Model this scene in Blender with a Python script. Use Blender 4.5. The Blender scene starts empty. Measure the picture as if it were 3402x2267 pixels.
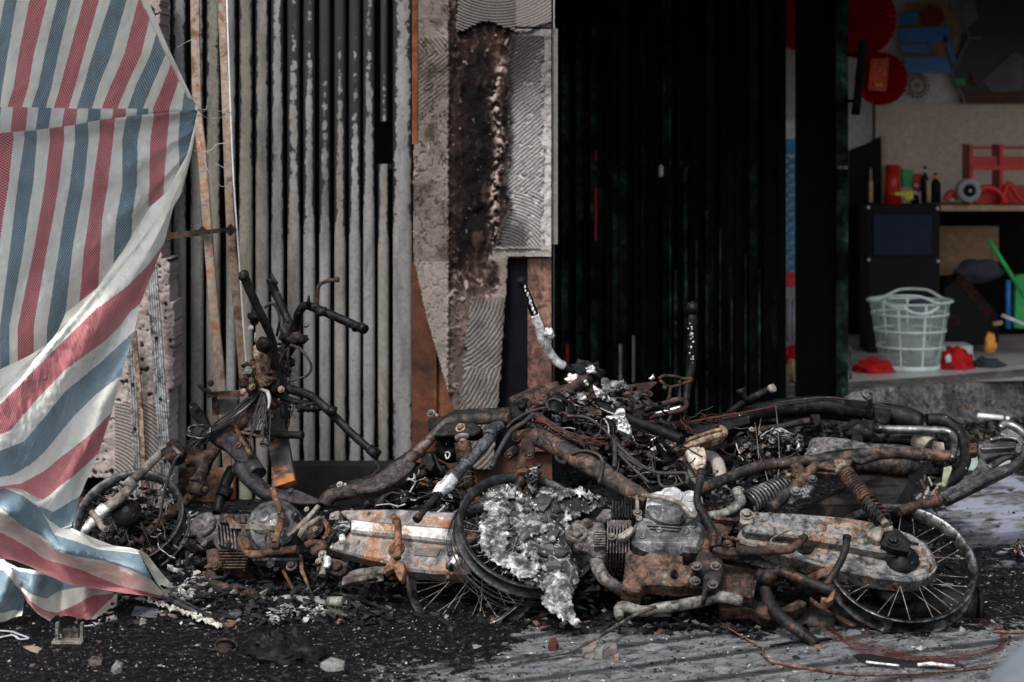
import bpy, math, random
from mathutils import Vector, Matrix, noise
from mathutils.geometry import tessellate_polygon
R = random.Random(7)
rad = math.radians
SC = bpy.context.scene
COL = SC.collection

# ------------------------------------------------------------------ camera, sky, sun
F = 6420.0; HOR = 398.0; CH = 1.6          # focal length in photo pixels, horizon row, eye height
cam = bpy.data.cameras.new('camera'); camo = bpy.data.objects.new('camera', cam); COL.objects.link(camo)
cam.sensor_width = 36; cam.lens = F / 3402 * 36; cam.shift_y = -(1133.5 - HOR) / 3402
cam.clip_start = .1; cam.clip_end = 400
camo.location = (0, 0, CH); camo.rotation_euler = (rad(90), 0, 0)
cam.dof.use_dof = True; cam.dof.focus_distance = 6.5; cam.dof.aperture_fstop = 3.0
SC.camera = camo
W = bpy.data.worlds.new("World"); SC.world = W; W.use_nodes = True
wn = W.node_tree; bg = wn.nodes['Background']
sky = wn.nodes.new('ShaderNodeTexSky'); sky.sky_type = 'NISHITA'; sky.sun_disc = False
SUN_EL, SUN_AZ = 52, 205
sky.sun_elevation = rad(SUN_EL); sky.sun_rotation = rad(SUN_AZ); sky.dust_density = 4; sky.air_density = 1.2
hs = wn.nodes.new('ShaderNodeHueSaturation'); hs.inputs['Saturation'].default_value = .55
wn.links.new(sky.outputs[0], hs.inputs['Color']); wn.links.new(hs.outputs[0], bg.inputs[0])
bg.inputs[1].default_value = .1
sl = bpy.data.lights.new('sun', 'SUN'); sl.energy = 1.5; sl.angle = rad(10); sl.color = (1, .995, .985)
so = bpy.data.objects.new('sun', sl); COL.objects.link(so)
az = rad(SUN_AZ); el = rad(SUN_EL)
sd = Vector((math.sin(az) * math.cos(el), math.cos(az) * math.cos(el), math.sin(el)))
so.rotation_euler = sd.to_track_quat('Z', 'Y').to_euler()
SC.view_settings.view_transform = 'Standard'; SC.view_settings.look = 'None'
SC.view_settings.exposure = 1.3; SC.view_settings.gamma = 1

# ------------------------------------------------------------------ mapping helpers
def P(px, py, Y): return Vector(((px - 1701) / F * Y, Y, CH - (py - HOR) / F * Y))
def GY(py, z=0): return (CH - z) * F / (py - HOR)
CR = {0: (0, 0, 1), 1: (200, 850, 1.96), 2: (200, 1450, 1.96), 3: (1000, 1250, 1.96), 4: (1500, 850, 1.96),
      5: (1700, 1450, 1.96), 6: (2202, 1200, 1.96), 7: (2202, 1467, 1.96)}
def src(c, x, y): o = CR[c]; return o[0] + x / o[2], o[1] + y / o[2]
class Pl:
    "the plane a fallen bike lies in: a ground line and the lean away from the street"
    def __init__(s, g0, g1, tilt):
        s.o = g0; s.u = (g1 - g0).normalized(); z = Vector((0, 0, 1)); nh = s.u.cross(z)
        t = rad(tilt); s.n = (nh * math.cos(t) + z * math.sin(t)).normalized(); s.v = s.n.cross(s.u)
        s.sx = 1.0
    def at(s, px, py, off=0):
        d = Vector(((px - 1701) / F, 1, -(py - HOR) / F)); o = Vector((0, 0, CH))
        k = ((s.o - o).dot(s.n) + off) / d.dot(s.n)
        return o + d * k
    def c(s, c, x, y, off=0): a, b = src(c, x, y); return s.at(a, b, off)
    def path(s, c, pts, off=0): return [s.c(c, p[0], p[1], p[2] if len(p) > 2 else off) for p in pts]
class Vert:
    "same interface for an upright sheet at a given distance"
    def __init__(s, Y): s.Y = Y; s.n = Vector((0, -1, 0)); s.u = Vector((1, 0, 0)); s.v = Vector((0, 0, 1))
    def at(s, px, py, off=0): return P(px, py, s.Y - off)
    def c(s, c, x, y, off=0): a, b = src(c, x, y); return s.at(a, b, off)
    def path(s, c, pts, off=0): return [s.c(c, p[0], p[1], p[2] if len(p) > 2 else off) for p in pts]

# ------------------------------------------------------------------ mesh builder
def catmull(pts, k):
    if k <= 1 or len(pts) < 3: return pts
    out = []; n = len(pts)
    for i in range(n - 1):
        p0 = pts[max(i - 1, 0)]; p1 = pts[i]; p2 = pts[i + 1]; p3 = pts[min(i + 2, n - 1)]
        for j in range(k):
            t = j / k; t2 = t * t; t3 = t2 * t
            out.append(.5 * ((2 * p1) + (p2 - p0) * t + (2 * p0 - 5 * p1 + 4 * p2 - p3) * t2 + (3 * p1 - p0 - 3 * p2 + p3) * t3))
    out.append(pts[-1]); return out
def frame(ax):
    ax = ax.normalized(); h = Vector((0, 0, 1)) if abs(ax.z) < .9 else Vector((1, 0, 0))
    a = ax.cross(h).normalized(); return a, ax.cross(a)
class MB:
    def __init__(s): s.v = []; s.f = []; s.sm = []; s.mi = []; s.cm = 0; s.uv = None
    def face(s, idx, sm=False): s.f.append(idx); s.sm.append(sm); s.mi.append(s.cm)
    def tube(s, pts, r, seg=10, k=5, rough=.05, flat=1.0, caps=True):
        if isinstance(r, (int, float)): r = [r] * len(pts)
        ps = catmull(pts, k); rs = []
        if len(ps) == len(pts): rs = list(r)
        else:
            for i in range(len(pts) - 1):
                for j in range(k): rs.append(r[i] + (r[i + 1] - r[i]) * j / k)
            rs.append(r[-1])
        n = len(ps); b0 = len(s.v); t = (ps[1] - ps[0]).normalized(); a, b = frame(t)
        for i in range(n):
            t2 = (ps[min(i + 1, n - 1)] - ps[max(i - 1, 0)])
            if t2.length > 1e-9:
                t2.normalize(); q = t.rotation_difference(t2); a = q @ a; b = q @ b; t = t2
            for j in range(seg):
                th = 2 * math.pi * j / seg
                rr = rs[i]
                if rough: rr *= 1 + rough * (1.1 * noise.noise(ps[i] * 60 + Vector((j * 1.7, 0, 0))) + .9 * noise.noise(ps[i] * 18))
                s.v.append(ps[i] + a * (math.cos(th) * rr) + b * (math.sin(th) * rr * flat))
        for i in range(n - 1):
            for j in range(seg):
                j2 = (j + 1) % seg
                s.face((b0 + i * seg + j, b0 + i * seg + j2, b0 + (i + 1) * seg + j2, b0 + (i + 1) * seg + j), True)
        if caps:
            s.face(tuple(b0 + j for j in reversed(range(seg)))); s.face(tuple(b0 + (n - 1) * seg + j for j in range(seg)))
        return s
    def lathe(s, prof, c, ax, seg=24, closed=False, sm=True, ph=0):
        a, b = frame(ax); ax = ax.normalized(); b0 = len(s.v); n = len(prof)
        for (r, h) in prof:
            for j in range(seg):
                th = 2 * math.pi * j / seg + ph
                s.v.append(c + ax * h + (a * math.cos(th) + b * math.sin(th)) * r)
        for i in range(n if closed else n - 1):
            i2 = (i + 1) % n
            for j in range(seg):
                j2 = (j + 1) % seg
                s.face((b0 + i * seg + j, b0 + i * seg + j2, b0 + i2 * seg + j2, b0 + i2 * seg + j), sm)
        if not closed:
            s.face(tuple(b0 + j for j in reversed(range(seg)))); s.face(tuple(b0 + (n - 1) * seg + j for j in range(seg)))
        return s
    def box(s, c, ux, uy, uz, hx, hy, hz):
        b0 = len(s.v)
        for dx in (-1, 1):
            for dy in (-1, 1):
                for dz in (-1, 1): s.v.append(c + ux * hx * dx + uy * hy * dy + uz * hz * dz)
        for q in ((0, 1, 3, 2), (4, 6, 7, 5), (0, 4, 5, 1), (2, 3, 7, 6), (0, 2, 6, 4), (1, 5, 7, 3)):
            s.face(tuple(b0 + i for i in q))
        return s
    def beam(s, p0, p1, w, t, face=Vector((0, -1, 0))):
        d = (p1 - p0); L = d.length; d.normalize(); sx = d.cross(face).normalized(); f2 = sx.cross(d)
        return s.box((p0 + p1) / 2, sx, d, f2, w / 2, L / 2, t / 2)
    def plate(s, pl, poly, o0, o1, bev=.002, holes=(), k=1, jit=0):
        "poly: photo pixel outline on the plane, from offset o0 (back) to o1 (front)"
        def sm(pp):
            if k <= 1: return pp
            n = len(pp); out = []
            for i in range(n):
                a, b, c, d = [Vector(pp[(i + q) % n]) for q in (-1, 0, 1, 2)]
                for j in range(k):
                    t = j / k; out.append(tuple(.5 * ((2 * b) + (c - a) * t + (2 * a - 5 * b + 4 * c - d) * t * t + (3 * b - a - 3 * c + d) * t ** 3)))
            return out
        loops = [sm([tuple(p) for p in poly])] + [list(h) for h in holes]
        def area(q): return sum(q[i][0] * q[(i + 1) % len(q)][1] - q[(i + 1) % len(q)][0] * q[i][1] for i in range(len(q)))
        if area(loops[0]) < 0: loops[0].reverse()
        for i in range(1, len(loops)):
            if area(loops[i]) > 0: loops[i].reverse()
        tops = []; bots = []
        for q in loops:
            n = len(q); ring = []
            pts3 = [pl.at(a, b, o1) for a, b in q]
            cen = []
            for i in range(n):
                e1 = (pts3[i] - pts3[i - 1]); e2 = (pts3[(i + 1) % n] - pts3[i])
                m = (e1.normalized() + e2.normalized())
                m = m.normalized() if m.length > 1e-6 else e1.normalized()
                cen.append(m.cross(pl.n).normalized())
            sgn = 1
            b0 = len(s.v)
            thick = o1 - o0
            bb = min(bev, thick * .45)
            for i in range(n):
                base = pts3[i]; nj = pl.n * (jit * noise.noise(base * 25) if jit else 0)
                out = cen[i]
                s.v.append(base - pl.n * thick); s.v.append(base - pl.n * bb + nj); s.v.append(base + out * (bb) + nj)
            for i in range(n):
                i2 = (i + 1) % n
                for q2 in (0, 1):
                    s.face((b0 + 3 * i + q2, b0 + 3 * i2 + q2, b0 + 3 * i2 + q2 + 1, b0 + 3 * i + q2 + 1))
            tops.append([b0 + 3 * i + 2 for i in range(n)]); bots.append([b0 + 3 * i for i in range(n)])
        for grp in (tops, bots):
            flat = [i for g in grp for i in g]
            for t in tessellate_polygon([[s.v[i] for i in g] for g in grp]): s.face(tuple(flat[i] for i in t))
        return s
    def spring(s, p0, p1, Rr, r, turns, seg=6, per=14, R2=None):
        R2 = Rr if R2 is None else R2
        ax = (p1 - p0); L = ax.length; a, b = frame(ax); ax.normalize(); n = int(turns * per); pts = []
        for i in range(n + 1):
            t = i / n; th = 2 * math.pi * turns * t; q = Rr + (R2 - Rr) * t
            pts.append(p0 + ax * L * t + (a * math.cos(th) + b * math.sin(th)) * q)
        return s.tube(pts, r, seg, 1, 0)
    def bolt(s, p, n, r, h=None):
        r *= .7; h = h or r * .8
        s.lathe([(r * 1.5, 0), (r * 1.5, r * .25), (r * 1.05, r * .25)], p, n, 12, sm=False)
        s.lathe([(r, r * .2), (r, r * .2 + h), (r * .75, r * .3 + h), (r * .3, r * .3 + h)], p, n, 6, sm=False); return s
    def chip(s, p, r, fl=.4, rg=R):
        b0 = len(s.v); q = Matrix.Rotation(rg.uniform(0, 6.3), 3, 'Z') @ Matrix.Rotation(rg.gauss(0, .35), 3, 'X') @ Matrix.Rotation(rg.gauss(0, .35), 3, 'Y')
        sx = r * rg.uniform(.5, 1.6); sy = r * rg.uniform(.4, 1.0); sz = r * fl * rg.uniform(.5, 1.4)
        for v in ((1, 0, 0), (0, 1, 0), (-1, 0, 0), (0, -1, 0)):
            s.v.append(p + q @ Vector((v[0] * sx * rg.uniform(.7, 1.2) + rg.uniform(-.3, .3) * r, v[1] * sy * rg.uniform(.7, 1.2), rg.uniform(-.5, .5) * sz)))
        s.v.append(p + q @ Vector((rg.uniform(-.4, .4) * sx, rg.uniform(-.4, .4) * sy, sz)))
        s.v.append(p + q @ Vector((0, 0, -sz)))
        for i in range(4): s.face((b0 + i, b0 + (i + 1) % 4, b0 + 4)); s.face((b0 + (i + 1) % 4, b0 + i, b0 + 5))
        return s
    def melt(s, pl, poly, o0, th, res=5, fr=40, amp=1.0, rag=10, seed=0):
        "a lumpy melted crust grown inside an outline (photo pixels) on a plane"
        xs = [p[0] for p in poly]; ys = [p[1] for p in poly]
        x0, x1, y0, y1 = min(xs) - rag, max(xs) + rag, min(ys) - rag, max(ys) + rag
        nx = int((x1 - x0) / res) + 1; ny = int((y1 - y0) / res) + 1; sv = Vector((seed * 7.3, 0, 0))
        def sdist(x, y):
            ins = False; dm = 1e9; n = len(poly)
            for i in range(n):
                ax, ay = poly[i]; bx, by = poly[(i + 1) % n]
                if (ay > y) != (by > y) and x < (bx - ax) * (y - ay) / (by - ay) + ax: ins = not ins
                dx, dy = bx - ax, by - ay; t = max(0, min(1, ((x - ax) * dx + (y - ay) * dy) / (dx * dx + dy * dy + 1e-9)))
                dm = min(dm, math.hypot(x - ax - t * dx, y - ay - t * dy))
            return dm if ins else -dm
        idx = {}
        for j in range(ny):
            for i in range(nx):
                x = x0 + i * res; y = y0 + j * res; d = sdist(x, y)
                d += rag * noise.noise(Vector((x * .03, y * .03, seed))) + rag * .6 * noise.noise(Vector((x * .1, y * .1, seed + 3)))
                if d < 0: continue
                w = pl.at(x, y, 0); e = min(1, d / 14) ** .5
                h = .55 + .45 * noise.noise(w * fr * .3 + sv) + amp * .5 * (1 - 2 * abs(noise.noise(w * fr + sv))) + amp * .25 * noise.noise(w * fr * 3 + sv)
                t = pl.at(x, y, o0 + th * e * max(.05, h)); b = pl.at(x, y, o0 - .006)
                idx[(i, j)] = len(s.v); s.v.append(t); s.v.append(b)
        cells = [(i, j) for (i, j) in idx if (i + 1, j) in idx and (i, j + 1) in idx and (i + 1, j + 1) in idx]; cs = set(cells)
        for (i, j) in cells:
            q = [idx[(i, j)], idx[(i, j + 1)], idx[(i + 1, j + 1)], idx[(i + 1, j)]]
            s.face(tuple(q), True); s.face(tuple(a + 1 for a in reversed(q)), True)
            for (di, dj, a, b) in ((-1, 0, 0, 1), (0, 1, 1, 2), (1, 0, 2, 3), (0, -1, 3, 0)):
                if (i + di, j + dj) not in cs: s.face((q[b], q[a], q[a] + 1, q[b] + 1))
        return s
    def blob(s, c, r, seed=0, sc=(1, 1, 1), amp=.35, fr=1.6, n=12):
        b0 = len(s.v)
        for i in range(n + 1):
            ph = math.pi * i / n
            for j in range(2 * n):
                th = math.pi * j / n; d = Vector((math.sin(ph) * math.cos(th), math.sin(ph) * math.sin(th), math.cos(ph)))
                rr = r * (1 + amp * noise.noise(d * fr + Vector((seed, 0, 0))) + amp * .5 * noise.noise(d * fr * 3 + Vector((seed, 5, 0))))
                s.v.append(c + Vector((d.x * sc[0], d.y * sc[1], d.z * sc[2])) * rr)
        for i in range(n):
            for j in range(2 * n):
                j2 = (j + 1) % (2 * n)
                s.face((b0 + i * 2 * n + j, b0 + (i + 1) * 2 * n + j, b0 + (i + 1) * 2 * n + j2, b0 + i * 2 * n + j2), True)
        return s
    def build(s, name, mat, par=None, **kw):
        me = bpy.data.meshes.new(name); me.from_pydata([tuple(v) for v in s.v], [], s.f)
        me.polygons.foreach_set('use_smooth', s.sm)
        mats = mat if isinstance(mat, (list, tuple)) else [mat]
        for m in mats: me.materials.append(m)
        if len(mats) > 1: me.polygons.foreach_set('material_index', s.mi)
        if s.uv:
            ul = me.uv_layers.new(name='UVMap')
            for l in me.loops: ul.data[l.index].uv = s.uv[l.vertex_index]
        me.update()
        o = bpy.data.objects.new(name, me); COL.objects.link(o)
        if par is not None:
            o.parent = par
            if par.get('_t'): o.matrix_parent_inverse = Matrix.Translation(-Vector(par['_t']))
        for k, v in kw.items(): o[k] = v
        return o
def thing(name, label, cat, loc, group=None):
    o = bpy.data.objects.new(name, None); COL.objects.link(o); o.location = loc; o['_t'] = tuple(loc)
    o.empty_display_size = .1; o['label'] = label; o['category'] = cat
    if group: o['group'] = group
    return o
def tag(o, label, cat, group=None):
    o['label'] = label; o['category'] = cat
    if group: o['group'] = group
    return o

# ------------------------------------------------------------------ materials
MATS = {}
def newmat(name):
    m = bpy.data.materials.new(name); m.use_nodes = True; nt = m.node_tree
    return m, nt, nt.nodes['Principled BSDF']
def N(nt, t, **kw):
    n = nt.nodes.new(t)
    for k, v in kw.items():
        if hasattr(n, k): setattr(n, k, v)
        else: n.inputs[k.replace('_', ' ')].default_value = v
    return n
def ramp(nt, stops, interp='LINEAR'):
    r = nt.nodes.new('ShaderNodeValToRGB'); e = r.color_ramp; e.interpolation = interp
    while len(e.elements) < len(stops): e.elements.new(.5)
    for i, (p, c) in enumerate(stops):
        e.elements[i].position = p; e.elements[i].color = (*c, 1) if len(c) == 3 else c
    return r
def noise_n(nt, scale, detail=6, rough=.6, dist=0, vec=None):
    n = nt.nodes.new('ShaderNodeTexNoise'); n.inputs['Scale'].default_value = scale; n.inputs['Detail'].default_value = detail
    n.inputs['Roughness'].default_value = rough; n.inputs['Distortion'].default_value = dist
    if vec: nt.links.new(vec, n.inputs['Vector'])
    return n
def burnt(name, stops, scale=14, spots=None, spot_t=.66, spot_s=70, rough=.75, metal=0.0, bump=.35, bs=90, dist=.4, rr=.2, grit=None, spec=None):
    if spots:
        def ds(c): g = .3 * c[0] + .55 * c[1] + .15 * c[2]; return tuple(.92 * (q * .76 + g * .24) for q in c)
        stops = [(p_, ds(c_)) for p_, c_ in stops]
    m, nt, b = newmat(name); L = nt.links
    tc = nt.nodes.new('ShaderNodeTexCoord'); v = tc.outputs['Object']
    n = noise_n(nt, scale, 8, .68, dist, v); r = ramp(nt, stops); L.new(n.outputs['Fac'], r.inputs[0]); col = r.outputs[0]
    if spots:
        n2 = noise_n(nt, spot_s, 4, .6, .2, v); r2 = ramp(nt, [(spot_t, (0, 0, 0)), (spot_t + .05, (1, 1, 1))]); L.new(n2.outputs['Fac'], r2.inputs[0])
        mx = nt.nodes.new('ShaderNodeMixRGB'); L.new(r2.outputs[0], mx.inputs[0]); L.new(col, mx.inputs[1]); mx.inputs[2].default_value = (*spots, 1); col = mx.outputs[0]
    if grit is None: grit = (.5 if max(stops[-1][1]) > .32 else .82) if spots else .2
    ng = noise_n(nt, 34, 9, .72, .8, v); rg_ = ramp(nt, [(.4, (1 - grit,) * 3), (.54, (1, 1, 1)), (.68, (1 + .7 * grit,) * 3)]); L.new(ng.outputs['Fac'], rg_.inputs[0])
    mg = nt.nodes.new('ShaderNodeMixRGB'); mg.blend_type = 'MULTIPLY'; mg.inputs[0].default_value = 1; L.new(col, mg.inputs[1]); L.new(rg_.outputs[0], mg.inputs[2]); col = mg.outputs[0]
    b.inputs['Specular IOR Level'].default_value = spec if spec is not None else (.2 if rough > .5 else .45)
    L.new(col, b.inputs['Base Color']); b.inputs['Metallic'].default_value = metal
    n3 = noise_n(nt, bs, 5, .65, 0, v)
    mr = nt.nodes.new('ShaderNodeMapRange'); L.new(n3.outputs['Fac'], mr.inputs[0]); mr.inputs[3].default_value = max(.05, rough - rr); mr.inputs[4].default_value = min(1, rough + rr)
    L.new(mr.outputs[0], b.inputs['Roughness'])
    bp = nt.nodes.new('ShaderNodeBump'); bp.inputs['Strength'].default_value = bump; bp.inputs['Distance'].default_value = .004
    L.new(n3.outputs['Fac'], bp.inputs['Height']); L.new(bp.outputs[0], b.inputs['Normal'])
    MATS[name] = m; return m
BK = (.005, .005, .005); DG = (.018, .0175, .018); GR = (.16, .155, .15); LG = (.34, .33, .32); WH = (.62, .61, .59)
BR = (.042, .024, .018); RU = (.15, .058, .027); OR = (.27, .115, .045); TAN = (.36, .25, .16)
ASH = (.5, .49, .47)
M_black = burnt('charred_black_metal', [(.3, BK), (.5, (.009, .009, .010)), (.62, DG), (.74, (.075, .068, .062))], 18, ASH, .69, 55, .55, .4)
M_blackr = burnt('black_metal_with_rust', [(.32, BK), (.48, (.016, .015, .016)), (.57, (.03, .018, .014)), (.65, (.11, .045, .024)), (.73, (.05, .047, .045))], 12, ASH, .7, 60, .6, .35)
M_rustd = burnt('dark_rust', [(.36, (.012, .011, .011)), (.48, BR), (.58, (.085, .04, .024)), (.67, RU), (.76, GR)], 14, ASH, .7, 60, .75, .2)
M_rust = burnt('bright_rust', [(.34, (.02, .013, .01)), (.45, (.075, .036, .022)), (.56, (.17, .075, .035)), (.66, (.2, .125, .085)), (.78, GR)], 10, (.55, .5, .45), .7, 70, .8, .1)
M_orange = burnt('orange_rust', [(.35, (.05, .022, .012)), (.5, (.15, .062, .027)), (.66, (.24, .105, .045))], 20, (.1, .05, .03), .7, 60, .85, 0)
M_greym = burnt('burnt_grey_aluminium', [(.34, (.015, .015, .016)), (.46, (.06, .06, .064)), (.58, (.13, .13, .135)), (.7, (.27, .27, .27))], 10, ASH, .68, 60, .45, .45, dist=1, grit=.6)
M_ltm = burnt('pale_aluminium', [(.32, (.06, .06, .063)), (.45, (.22, .22, .23)), (.6, (.42, .42, .44)), (.75, (.6, .6, .62))], 9, None, .7, 60, .5, .4)
M_engr = burnt('brown_engine_metal', [(.33, (.018, .015, .014)), (.46, (.065, .054, .05)), (.58, (.13, .11, .1)), (.72, (.23, .21, .2))], 12, ASH, .72, 60, .75, .2)
M_case = burnt('scorched_chain_case', [(.3, (.035, .03, .03)), (.42, (.13, .12, .12)), (.5, (.24, .22, .21)), (.57, OR), (.64, (.3, .11, .04)), (.74, (.5, .48, .46))], 5, (.6, .58, .55), .66, 45, .6, .35, dist=1.2)
M_case2 = burnt('grey_chain_case', [(.32, (.02, .02, .022)), (.42, (.075, .08, .088)), (.52, (.17, .168, .165)), (.565, (.21, .15, .11)), (.595, (.19, .085, .04)), (.63, (.08, .07, .066)), (.76, (.3, .295, .295))], 6, (.5, .48, .46), .68, 45, .6, .4, dist=1.0)
M_chrome = burnt('scorched_chrome', [(.34, (.03, .028, .026)), (.52, (.17, .165, .16)), (.7, (.42, .41, .4))], 14, None, .7, 60, .32, .85, bump=.15)
M_rim = burnt('burnt_rim_steel', [(.36, (.015, .015, .016)), (.5, (.06, .06, .063)), (.6, (.2, .2, .2)), (.7, (.12, .09, .07))], 10, ASH, .7, 60, .34, .8, bump=.15)
M_rimd = burnt('black_rim', [(.3, BK), (.5, (.03, .032, .034)), (.7, (.08, .08, .085))], 12, ASH, .72, 60, .5, .5)
M_ash = burnt('white_ash_crust', [(.36, (.012, .012, .014)), (.46, (.06, .06, .06)), (.54, (.2, .2, .196)), (.62, (.48, .47, .46)), (.74, (.72, .71, .7))], 26, (.012, .012, .016), .66, 46, .85, 0, bump=.5, bs=110)
M_melt = burnt('melted_aluminium_and_char', [(.4, (.006, .006, .007)), (.5, (.02, .02, .024)), (.55, (.07, .07, .07)), (.6, (.24, .24, .235)), (.68, (.5, .49, .48))], 16, (.6, .6, .58), .64, 75, .6, .15, bump=.5, bs=130, dist=1.5)
M_silver = burnt('bare_melted_silver', [(.3, (.2, .2, .2)), (.45, (.55, .55, .55)), (.6, (.8, .8, .79))], 45, (.04, .04, .04), .66, 80, .5, .4, bump=.9)
M_pale = burnt('pale_corroded_metal', [(.32, (.04, .032, .026)), (.46, (.15, .128, .105)), (.6, (.27, .235, .195)), (.74, (.38, .35, .31))], 18, (.2, .08, .03), .64, 50, .7, .2)
M_tan = burnt('tan_rust', [(.32, (.05, .024, .012)), (.46, (.18, .1, .055)), (.6, (.31, .21, .13)), (.74, (.36, .28, .21))], 20, (.06, .03, .02), .64, 50, .8, .1)
M_wire = burnt('burnt_wire', [(.3, (.01, .01, .01)), (.6, (.04, .036, .035)), (.75, (.15, .14, .13))], 30, None, .7, 60, .6, .3)
M_wirer = burnt('copper_wire', [(.3, (.03, .009, .008)), (.6, (.12, .03, .022)), (.75, (.2, .07, .045))], 30, None, .7, 60, .6, .3)
M_wireg = burnt('grey_wire', [(.3, (.15, .15, .15)), (.6, (.4, .4, .39)), (.75, (.55, .54, .52))], 30, None, .7, 60, .6, .3)
M_spoke = burnt('spoke_steel', [(.3, (.03, .025, .02)), (.5, (.12, .1, .085)), (.7, (.24, .21, .18))], 30, None, .7, 60, .5, .5)
M_pipe = burnt('grey_exhaust_pipe', [(.3, (.05, .047, .042)), (.5, (.15, .145, .13)), (.7, (.24, .23, .2))], 16, ASH, .7, 60, .75, .2)
def plain(name, c, rough=.6, var=.25, scale=12, metal=0, bump=.1):
    d = tuple(x * (1 - var) for x in c); u = tuple(min(1, x * (1 + var)) for x in c)
    return burnt(name, [(.3, d), (.7, u)], scale, None, rough=rough, metal=metal, bump=bump)
exec_parts = []
Z = Vector((0, 0, 1)); X = Vector((1, 0, 0)); YV = Vector((0, 1, 0))
def boxpx(mb, x0, y0, x1, y1, Y, t):
    "box whose front face covers the pixel rectangle at distance Y, t metres deep"
    a = P(x0, y0, Y); b = P(x1, y1, Y)
    return mb.box((a + b) / 2 + YV * t / 2, X, YV, Z, abs(b.x - a.x) / 2, t / 2, abs(b.z - a.z) / 2)
def sstep(a, b, x): t = max(0, min(1, (x - a) / (b - a))); return t * t * (3 - 2 * t)
def interp(tab, x):
    if x <= tab[0][0]: return tab[0][1]
    for (a, ya), (b, yb) in zip(tab, tab[1:]):
        if x <= b: return ya + (yb - ya) * (x - a) / (b - a)
    return tab[-1][1]
def fbm(p, o=4):
    s = 0; a = .5; f = 1
    for _ in range(o): s += a * noise.noise(p * f); a *= .5; f *= 2.03
    return s
# ---------------------------------------------------------------- ground
def axis(lo, hi, step, far):
    a = []; x = lo
    while x <= hi: a.append(x); x += step
    s = step * 2; l = lo; h = hi; left = []; right = []
    while l > -far: l -= s; left.append(l); h += s; right.append(h); s *= 1.6
    return list(reversed(left)) + a + right
gx = axis(-2.0, 2.3, .0135, 60); gy = axis(4.9, 8.3, .0135, 60)
gy = [y for y in gy if y > -20]
mb = MB(); char = []; foam_sheen = []
def charmask(px, py):
    n = 90 * noise.noise(Vector((px * .006, py * .012, 0))) + 40 * noise.noise(Vector((px * .02, py * .05, 3)))
    e = sstep(-60, 120, (px - (1750 + (2130 - py) * 1.3)) + n * 2.2)          # clean to the lower right
    clean = e * sstep(2060, 2140, py + n * .5)
    q = sstep(3080, 3200, px + n) * sstep(1560, 1600, py) * (1 - sstep(1790, 1850, py + n * .3))
    clean = max(clean, q * .9, .45 * sstep(2900, 3300, px) * sstep(2030, 2080, py + n * .3))
    clean = max(clean, .6 * sstep(2150, 2240, py + n * .8) * sstep(950, 1500, px + n))
    return 1 - clean
for j, y in enumerate(gy):
    for i, x in enumerate(gx):
        z = 0; c = 1; fo = 0
        if 4.9 <= y <= 9.9 and -2.3 < x < 2.7:
            px = 1701 + x / y * F; py = HOR + CH / y * F
            c = charmask(px, py)
            if y < 8.5:
                p = Vector((x, y, 0))
                z = c * (.012 * fbm(p * 6, 3) + .011 * max(0, fbm(p * 28 + Vector((9, 0, 0)), 3)) + .004) + .0012 * noise.noise(p * 40)
            n = noise.noise(Vector((px * .010, py * .03, 7))) + .5 * noise.noise(Vector((px * .03, py * .09, 7)))
            fo = sstep(.0, .25, n + .12) * sstep(3060, 3180, px + 60 * n) * sstep(1590, 1640, py) * (1 - sstep(1760, 1800, py))
            fo = max(fo, sstep(.2, .35, n) * sstep(3250, 3330, px) * sstep(1560, 1600, py) * (1 - sstep(1850, 1900, py)))
        mb.v.append(Vector((x, y, z))); char.append(c); foam_sheen.append(fo)
nx = len(gx)
for j in range(len(gy) - 1):
    for i in range(nx - 1):
        mb.face((j * nx + i, j * nx + i + 1, (j + 1) * nx + i + 1, (j + 1) * nx + i), True)
m, nt, b = newmat('charred_pavement'); L = nt.links
tc = nt.nodes.new('ShaderNodeTexCoord'); v = tc.outputs['Object']
at = nt.nodes.new('ShaderNodeAttribute'); at.attribute_name = 'char'
af = nt.nodes.new('ShaderNodeAttribute'); af.attribute_name = 'foam_sheen'
n1 = noise_n(nt, 45, 8, .72, .3, v)
rc = ramp(nt, [(.38, (.0015, .0015, .002)), (.55, (.006, .006, .0075)), (.62, (.025, .024, .024)), (.68, (.11, .105, .1)), (.73, (.34, .33, .31))]); L.new(n1.outputs['Fac'], rc.inputs[0])
mp = nt.nodes.new('ShaderNodeMapping'); mp.vector_type = 'TEXTURE'; mp.inputs['Rotation'].default_value = (0, 0, rad(24)); mp.inputs['Scale'].default_value = (.2, .1, 1); L.new(v, mp.inputs[0])
n2 = noise_n(nt, 3, 8, .62, .25, mp.outputs[0])
rp = ramp(nt, [(.32, (.012, .012, .013)), (.42, (.05, .05, .053)), (.52, (.1, .101, .106)), (.72, (.155, .158, .166))]); ng_ = noise_n(nt, 70, 6, .75, 0, v); mgg = nt.nodes.new('ShaderNodeMath'); mgg.operation = 'MULTIPLY_ADD'; L.new(ng_.outputs['Fac'], mgg.inputs[0]); mgg.inputs[1].default_value = .6; L.new(n2.outputs['Fac'], mgg.inputs[2]); mgs = nt.nodes.new('ShaderNodeMath'); mgs.operation = 'SUBTRACT'; L.new(mgg.outputs[0], mgs.inputs[0]); mgs.inputs[1].default_value = .3; L.new(mgs.outputs[0], rp.inputs[0])
wv = nt.nodes.new('ShaderNodeTexWave'); wv.inputs['Scale'].default_value = 1.5; wv.inputs['Distortion'].default_value = .9; wv.inputs['Detail'].default_value = 4; wv.inputs['Detail Scale'].default_value = .8; wv.bands_direction = 'Y'
mp2 = nt.nodes.new('ShaderNodeMapping'); mp2.inputs['Rotation'].default_value = (0, 0, rad(-24)); L.new(v, mp2.inputs[0]); L.new(mp2.outputs[0], wv.inputs[0])
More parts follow.
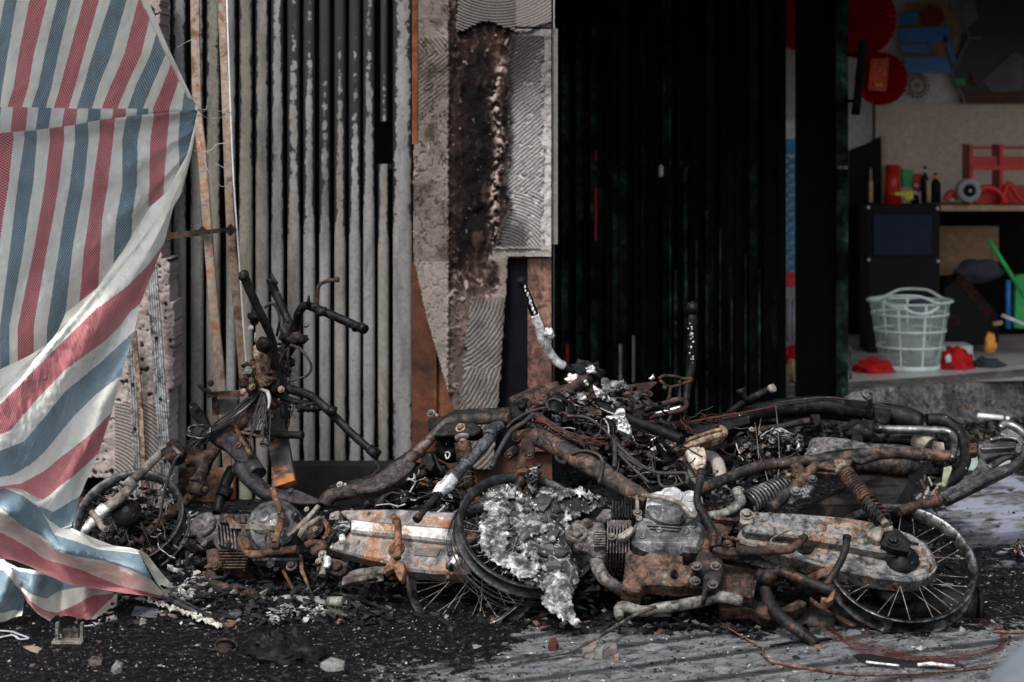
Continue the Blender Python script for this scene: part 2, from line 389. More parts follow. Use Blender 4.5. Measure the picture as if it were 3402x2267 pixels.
rw = ramp(nt, [(0, (.02, .02, .02)), (.07, (.3, .3, .3)), (.14, (1, 1, 1))]); L.new(wv.outputs['Fac'], rw.inputs[0])
mm = nt.nodes.new('ShaderNodeMixRGB'); mm.blend_type = 'MULTIPLY'; mm.inputs[0].default_value = .8; L.new(rp.outputs[0], mm.inputs[1]); L.new(rw.outputs[0], mm.inputs[2])
n4 = noise_n(nt, 22, 6, .7, 0, v)
ad = nt.nodes.new('ShaderNodeMath'); ad.operation = 'ADD'; L.new(at.outputs['Fac'], ad.inputs[0])
ms = nt.nodes.new('ShaderNodeMapRange'); L.new(n4.outputs['Fac'], ms.inputs[0]); ms.inputs[1].default_value = .3; ms.inputs[2].default_value = .7; ms.inputs[3].default_value = -.55; ms.inputs[4].default_value = .55
L.new(ms.outputs[0], ad.inputs[1]); rm = ramp(nt, [(.42, (0, 0, 0)), (.58, (1, 1, 1))]); L.new(ad.outputs[0], rm.inputs[0])
mx = nt.nodes.new('ShaderNodeMixRGB'); L.new(rm.outputs[0], mx.inputs[0]); L.new(mm.outputs[0], mx.inputs[1]); L.new(rc.outputs[0], mx.inputs[2])
mf = nt.nodes.new('ShaderNodeMixRGB'); L.new(af.outputs['Fac'], mf.inputs[0]); L.new(mx.outputs[0], mf.inputs[1]); mf.inputs[2].default_value = (.17, .18, .22, 1)  # foam and pale wet reflections, both painted into the base colour
L.new(mf.outputs[0], b.inputs['Base Color']); ivm = nt.nodes.new('ShaderNodeMapRange'); L.new(rm.outputs[0], ivm.inputs[0]); ivm.inputs[3].default_value = .3; ivm.inputs[4].default_value = .05; L.new(ivm.outputs[0], b.inputs['Specular IOR Level'])
rr = nt.nodes.new('ShaderNodeMapRange'); L.new(n1.outputs['Fac'], rr.inputs[0]); rr.inputs[3].default_value = .25; rr.inputs[4].default_value = .95; L.new(rr.outputs[0], b.inputs['Roughness'])
bp = nt.nodes.new('ShaderNodeBump'); bp.inputs['Strength'].default_value = .8; bp.inputs['Distance'].default_value = .006; L.new(n1.outputs['Fac'], bp.inputs['Height'])
bp2 = nt.nodes.new('ShaderNodeBump'); bp2.inputs['Strength'].default_value = .8; bp2.inputs['Distance'].default_value = .008; L.new(rw.outputs[0], bp2.inputs['Height']); L.new(bp.outputs[0], bp2.inputs['Normal']); L.new(bp2.outputs[0], b.inputs['Normal'])
g = mb.build('ground', m, None, kind='structure')
for nm, arr in (('char', char), ('foam_sheen', foam_sheen)):
    a = g.data.attributes.new(nm, 'FLOAT', 'POINT'); a.data.foreach_set('value', arr)

# ---------------------------------------------------------------- shop step and shop room
M_step = burnt('worn_wet_cement', [(.3, (.05, .045, .04)), (.45, (.13, .12, .11)), (.6, (.24, .225, .21)), (.75, (.33, .31, .3))], 6, (.12, .07, .045), .6, 12, .6, 0, bump=.6, bs=60, rr=.25)
M_floor = burnt('wet_shop_floor', [(.3, (.36, .33, .3)), (.6, (.52, .5, .47)), (.75, (.6, .58, .55))], 4, None, rough=.36, rr=.14, bump=.05)
mb = MB()
e = [(2600, 10.0), (2840, 10.0), (3100, 10.2), (3402, 10.5), (3900, 10.95)]
b0 = 0; nseg = 160
def edgeY(px):
    for (a, ya), (c, yc) in zip(e, e[1:]):
        if a <= px <= c: return ya + (yc - ya) * (px - a) / (c - a)
    return e[-1][1]
for i in range(nseg + 1):
    px = 2600 + 1300 * i / nseg; Y = edgeY(px); x = (px - 1701) / F * Y
    for k, (dy, z) in enumerate(((-.12, -.02), (-.05, .02), (-.02, .06), (-.012, .12), (-.006, .17), (.01, .195), (.03, .2), (.3, .2))):
        q = Vector((x, Y + dy, z)); j = .02 * fbm(q * 9, 4) if k < 6 else 0
        mb.v.append(q + Vector((0, j * 1.4, j * .4)))
for i in range(nseg):
    for k in range(7): mb.face((i * 8 + k, (i + 1) * 8 + k, (i + 1) * 8 + k + 1, i * 8 + k + 1), True)
mb.build('shop_step', M_step, None, kind='structure')
mb = MB(); mb.v += [Vector((1.2, 10.2, .199)), Vector((4.8, 10.6, .199)), Vector((4.8, 13.2, .199)), Vector((1.2, 13.2, .199))]; mb.face((0, 1, 2, 3))
mb.build('shop_floor', M_floor, None, kind='structure')
M_soil = burnt('brown_rubble', [(.3, (.03, .025, .02)), (.5, (.1, .08, .06)), (.7, (.22, .18, .15))], 30, (.4, .36, .3), .68, 60, .9, 0, bump=1)
mb = MB()
for i in range(900):
    px = R.uniform(2780, 3402); Y = R.uniform(9.0, edgeY(px) - .05); py = HOR + CH / Y * F
    mb.chip(P(px, py, Y) + Vector((0, 0, .002)), R.uniform(.006, .02), .5)
mb.build('rubble_below_step', M_soil, None, kind='stuff')

M_dead_black = burnt('dead_black_sheet', [(.3, (.002, .002, .002)), (.7, (.006, .006, .006))], 6, None, rough=.9, spec=.08)
M_wallg = burnt('stained_white_wall', [(.3, (.5, .495, .49)), (.7, (.68, .67, .66))], 2.5, None, rough=.8, bump=.05)
M_wallb = burnt('beige_wall', [(.3, (.56, .46, .4)), (.7, (.68, .57, .5))], 1.6, None, rough=.8, bump=.05)
shop = thing('shop_room', 'dim open shop interior with pale walls behind the dark gate', 'shop', (2.9, 12.5, .2))
mb = MB(); mb.box(Vector((3.0, 12.75, 1.6)), X, YV, Z, 2.0, .05, 1.6); mb.build('back_wall', M_wallg, shop)
mb = MB(); boxpx(mb, 2904, 345, 3700, 1000, 12.68, .02); mb.build('wall_panel', M_wallb, shop, label='beige lower wall panel')
mb = MB(); mb.box(Vector((4.6, 11.6, 1.6)), X, YV, Z, .05, 1.2, 1.6); mb.box(Vector((1.15, 11.6, 1.6)), X, YV, Z, .05, 1.2, 1.6); mb.build('side_wall', M_wallg, shop)
mb = MB(); mb.box(Vector((2.9, 11.5, 2.95)), X, YV, Z, 1.8, 1.35, .05); mb.build('ceiling', M_wallg, shop)
mb = MB(); boxpx(mb, 2800, 690, 3480, 1170, 12.6, .03); mb.build('dark_wall_base', M_dead_black, shop)  # plain black panel low on the back wall

# facade above both gates, keeps the openings under a lintel
M_fac = burnt('smoked_plaster', [(.3, (.02, .02, .02)), (.7, (.1, .095, .09))], 4, None, rough=.9)
mb = MB(); mb.box(Vector((0, 8.45, 3.6)), X, YV, Z, 2.6, .25, 1.4); mb.box(Vector((3.0, 10.4, 3.7)), X, YV, Z, 3.2, .25, 1.4)
mb.box(Vector((0.09, 9.3, 1.5)), X, YV, Z, .09, .9, 1.5)
tag(mb.build('building_front', burnt('black_smoked_plaster', [(.3, (.003, .003, .003)), (.7, (.008, .008, .008))], 4, None, rough=.9, spec=.08)), 'smoke darkened upper wall above the two metal gates', 'building')

# ---------------------------------------------------------------- left gate (grey slats)
def slatmat(name, stops, tintA, tintB):
    m, nt, b = newmat(name); L = nt.links
    tc = nt.nodes.new('ShaderNodeTexCoord'); v = tc.outputs['Object']; uv = nt.nodes.new('ShaderNodeUVMap'); uv.uv_map = 'UVMap'
    mp = nt.nodes.new('ShaderNodeMapping'); mp.inputs['Scale'].default_value = (2.2, 1, .45); L.new(v, mp.inputs[0])
    n = noise_n(nt, 5, 7, .65, .3, mp.outputs[0]); r = ramp(nt, stops); L.new(n.outputs['Fac'], r.inputs[0])
    sx = nt.nodes.new('ShaderNodeSeparateXYZ'); L.new(v, sx.inputs[0]); su = nt.nodes.new('ShaderNodeSeparateXYZ'); L.new(uv.outputs[0], su.inputs[0])
    # soot: u = edge distance weight, v = height weight, both stored per vertex in the UV map
    n2 = noise_n(nt, 26, 6, .7, .2, v); n5 = noise_n(nt, 3.0, 3, .5, 0, v)
    a = nt.nodes.new('ShaderNodeMath'); a.operation = 'ADD'; L.new(su.outputs[0], a.inputs[0])
    k = nt.nodes.new('ShaderNodeMapRange'); L.new(n2.outputs['Fac'], k.inputs[0]); k.inputs[1].default_value = .3; k.inputs[2].default_value = .7; k.inputs[3].default_value = -.28; k.inputs[4].default_value = .28
    L.new(k.outputs[0], a.inputs[1]); a2 = nt.nodes.new('ShaderNodeMath'); a2.operation = 'ADD'; L.new(a.outputs[0], a2.inputs[0])
    k2 = nt.nodes.new('ShaderNodeMapRange'); L.new(n5.outputs['Fac'], k2.inputs[0]); k2.inputs[1].default_value = .3; k2.inputs[2].default_value = .7; k2.inputs[3].default_value = -.2; k2.inputs[4].default_value = .2; L.new(k2.outputs[0], a2.inputs[1])
    rs = ramp(nt, [(.47, (0, 0, 0)), (.56, (1, 1, 1))]); L.new(a2.outputs[0], rs.inputs[0])
    mx = nt.nodes.new('ShaderNodeMixRGB'); L.new(rs.outputs[0], mx.inputs[0]); L.new(r.outputs[0], mx.inputs[1]); mx.inputs[2].default_value = (.012, .012, .016, 1)
    rv = ramp(nt, [(.5, (0, 0, 0)), (.62, (1, 1, 1))]); a3 = nt.nodes.new('ShaderNodeMath'); a3.operation = 'ADD'; L.new(su.outputs[1], a3.inputs[0]); L.new(k.outputs[0], a3.inputs[1]); L.new(a3.outputs[0], rv.inputs[0])
    mo = nt.nodes.new('ShaderNodeMixRGB'); L.new(rv.outputs[0], mo.inputs[0]); L.new(mx.outputs[0], mo.inputs[1]); mo.inputs[2].default_value = (.26, .08, .025, 1)
    L.new(mo.outputs[0], b.inputs['Base Color']); b.inputs['Roughness'].default_value = .62; b.inputs['Specular IOR Level'].default_value = .25
    ng = noise_n(nt, 70, 6, .75, 0, v); rq = ramp(nt, [(.36, (.7, .69, .68)), (.5, (1, 1, 1)), (.68, (1.12, 1.12, 1.12))]); L.new(ng.outputs['Fac'], rq.inputs[0]); mq = nt.nodes.new('ShaderNodeMixRGB'); mq.blend_type = 'MULTIPLY'; mq.inputs[0].default_value = 1; L.new(mo.outputs[0], mq.inputs[1]); L.new(rq.outputs[0], mq.inputs[2]); L.new(mq.outputs[0], b.inputs['Base Color'])
    bp = nt.nodes.new('ShaderNodeBump'); bp.inputs['Strength'].default_value = .4; bp.inputs['Distance'].default_value = .003; L.new(n2.outputs['Fac'], bp.inputs['Height']); L.new(bp.outputs[0], b.inputs['Normal'])
    return m
SG = slatmat('grey_slat', [(.34, (.07, .067, .067)), (.5, (.142, .138, .14)), (.68, (.19, .184, .184))], 0, 0)
SB = slatmat('brown_grey_slat', [(.34, (.065, .06, .056)), (.5, (.138, .127, .116)), (.68, (.18, .172, .168))], 0, 0)
SO = slatmat('ochre_slat', [(.34, (.065, .06, .05)), (.5, (.14, .13, .105)), (.68, (.165, .16, .15))], 0, 0)
lg = thing('slat_gate', 'grey folding metal gate of upright slats with soot blackened edges, left of the pillar', 'gate', (-.9, 8.15, 0))
slats = [(540, 563, SG, 0), (576, 612, SG, 0), (634, 670, SB, 0), (687, 726, SO, 0), (753, 778, SG, 0), (796, 834, SO, .1), (851, 887, SB, .15), (903, 937, SG, .3), (957, 992, SB, .6),
         (1010, 1042, SG, .6), (1063, 1093, SG, .9), (1113, 1144, SB, .75), (1162, 1194, SG, .7), (1209, 1241, SG, .4), (1258, 1288, SB, .7), (1308, 1366, SG, .15)]
def slat(x0, x1, mat, soot, z0, z1, last=False):
    Y = 8.12; a = (x0 - 1701) / F * Y; b = (x1 - 1701) / F * Y; w = b - a; mb = MB(); mb.uv = []; a -= .0042; b += .0042; w = b - a
    prof = [(0, .03), (.0, .015), (.05, .0085), (.14, .0035), (.28, .0008), (.5, 0), (.72, .0008), (.86, .0035), (.95, .0085), (1, .015), (1, .03)]
    edge = [1, 1, .85, .55, .18, 0, .12, .4, .7, 1, 1]
    n = 110
    for i in range(n + 1):
        z = z0 + (z1 - z0) * i / n
        up = sstep(1.02, 1.3, z + .1 * noise.noise(Vector((x0, z * 3, 0))))
        lowd = (1 - sstep(.3, .7, z)) * (.8 if x0 > 850 else .15)
        for (u, d), ed in zip(prof, edge):
            mb.v.append(Vector((a + w * u, Y + d + .002 * noise.noise(Vector((x0, z * 4, u))), z)))
            s = up * (.12 + .2 * min(1, soot + .2) + ed * (.42 + .4 * soot)) + soot * .34 * sstep(1.5, 1.85, z + .08 * noise.noise(Vector((x0, z * 5, 3)))) + lowd * (.22 + .35 * ed) + ed * .12
            mb.uv.append((s, .75 * (1 - sstep(.05, .17, z - z0 * 0)) if x0 < 760 else (.35 * (1 - sstep(.14, .24, z)))))
    m = len(prof)
    for i in range(n):
        for k in range(m - 1): mb.face((i * m + k, i * m + k + 1, (i + 1) * m + k + 1, (i + 1) * m + k), True)
    return mb.build('slat', mat, lg)
for i, (x0, x1, mt, so_) in enumerate(slats):
    if x0 == 1258:
        slat(x0, x1, mt, .5, .1, CH - (545 - HOR) / F * 8.12)['label'] = 'short lower slat with rusty broken top'
        slat(x0 + 8, x1 - 3, SG, .8, CH - (405 - HOR) / F * 8.12, 2.4)['label'] = 'hanging upper slat with broken off lower end'
    else: slat(x0, x1, mt, so_, .0 if x0 < 1000 else .12, 2.4)
M_sill = burnt('charred_sill', [(.3, (.004, .004, .004)), (.6, (.011, .011, .011)), (.74, (.035, .03, .027))], 8, None, rough=.8, spec=.12)
mb = MB(); boxpx(mb, 925, 1548, 1385, 1760, 8.0, .14); mb.build('bottom_sill', M_sill, lg)
mb = MB(); boxpx(mb, 520, 545, 1365, 560, 8.19, .02); mb.build('cross_rail', M_sill, lg)
mb = MB(); boxpx(mb, 576, 1560, 760, 1690, 8.06, .05); mb.build('kick_plate', M_rust, lg)
mb = MB(); mb.box(Vector((-.9, 8.32, 1.3)), X, YV, Z, .95, .02, 1.3); mb.build('dark_interior_sheet', M_dead_black, lg)  # added black sheet stands in for the dark interior behind the slats

# ---------------------------------------------------------------- mortar surfaces (pillar and left wall)
def vcolmat(name, rough=.85):
    m, nt, b = newmat(name); L = nt.links
    a = nt.nodes.new('ShaderNodeAttribute'); a.attribute_name = 'Col'; tc = nt.nodes.new('ShaderNodeTexCoord')
    n = noise_n(nt, 120, 6, .7, 0, tc.outputs['Object']); r = ramp(nt, [(.3, (.6, .6, .6)), (.7, (1.25, 1.22, 1.2))]); L.new(n.outputs['Fac'], r.inputs[0])
    mx = nt.nodes.new('ShaderNodeMixRGB'); mx.blend_type = 'MULTIPLY'; mx.inputs[0].default_value = 1; L.new(a.outputs['Color'], mx.inputs[1]); L.new(r.outputs[0], mx.inputs[2]); L.new(mx.outputs[0], b.inputs['Base Color'])
    bp = nt.nodes.new('ShaderNodeBump'); bp.inputs['Strength'].default_value = .5; bp.inputs['Distance'].default_value = .003; L.new(n.outputs['Fac'], bp.inputs['Height']); L.new(bp.outputs[0], b.inputs['Normal']); b.inputs['Roughness'].default_value = rough; b.inputs['Specular IOR Level'].default_value = .08
    return m
M_mortar = vcolmat('scorched_mortar')
def groove(x, y, ang, per): return .5 + .5 * math.sin((x * math.cos(ang) + y * math.sin(ang)) * 2 * math.pi / per)
def mixc(a, b, t): return tuple(p + (q - p) * t for p, q in zip(a, b))
def relief(name, poly_fn, x0, x1, y0, y1, Y, step, fn, mat, par=None, back=.06):
    mb = MB(); cols = []; nx = int((x1 - x0) / step) + 1; ny = int((y1 - y0) / step) + 1; idx = {}
    for j in range(ny):
        for i in range(nx):
            x = x0 + i * step; y = y0 + j * step
            if not poly_fn(x, y): continue
            h, c = fn(x, y); idx[(i, j)] = len(mb.v); mb.v.append(P(x, y, Y) - YV * h); cols.append(c)
            mb.v.append(P(x, y, Y) + YV * back); cols.append(c)
    cells = [(i, j) for (i, j) in idx if (i + 1, j) in idx and (i, j + 1) in idx and (i + 1, j + 1) in idx]; cs = set(cells)
    for (i, j) in cells:
        q = [idx[(i, j)], idx[(i, j + 1)], idx[(i + 1, j + 1)], idx[(i + 1, j)]]
        mb.face(tuple(q), True)
        for (di, dj, a, b) in ((-1, 0, 0, 1), (0, 1, 1, 2), (1, 0, 2, 3), (0, -1, 3, 0)):
            if (i + di, j + dj) not in cs: mb.face((q[b], q[a], q[a] + 1, q[b] + 1))
    o = mb.build(name, mat, par); a = o.data.color_attributes.new('Col', 'FLOAT_COLOR', 'POINT')
    a.data.foreach_set('color', [k for c in cols for k in (*c, 1)]); return o
def npx(x, y, s, seed=0, o=4): return fbm(Vector((x / s, y / s, seed)), o)
def pil(x, y):
    "relief, stain and painted shade of the pillar: mortar left and right, a dark crumbling core between"
    w = 16 * npx(x, y, 60, 1) + 12 * npx(x, y, 20, 2); wb = 60 * npx(x * .6, y * .6, 90, 61)
    big = npx(x, y * .55, 90, 5); fine = npx(x, y, 14, 4)
    h = .005 * npx(x, y, 60, 3) + .0025 * npx(x, y, 9, 4)
    c = mixc((.11, .09, .08), (.215, .19, .175), max(0, min(1, .5 + 1.3 * big)))
    c = mixc(c, (.06, .05, .046), sstep(.08, .42, npx(x, y * .7, 70, 6) + .05)); c = mixc(c, (.33, .29, .265), .6 * sstep(.2, .45, npx(x, y, 40, 7)))
    Lx = 1490 + .5 * w; Rx = interp([(0, 1690), (100, 1706), (200, 1690), (400, 1692), (480, 1700), (620, 1676), (700, 1690), (780, 1660), (860, 1640), (950, 1660), (1050, 1600), (1250, 1560), (1560, 1540)], y) + w + .3 * wb
    core = sstep(Lx - 5, Lx + 6, x) * (1 - sstep(Rx - 7, Rx + 7, x))
    u = (x - Lx) / max(1, Rx - Lx)
    if core > 0:
        n1 = npx(x, y * .45, 34, 11, 5); n2 = npx(x, y * .7, 15, 13, 4); n3 = npx(x, y * .35, 60, 12)
        mid = math.exp(-((u - .5) / .4) ** 2) * sstep(40, 330, y + wb) * (1 - sstep(760, 940, y + wb))
        band = math.exp(-((x - interp([(90, 1704), (250, 1692), (420, 1672), (650, 1655), (820, 1645)], y) - w * .8) / 17) ** 2) * (1 - sstep(800, 880, y))
        dk = mixc((.006, .0045, .004), (.06, .04, .033), max(0, min(1, .5 + 1.5 * n3 + .8 * n1)))
        dk = mixc(dk, (.15, .12, .105), .7 * sstep(.26, .42, n2 + .35 * (1 - mid) - .1))
        dk = mixc(dk, (.006, .005, .005), max(min(1, mid * 1.1 * (1 - sstep(.1, .35, n1))), band * .95))
        line = math.exp(-((x - interp([(230, 1665), (330, 1640), (480, 1662), (560, 1652), (660, 1640), (780, 1642), (900, 1625)], y) - w * .6) / 13) ** 2) * sstep(170, 240, y) * (1 - sstep(820, 900, y))
        chips = line * sstep(-.05, .12, npx(x, y, 20, 15)) ; chips = max(chips, .8 * sstep(.33, .4, npx(x, y, 22, 16)) * (1 - .6 * mid))
        if y > 880: chips = max(chips, sstep(.12, .26, npx(x, y, 24, 18)) * sstep(880, 980, y))
        dk = mixc(dk, (.62, .56, .52), chips * .85)
        c = mixc(c, dk, core); h += core * (-.016 + .024 * n1 + .007 * n2 + .009 * chips)
        if y > 940: c = mixc(c, mixc((.09, .075, .068), (.2, .175, .16), .5 + n1), .75 * sstep(930, 1010, y + w))
    c = mixc(c, tuple(q * f_ for q, f_ in zip(c, (.62, .54, .52))), .5 + .5 * core)
    h += .007 * math.exp(-((x - Lx) / 6) ** 2) * (1 + 3 * fine)
    if x < Lx:
        if 125 + w < y < 395 and y < 415 - (x - 1390) * 1.3 + 1.5 * w:
            g = groove(x + w * .2, y, rad(52 if y > 178 else 140), 12); h += .003 * g; c = mixc(mixc(c, (.02, .017, .016), .75), c, g)
        cr = abs(npx(x, y * .6, 45, 23)); c = mixc(c, (.02, .017, .016), sstep(.03, .008, cr) * .8); h -= .004 * sstep(.03, .01, cr)
        if y > 870: c = mixc(c, (.26, .225, .2), .45)
    top = 92 + 18 * math.sin(x * .03) + w * .9
    if y < top and x > 1518 + w:
        g = groove(math.hypot(x - 1650 + w * .3, (y + 150) * 1.15), 0, 0, 11); h = .011 + .0045 * g; c = mixc((.01, .009, .009), mixc((.12, .105, .1), (.19, .175, .165), .5 + big), g)
        if x > 1715: c = mixc(c, (.2, .18, .17), .5)
    elif y < top + 9 and x > 1518: c = (.008, .007, .007); h -= .004
    if x > Rx and y < 858 and y >= top:
        pale = mixc((.11, .102, .098), (.34, .328, .322), sstep(230, 480, y + 90 * npx(x, y, 70, 21))); c = mixc(pale, (.2, .19, .18), max(0, min(.7, 1.6 * npx(x, y, 24, 24))))
        lump = sstep(.15, .3, npx(x, y, 26, 27) + (.25 if x > 1795 else 0)); in_g = (x < 1806 + w * .7) and 118 < y < 830
        if in_g and lump < .6:
            yy = y + w * .4; g = groove(x, yy, rad(57), 10.5) if y < 330 + w else (groove(x, yy, rad(50), 11) if y < 640 + wb * .5 else groove(math.hypot(x - 1660, (y - 900)), 0, 0, 10.5)); h = .007 + .0045 * g
            c = mixc(mixc(c, (.03, .028, .027), .85), c, g)
            if y < 470: c = mixc(c, (.02, .017, .016), .82 * (1 - sstep(250, 460, y + (x - 1690) * 1.6)))  # upper grooves darkened: shade painted into the mortar colour
        else: h += .004 * lump
        if y > 690: c = mixc(c, (.035, .032, .031), .85 * sstep(700, 770, y + w) * (1 - sstep(1735, 1775, x + w)))
        ed = sstep(Rx + 26, Rx + 3, x + w * .4 * (1 if y < 500 else .3)); c = mixc(c, (.01, .009, .009), ed * .9)
        if y > 820: c = mixc(c, (.24, .215, .2), .6)
    if abs(y - 94) < 2.2 and x > 1712: c = (.02, .02, .02); h -= .006
    if y > 985 + w and x > 1565 + w - (y - 985) * .12:
        g = groove(math.hypot(x - 1430, (y - 930) * .9) + w * .3, 0, 0, 12) if y < 1225 + w else groove(math.hypot(x - 1250, (y - 1010) * .8) + w * .5, 0, 0, 12)
        h = .008 + .0045 * g; cc = mixc((.03, .026, .025), mixc((.13, .12, .112), (.24, .225, .21), .5 + 1.3 * npx(x, y, 60, 30)), g); c = mixc(c, cc, sstep(985, 1030, y + w))
        if x > 1640: c = mixc(c, (.02, .018, .018), .6 * sstep(1640, 1690, x))
    return h, c
def pilin(x, y):
    w = 10 * npx(x, y, 30, 31)
    lf = 1388 if y < 480 else (1372 + w if y < 860 else 1372 + (y - 860) * .22 + (max(0, y - 1050) * .07) + w * .3)
    rt = 1832 if y < 855 + w * .3 else 1688 + 1.4 * w - max(0, y - 900) * .07
    return lf < x < rt
pillar = thing('pillar', 'scorched brick pillar with comb grooved mortar and a crumbling black core', 'pillar', (P(1610, 398, 8).x, 8, 0))
relief('mortar_face', pilin, 1366, 1838, -40, 1560, 7.93, 3.4, pil, M_mortar, pillar)
M_core = burnt('sooted_brick', [(.3, (.02, .015, .014)), (.5, (.07, .03, .02)), (.7, (.16, .06, .03))], 6, None, rough=.85)
mb = MB(); a = P(1374, 398, 8.02).x; b_ = P(1834, 398, 8.02).x
mb.box(Vector(((a + b_) / 2, 8.2, 1.25)), X, YV, Z, (b_ - a) / 2, .19, 1.25); mb.build('brick_core', M_core, pillar)
M_redtile = burnt('scorched_red_brown_tile', [(.3, (.05, .02, .013)), (.5, (.14, .05, .03)), (.62, (.2, .1, .06)), (.75, (.28, .2, .08))], 9, (.3, .24, .2), .7, 25, .45, 0, bump=.2)
mb = MB(); boxpx(mb, 1753, 860, 1831, 1500, 7.965, .05); mb.build('tile_strip', M_redtile, pillar)
M_navy = burnt('blue_black_panel', [(.3, (.0008, .0008, .0016)), (.7, (.003, .003, .0065))], 8, None, rough=.7, spec=.08)
mb = MB(); boxpx(mb, 1640, 862, 1752, 1500, 7.975, .04); mb.build('dark_panel', M_navy, pillar)
M_beige = burnt('beige_trim', [(.3, (.09, .085, .073)), (.7, (.17, .16, .14))], 6, None, rough=.7)
mb = MB(); boxpx(mb, 1834, 95, 1853, 812, 7.95, .06); mb.build('corner_trim', M_beige, pillar)
M_oxide = burnt('red_oxide_metal', [(.3, (.03, .01, .005)), (.5, (.12, .037, .014)), (.7, (.22, .068, .025))], 7, None, rough=.7)
mb = MB(); boxpx(mb, 1369, -20, 1388, 480, 7.96, .08); mb.build('rusty_jamb', M_oxide, pillar)
mb = MB(); boxpx(mb, 1369, 870, 1450, 1500, 7.985, .03); mb.build('lower_jamb', burnt('dark_red_jamb', [(.3, (.02, .008, .005)), (.55, (.07, .025, .012)), (.72, (.17, .055, .025))], 6, None, rough=.7), pillar)

def lw(x, y):
    w = 14 * npx(x, y, 40, 41)
    c = mixc((.2, .165, .155), (.33, .285, .275), max(0, min(1, .5 + 1.2 * npx(x, y, 60, 42))))
    h = .012 * npx(x, y, 40, 43) + .006 * npx(x, y, 10, 44)
    pit = sstep(.2, .3, npx(x, y, 20, 45)); h -= .012 * pit; c = mixc(c, (.03, .026, .025), pit)
    if y > 1335 + w and x > 380:
        g = groove(math.hypot(x - 330, (y - 1640) * 1.05), 0, 0, 11.5); h = .008 + .005 * g; c = mixc((.045, .037, .035), (.3, .265, .25), g)
    c = mixc(c, (.4, .38, .37), sstep(1290, 1420, y) * sstep(520, 545, x + w))
    return h, c
def lwin(x, y):
    w = 12 * npx(x, y, 26, 51) + 8 * npx(x, y, 9, 52)
    if y > 1590 and x < 345: return False
    return x < (566 + w + (14 if 1000 < y < 1300 else 0) - (30 if y < 860 else 0))
mw = relief('mortar_wall', lwin, 200, 612, -40, 1690, 7.86, 4.0, lw, M_mortar, None, .2)
tag(mw, 'crumbling pinkish mortar wall with arc grooves half hidden behind the striped sheet', 'wall')
mb = MB(); mb.box(Vector((-2.3, 8.0, 1.5)), X, YV, Z, .55, .12, 1.5); tag(mb.build('brick_wall', M_core), 'scorched brown wall behind the striped sheet at far left', 'wall')

# ---------------------------------------------------------------- angle irons and channel strips
def bar(name, pts, Y0, Y1, w, t, mat, label, cat='metal bar', grp=None):
    mb = MB(); n = len(pts)
    ps = [P(p[0], p[1], Y0 + (Y1 - Y0) * i / (n - 1)) for i, p in enumerate(pts)]
    ps = catmull(ps, 6); b0 = len(mb.v)
    for i, p in enumerate(ps):
        d = (ps[min(i + 1, len(ps) - 1)] - ps[max(i - 1, 0)]).normalized(); sx = d.cross(YV).normalized() * -1
        if sx.x < 0: sx = -sx
        for (a, b2) in ((-.5, 0), (-.42, -t), (.42, -t), (.5, 0), (.5, t), (-.5, t)):
            mb.v.append(p + sx * (w * a * (1 + .05 * noise.noise(p * 30))) + YV * (b2 + .0015 * noise.noise(p * 50)))
    for i in range(len(ps) - 1):
        for k in range(6): mb.face((b0 + i * 6 + k, b0 + i * 6 + (k + 1) % 6, b0 + (i + 1) * 6 + (k + 1) % 6, b0 + (i + 1) * 6 + k))
    mb.face(tuple(b0 + k for k in range(6))); mb.face(tuple(b0 + (len(ps) - 1) * 6 + k for k in reversed(range(6))))
    o = mb.build(name, mat); tag(o, label, cat, grp); return o
M_iron = burnt('rusty_painted_iron', [(.3, (.04, .022, .012)), (.42, (.2, .095, .045)), (.49, (.25, .2, .17)), (.56, (.27, .17, .1)), (.65, (.26, .09, .03)), (.8, (.07, .03, .016))], 8, (.06, .03, .02), .66, 30, .8, .1, dist=1.4, grit=.3)
i1 = bar('angle_iron', [(647, -40), (655, 350), (672, 520), (690, 770), (712, 1040), (735, 1290), (762, 1620)], 7.75, 7.5, .037, .006, M_iron, 'rusty leaning upright iron the striped sheet is tied to')
i2 = bar('angle_iron', [(735, -40), (745, 200), (753, 400), (766, 760), (788, 1010), (812, 1300), (838, 1600)], 7.8, 7.55, .034, .006, M_iron, 'rusty leaning upright iron with a pale edge, second from the striped sheet')
M_wedge = plain('pale_strip', (.5, .5, .5), .5)
mb = MB(); mb.tube([P(752, -40, 7.74), P(772, 520, 7.68), P(790, 800, 7.62), P(812, 1134, 7.56), P(826, 1290, 7.52)], .0035, 6, 4); mb.build('pale_edge', M_wedge, i2)
mb = MB(); mb.beam(P(548, 786, 7.6), P(668, 773, 7.6), .024, .006); mb.beam(P(668, 773, 7.6), P(775, 762, 7.6), .018, .006)
for q in ((673, 772), (766, 765)): mb.box(P(q[0], q[1], 7.588), (X + Z).normalized(), YV, (X - Z).normalized(), .018, .004, .018)
tag(mb.build('strap_iron', M_rustd), 'short rusty cross strap joining the two leaning irons', 'metal bar')
M_chan = burnt('grey_ribbed_channel', [(.3, (.14, .14, .145)), (.5, (.24, .24, .25)), (.7, (.33, .33, .34))], 14, (.05, .04, .04), .68, 60, .6, .3)
def chan(x0, y0, x1, y1, Y, wid, label, n=5):
    mb = MB(); a = P(x0, y0, Y); b = P(x1, y1, Y); d = (b - a).normalized(); sx = d.cross(YV).normalized()
    for i in range(n):
        o = (i - (n - 1) / 2) * wid / n
        mb.beam(a + sx * o, b + sx * o, wid / n * .8, .008)
    mb.beam(a + YV * .006, b + YV * .006, wid, .006); c = mb.build('ribbed_channel', M_chan); tag(c, label, 'metal strip')
    for t in (.3, .55, .8, .93): mb = MB(); mb.bolt(a.lerp(b, t) - YV * .006, -YV, .007, .003); mb.build('screw', M_black, c)
    return c
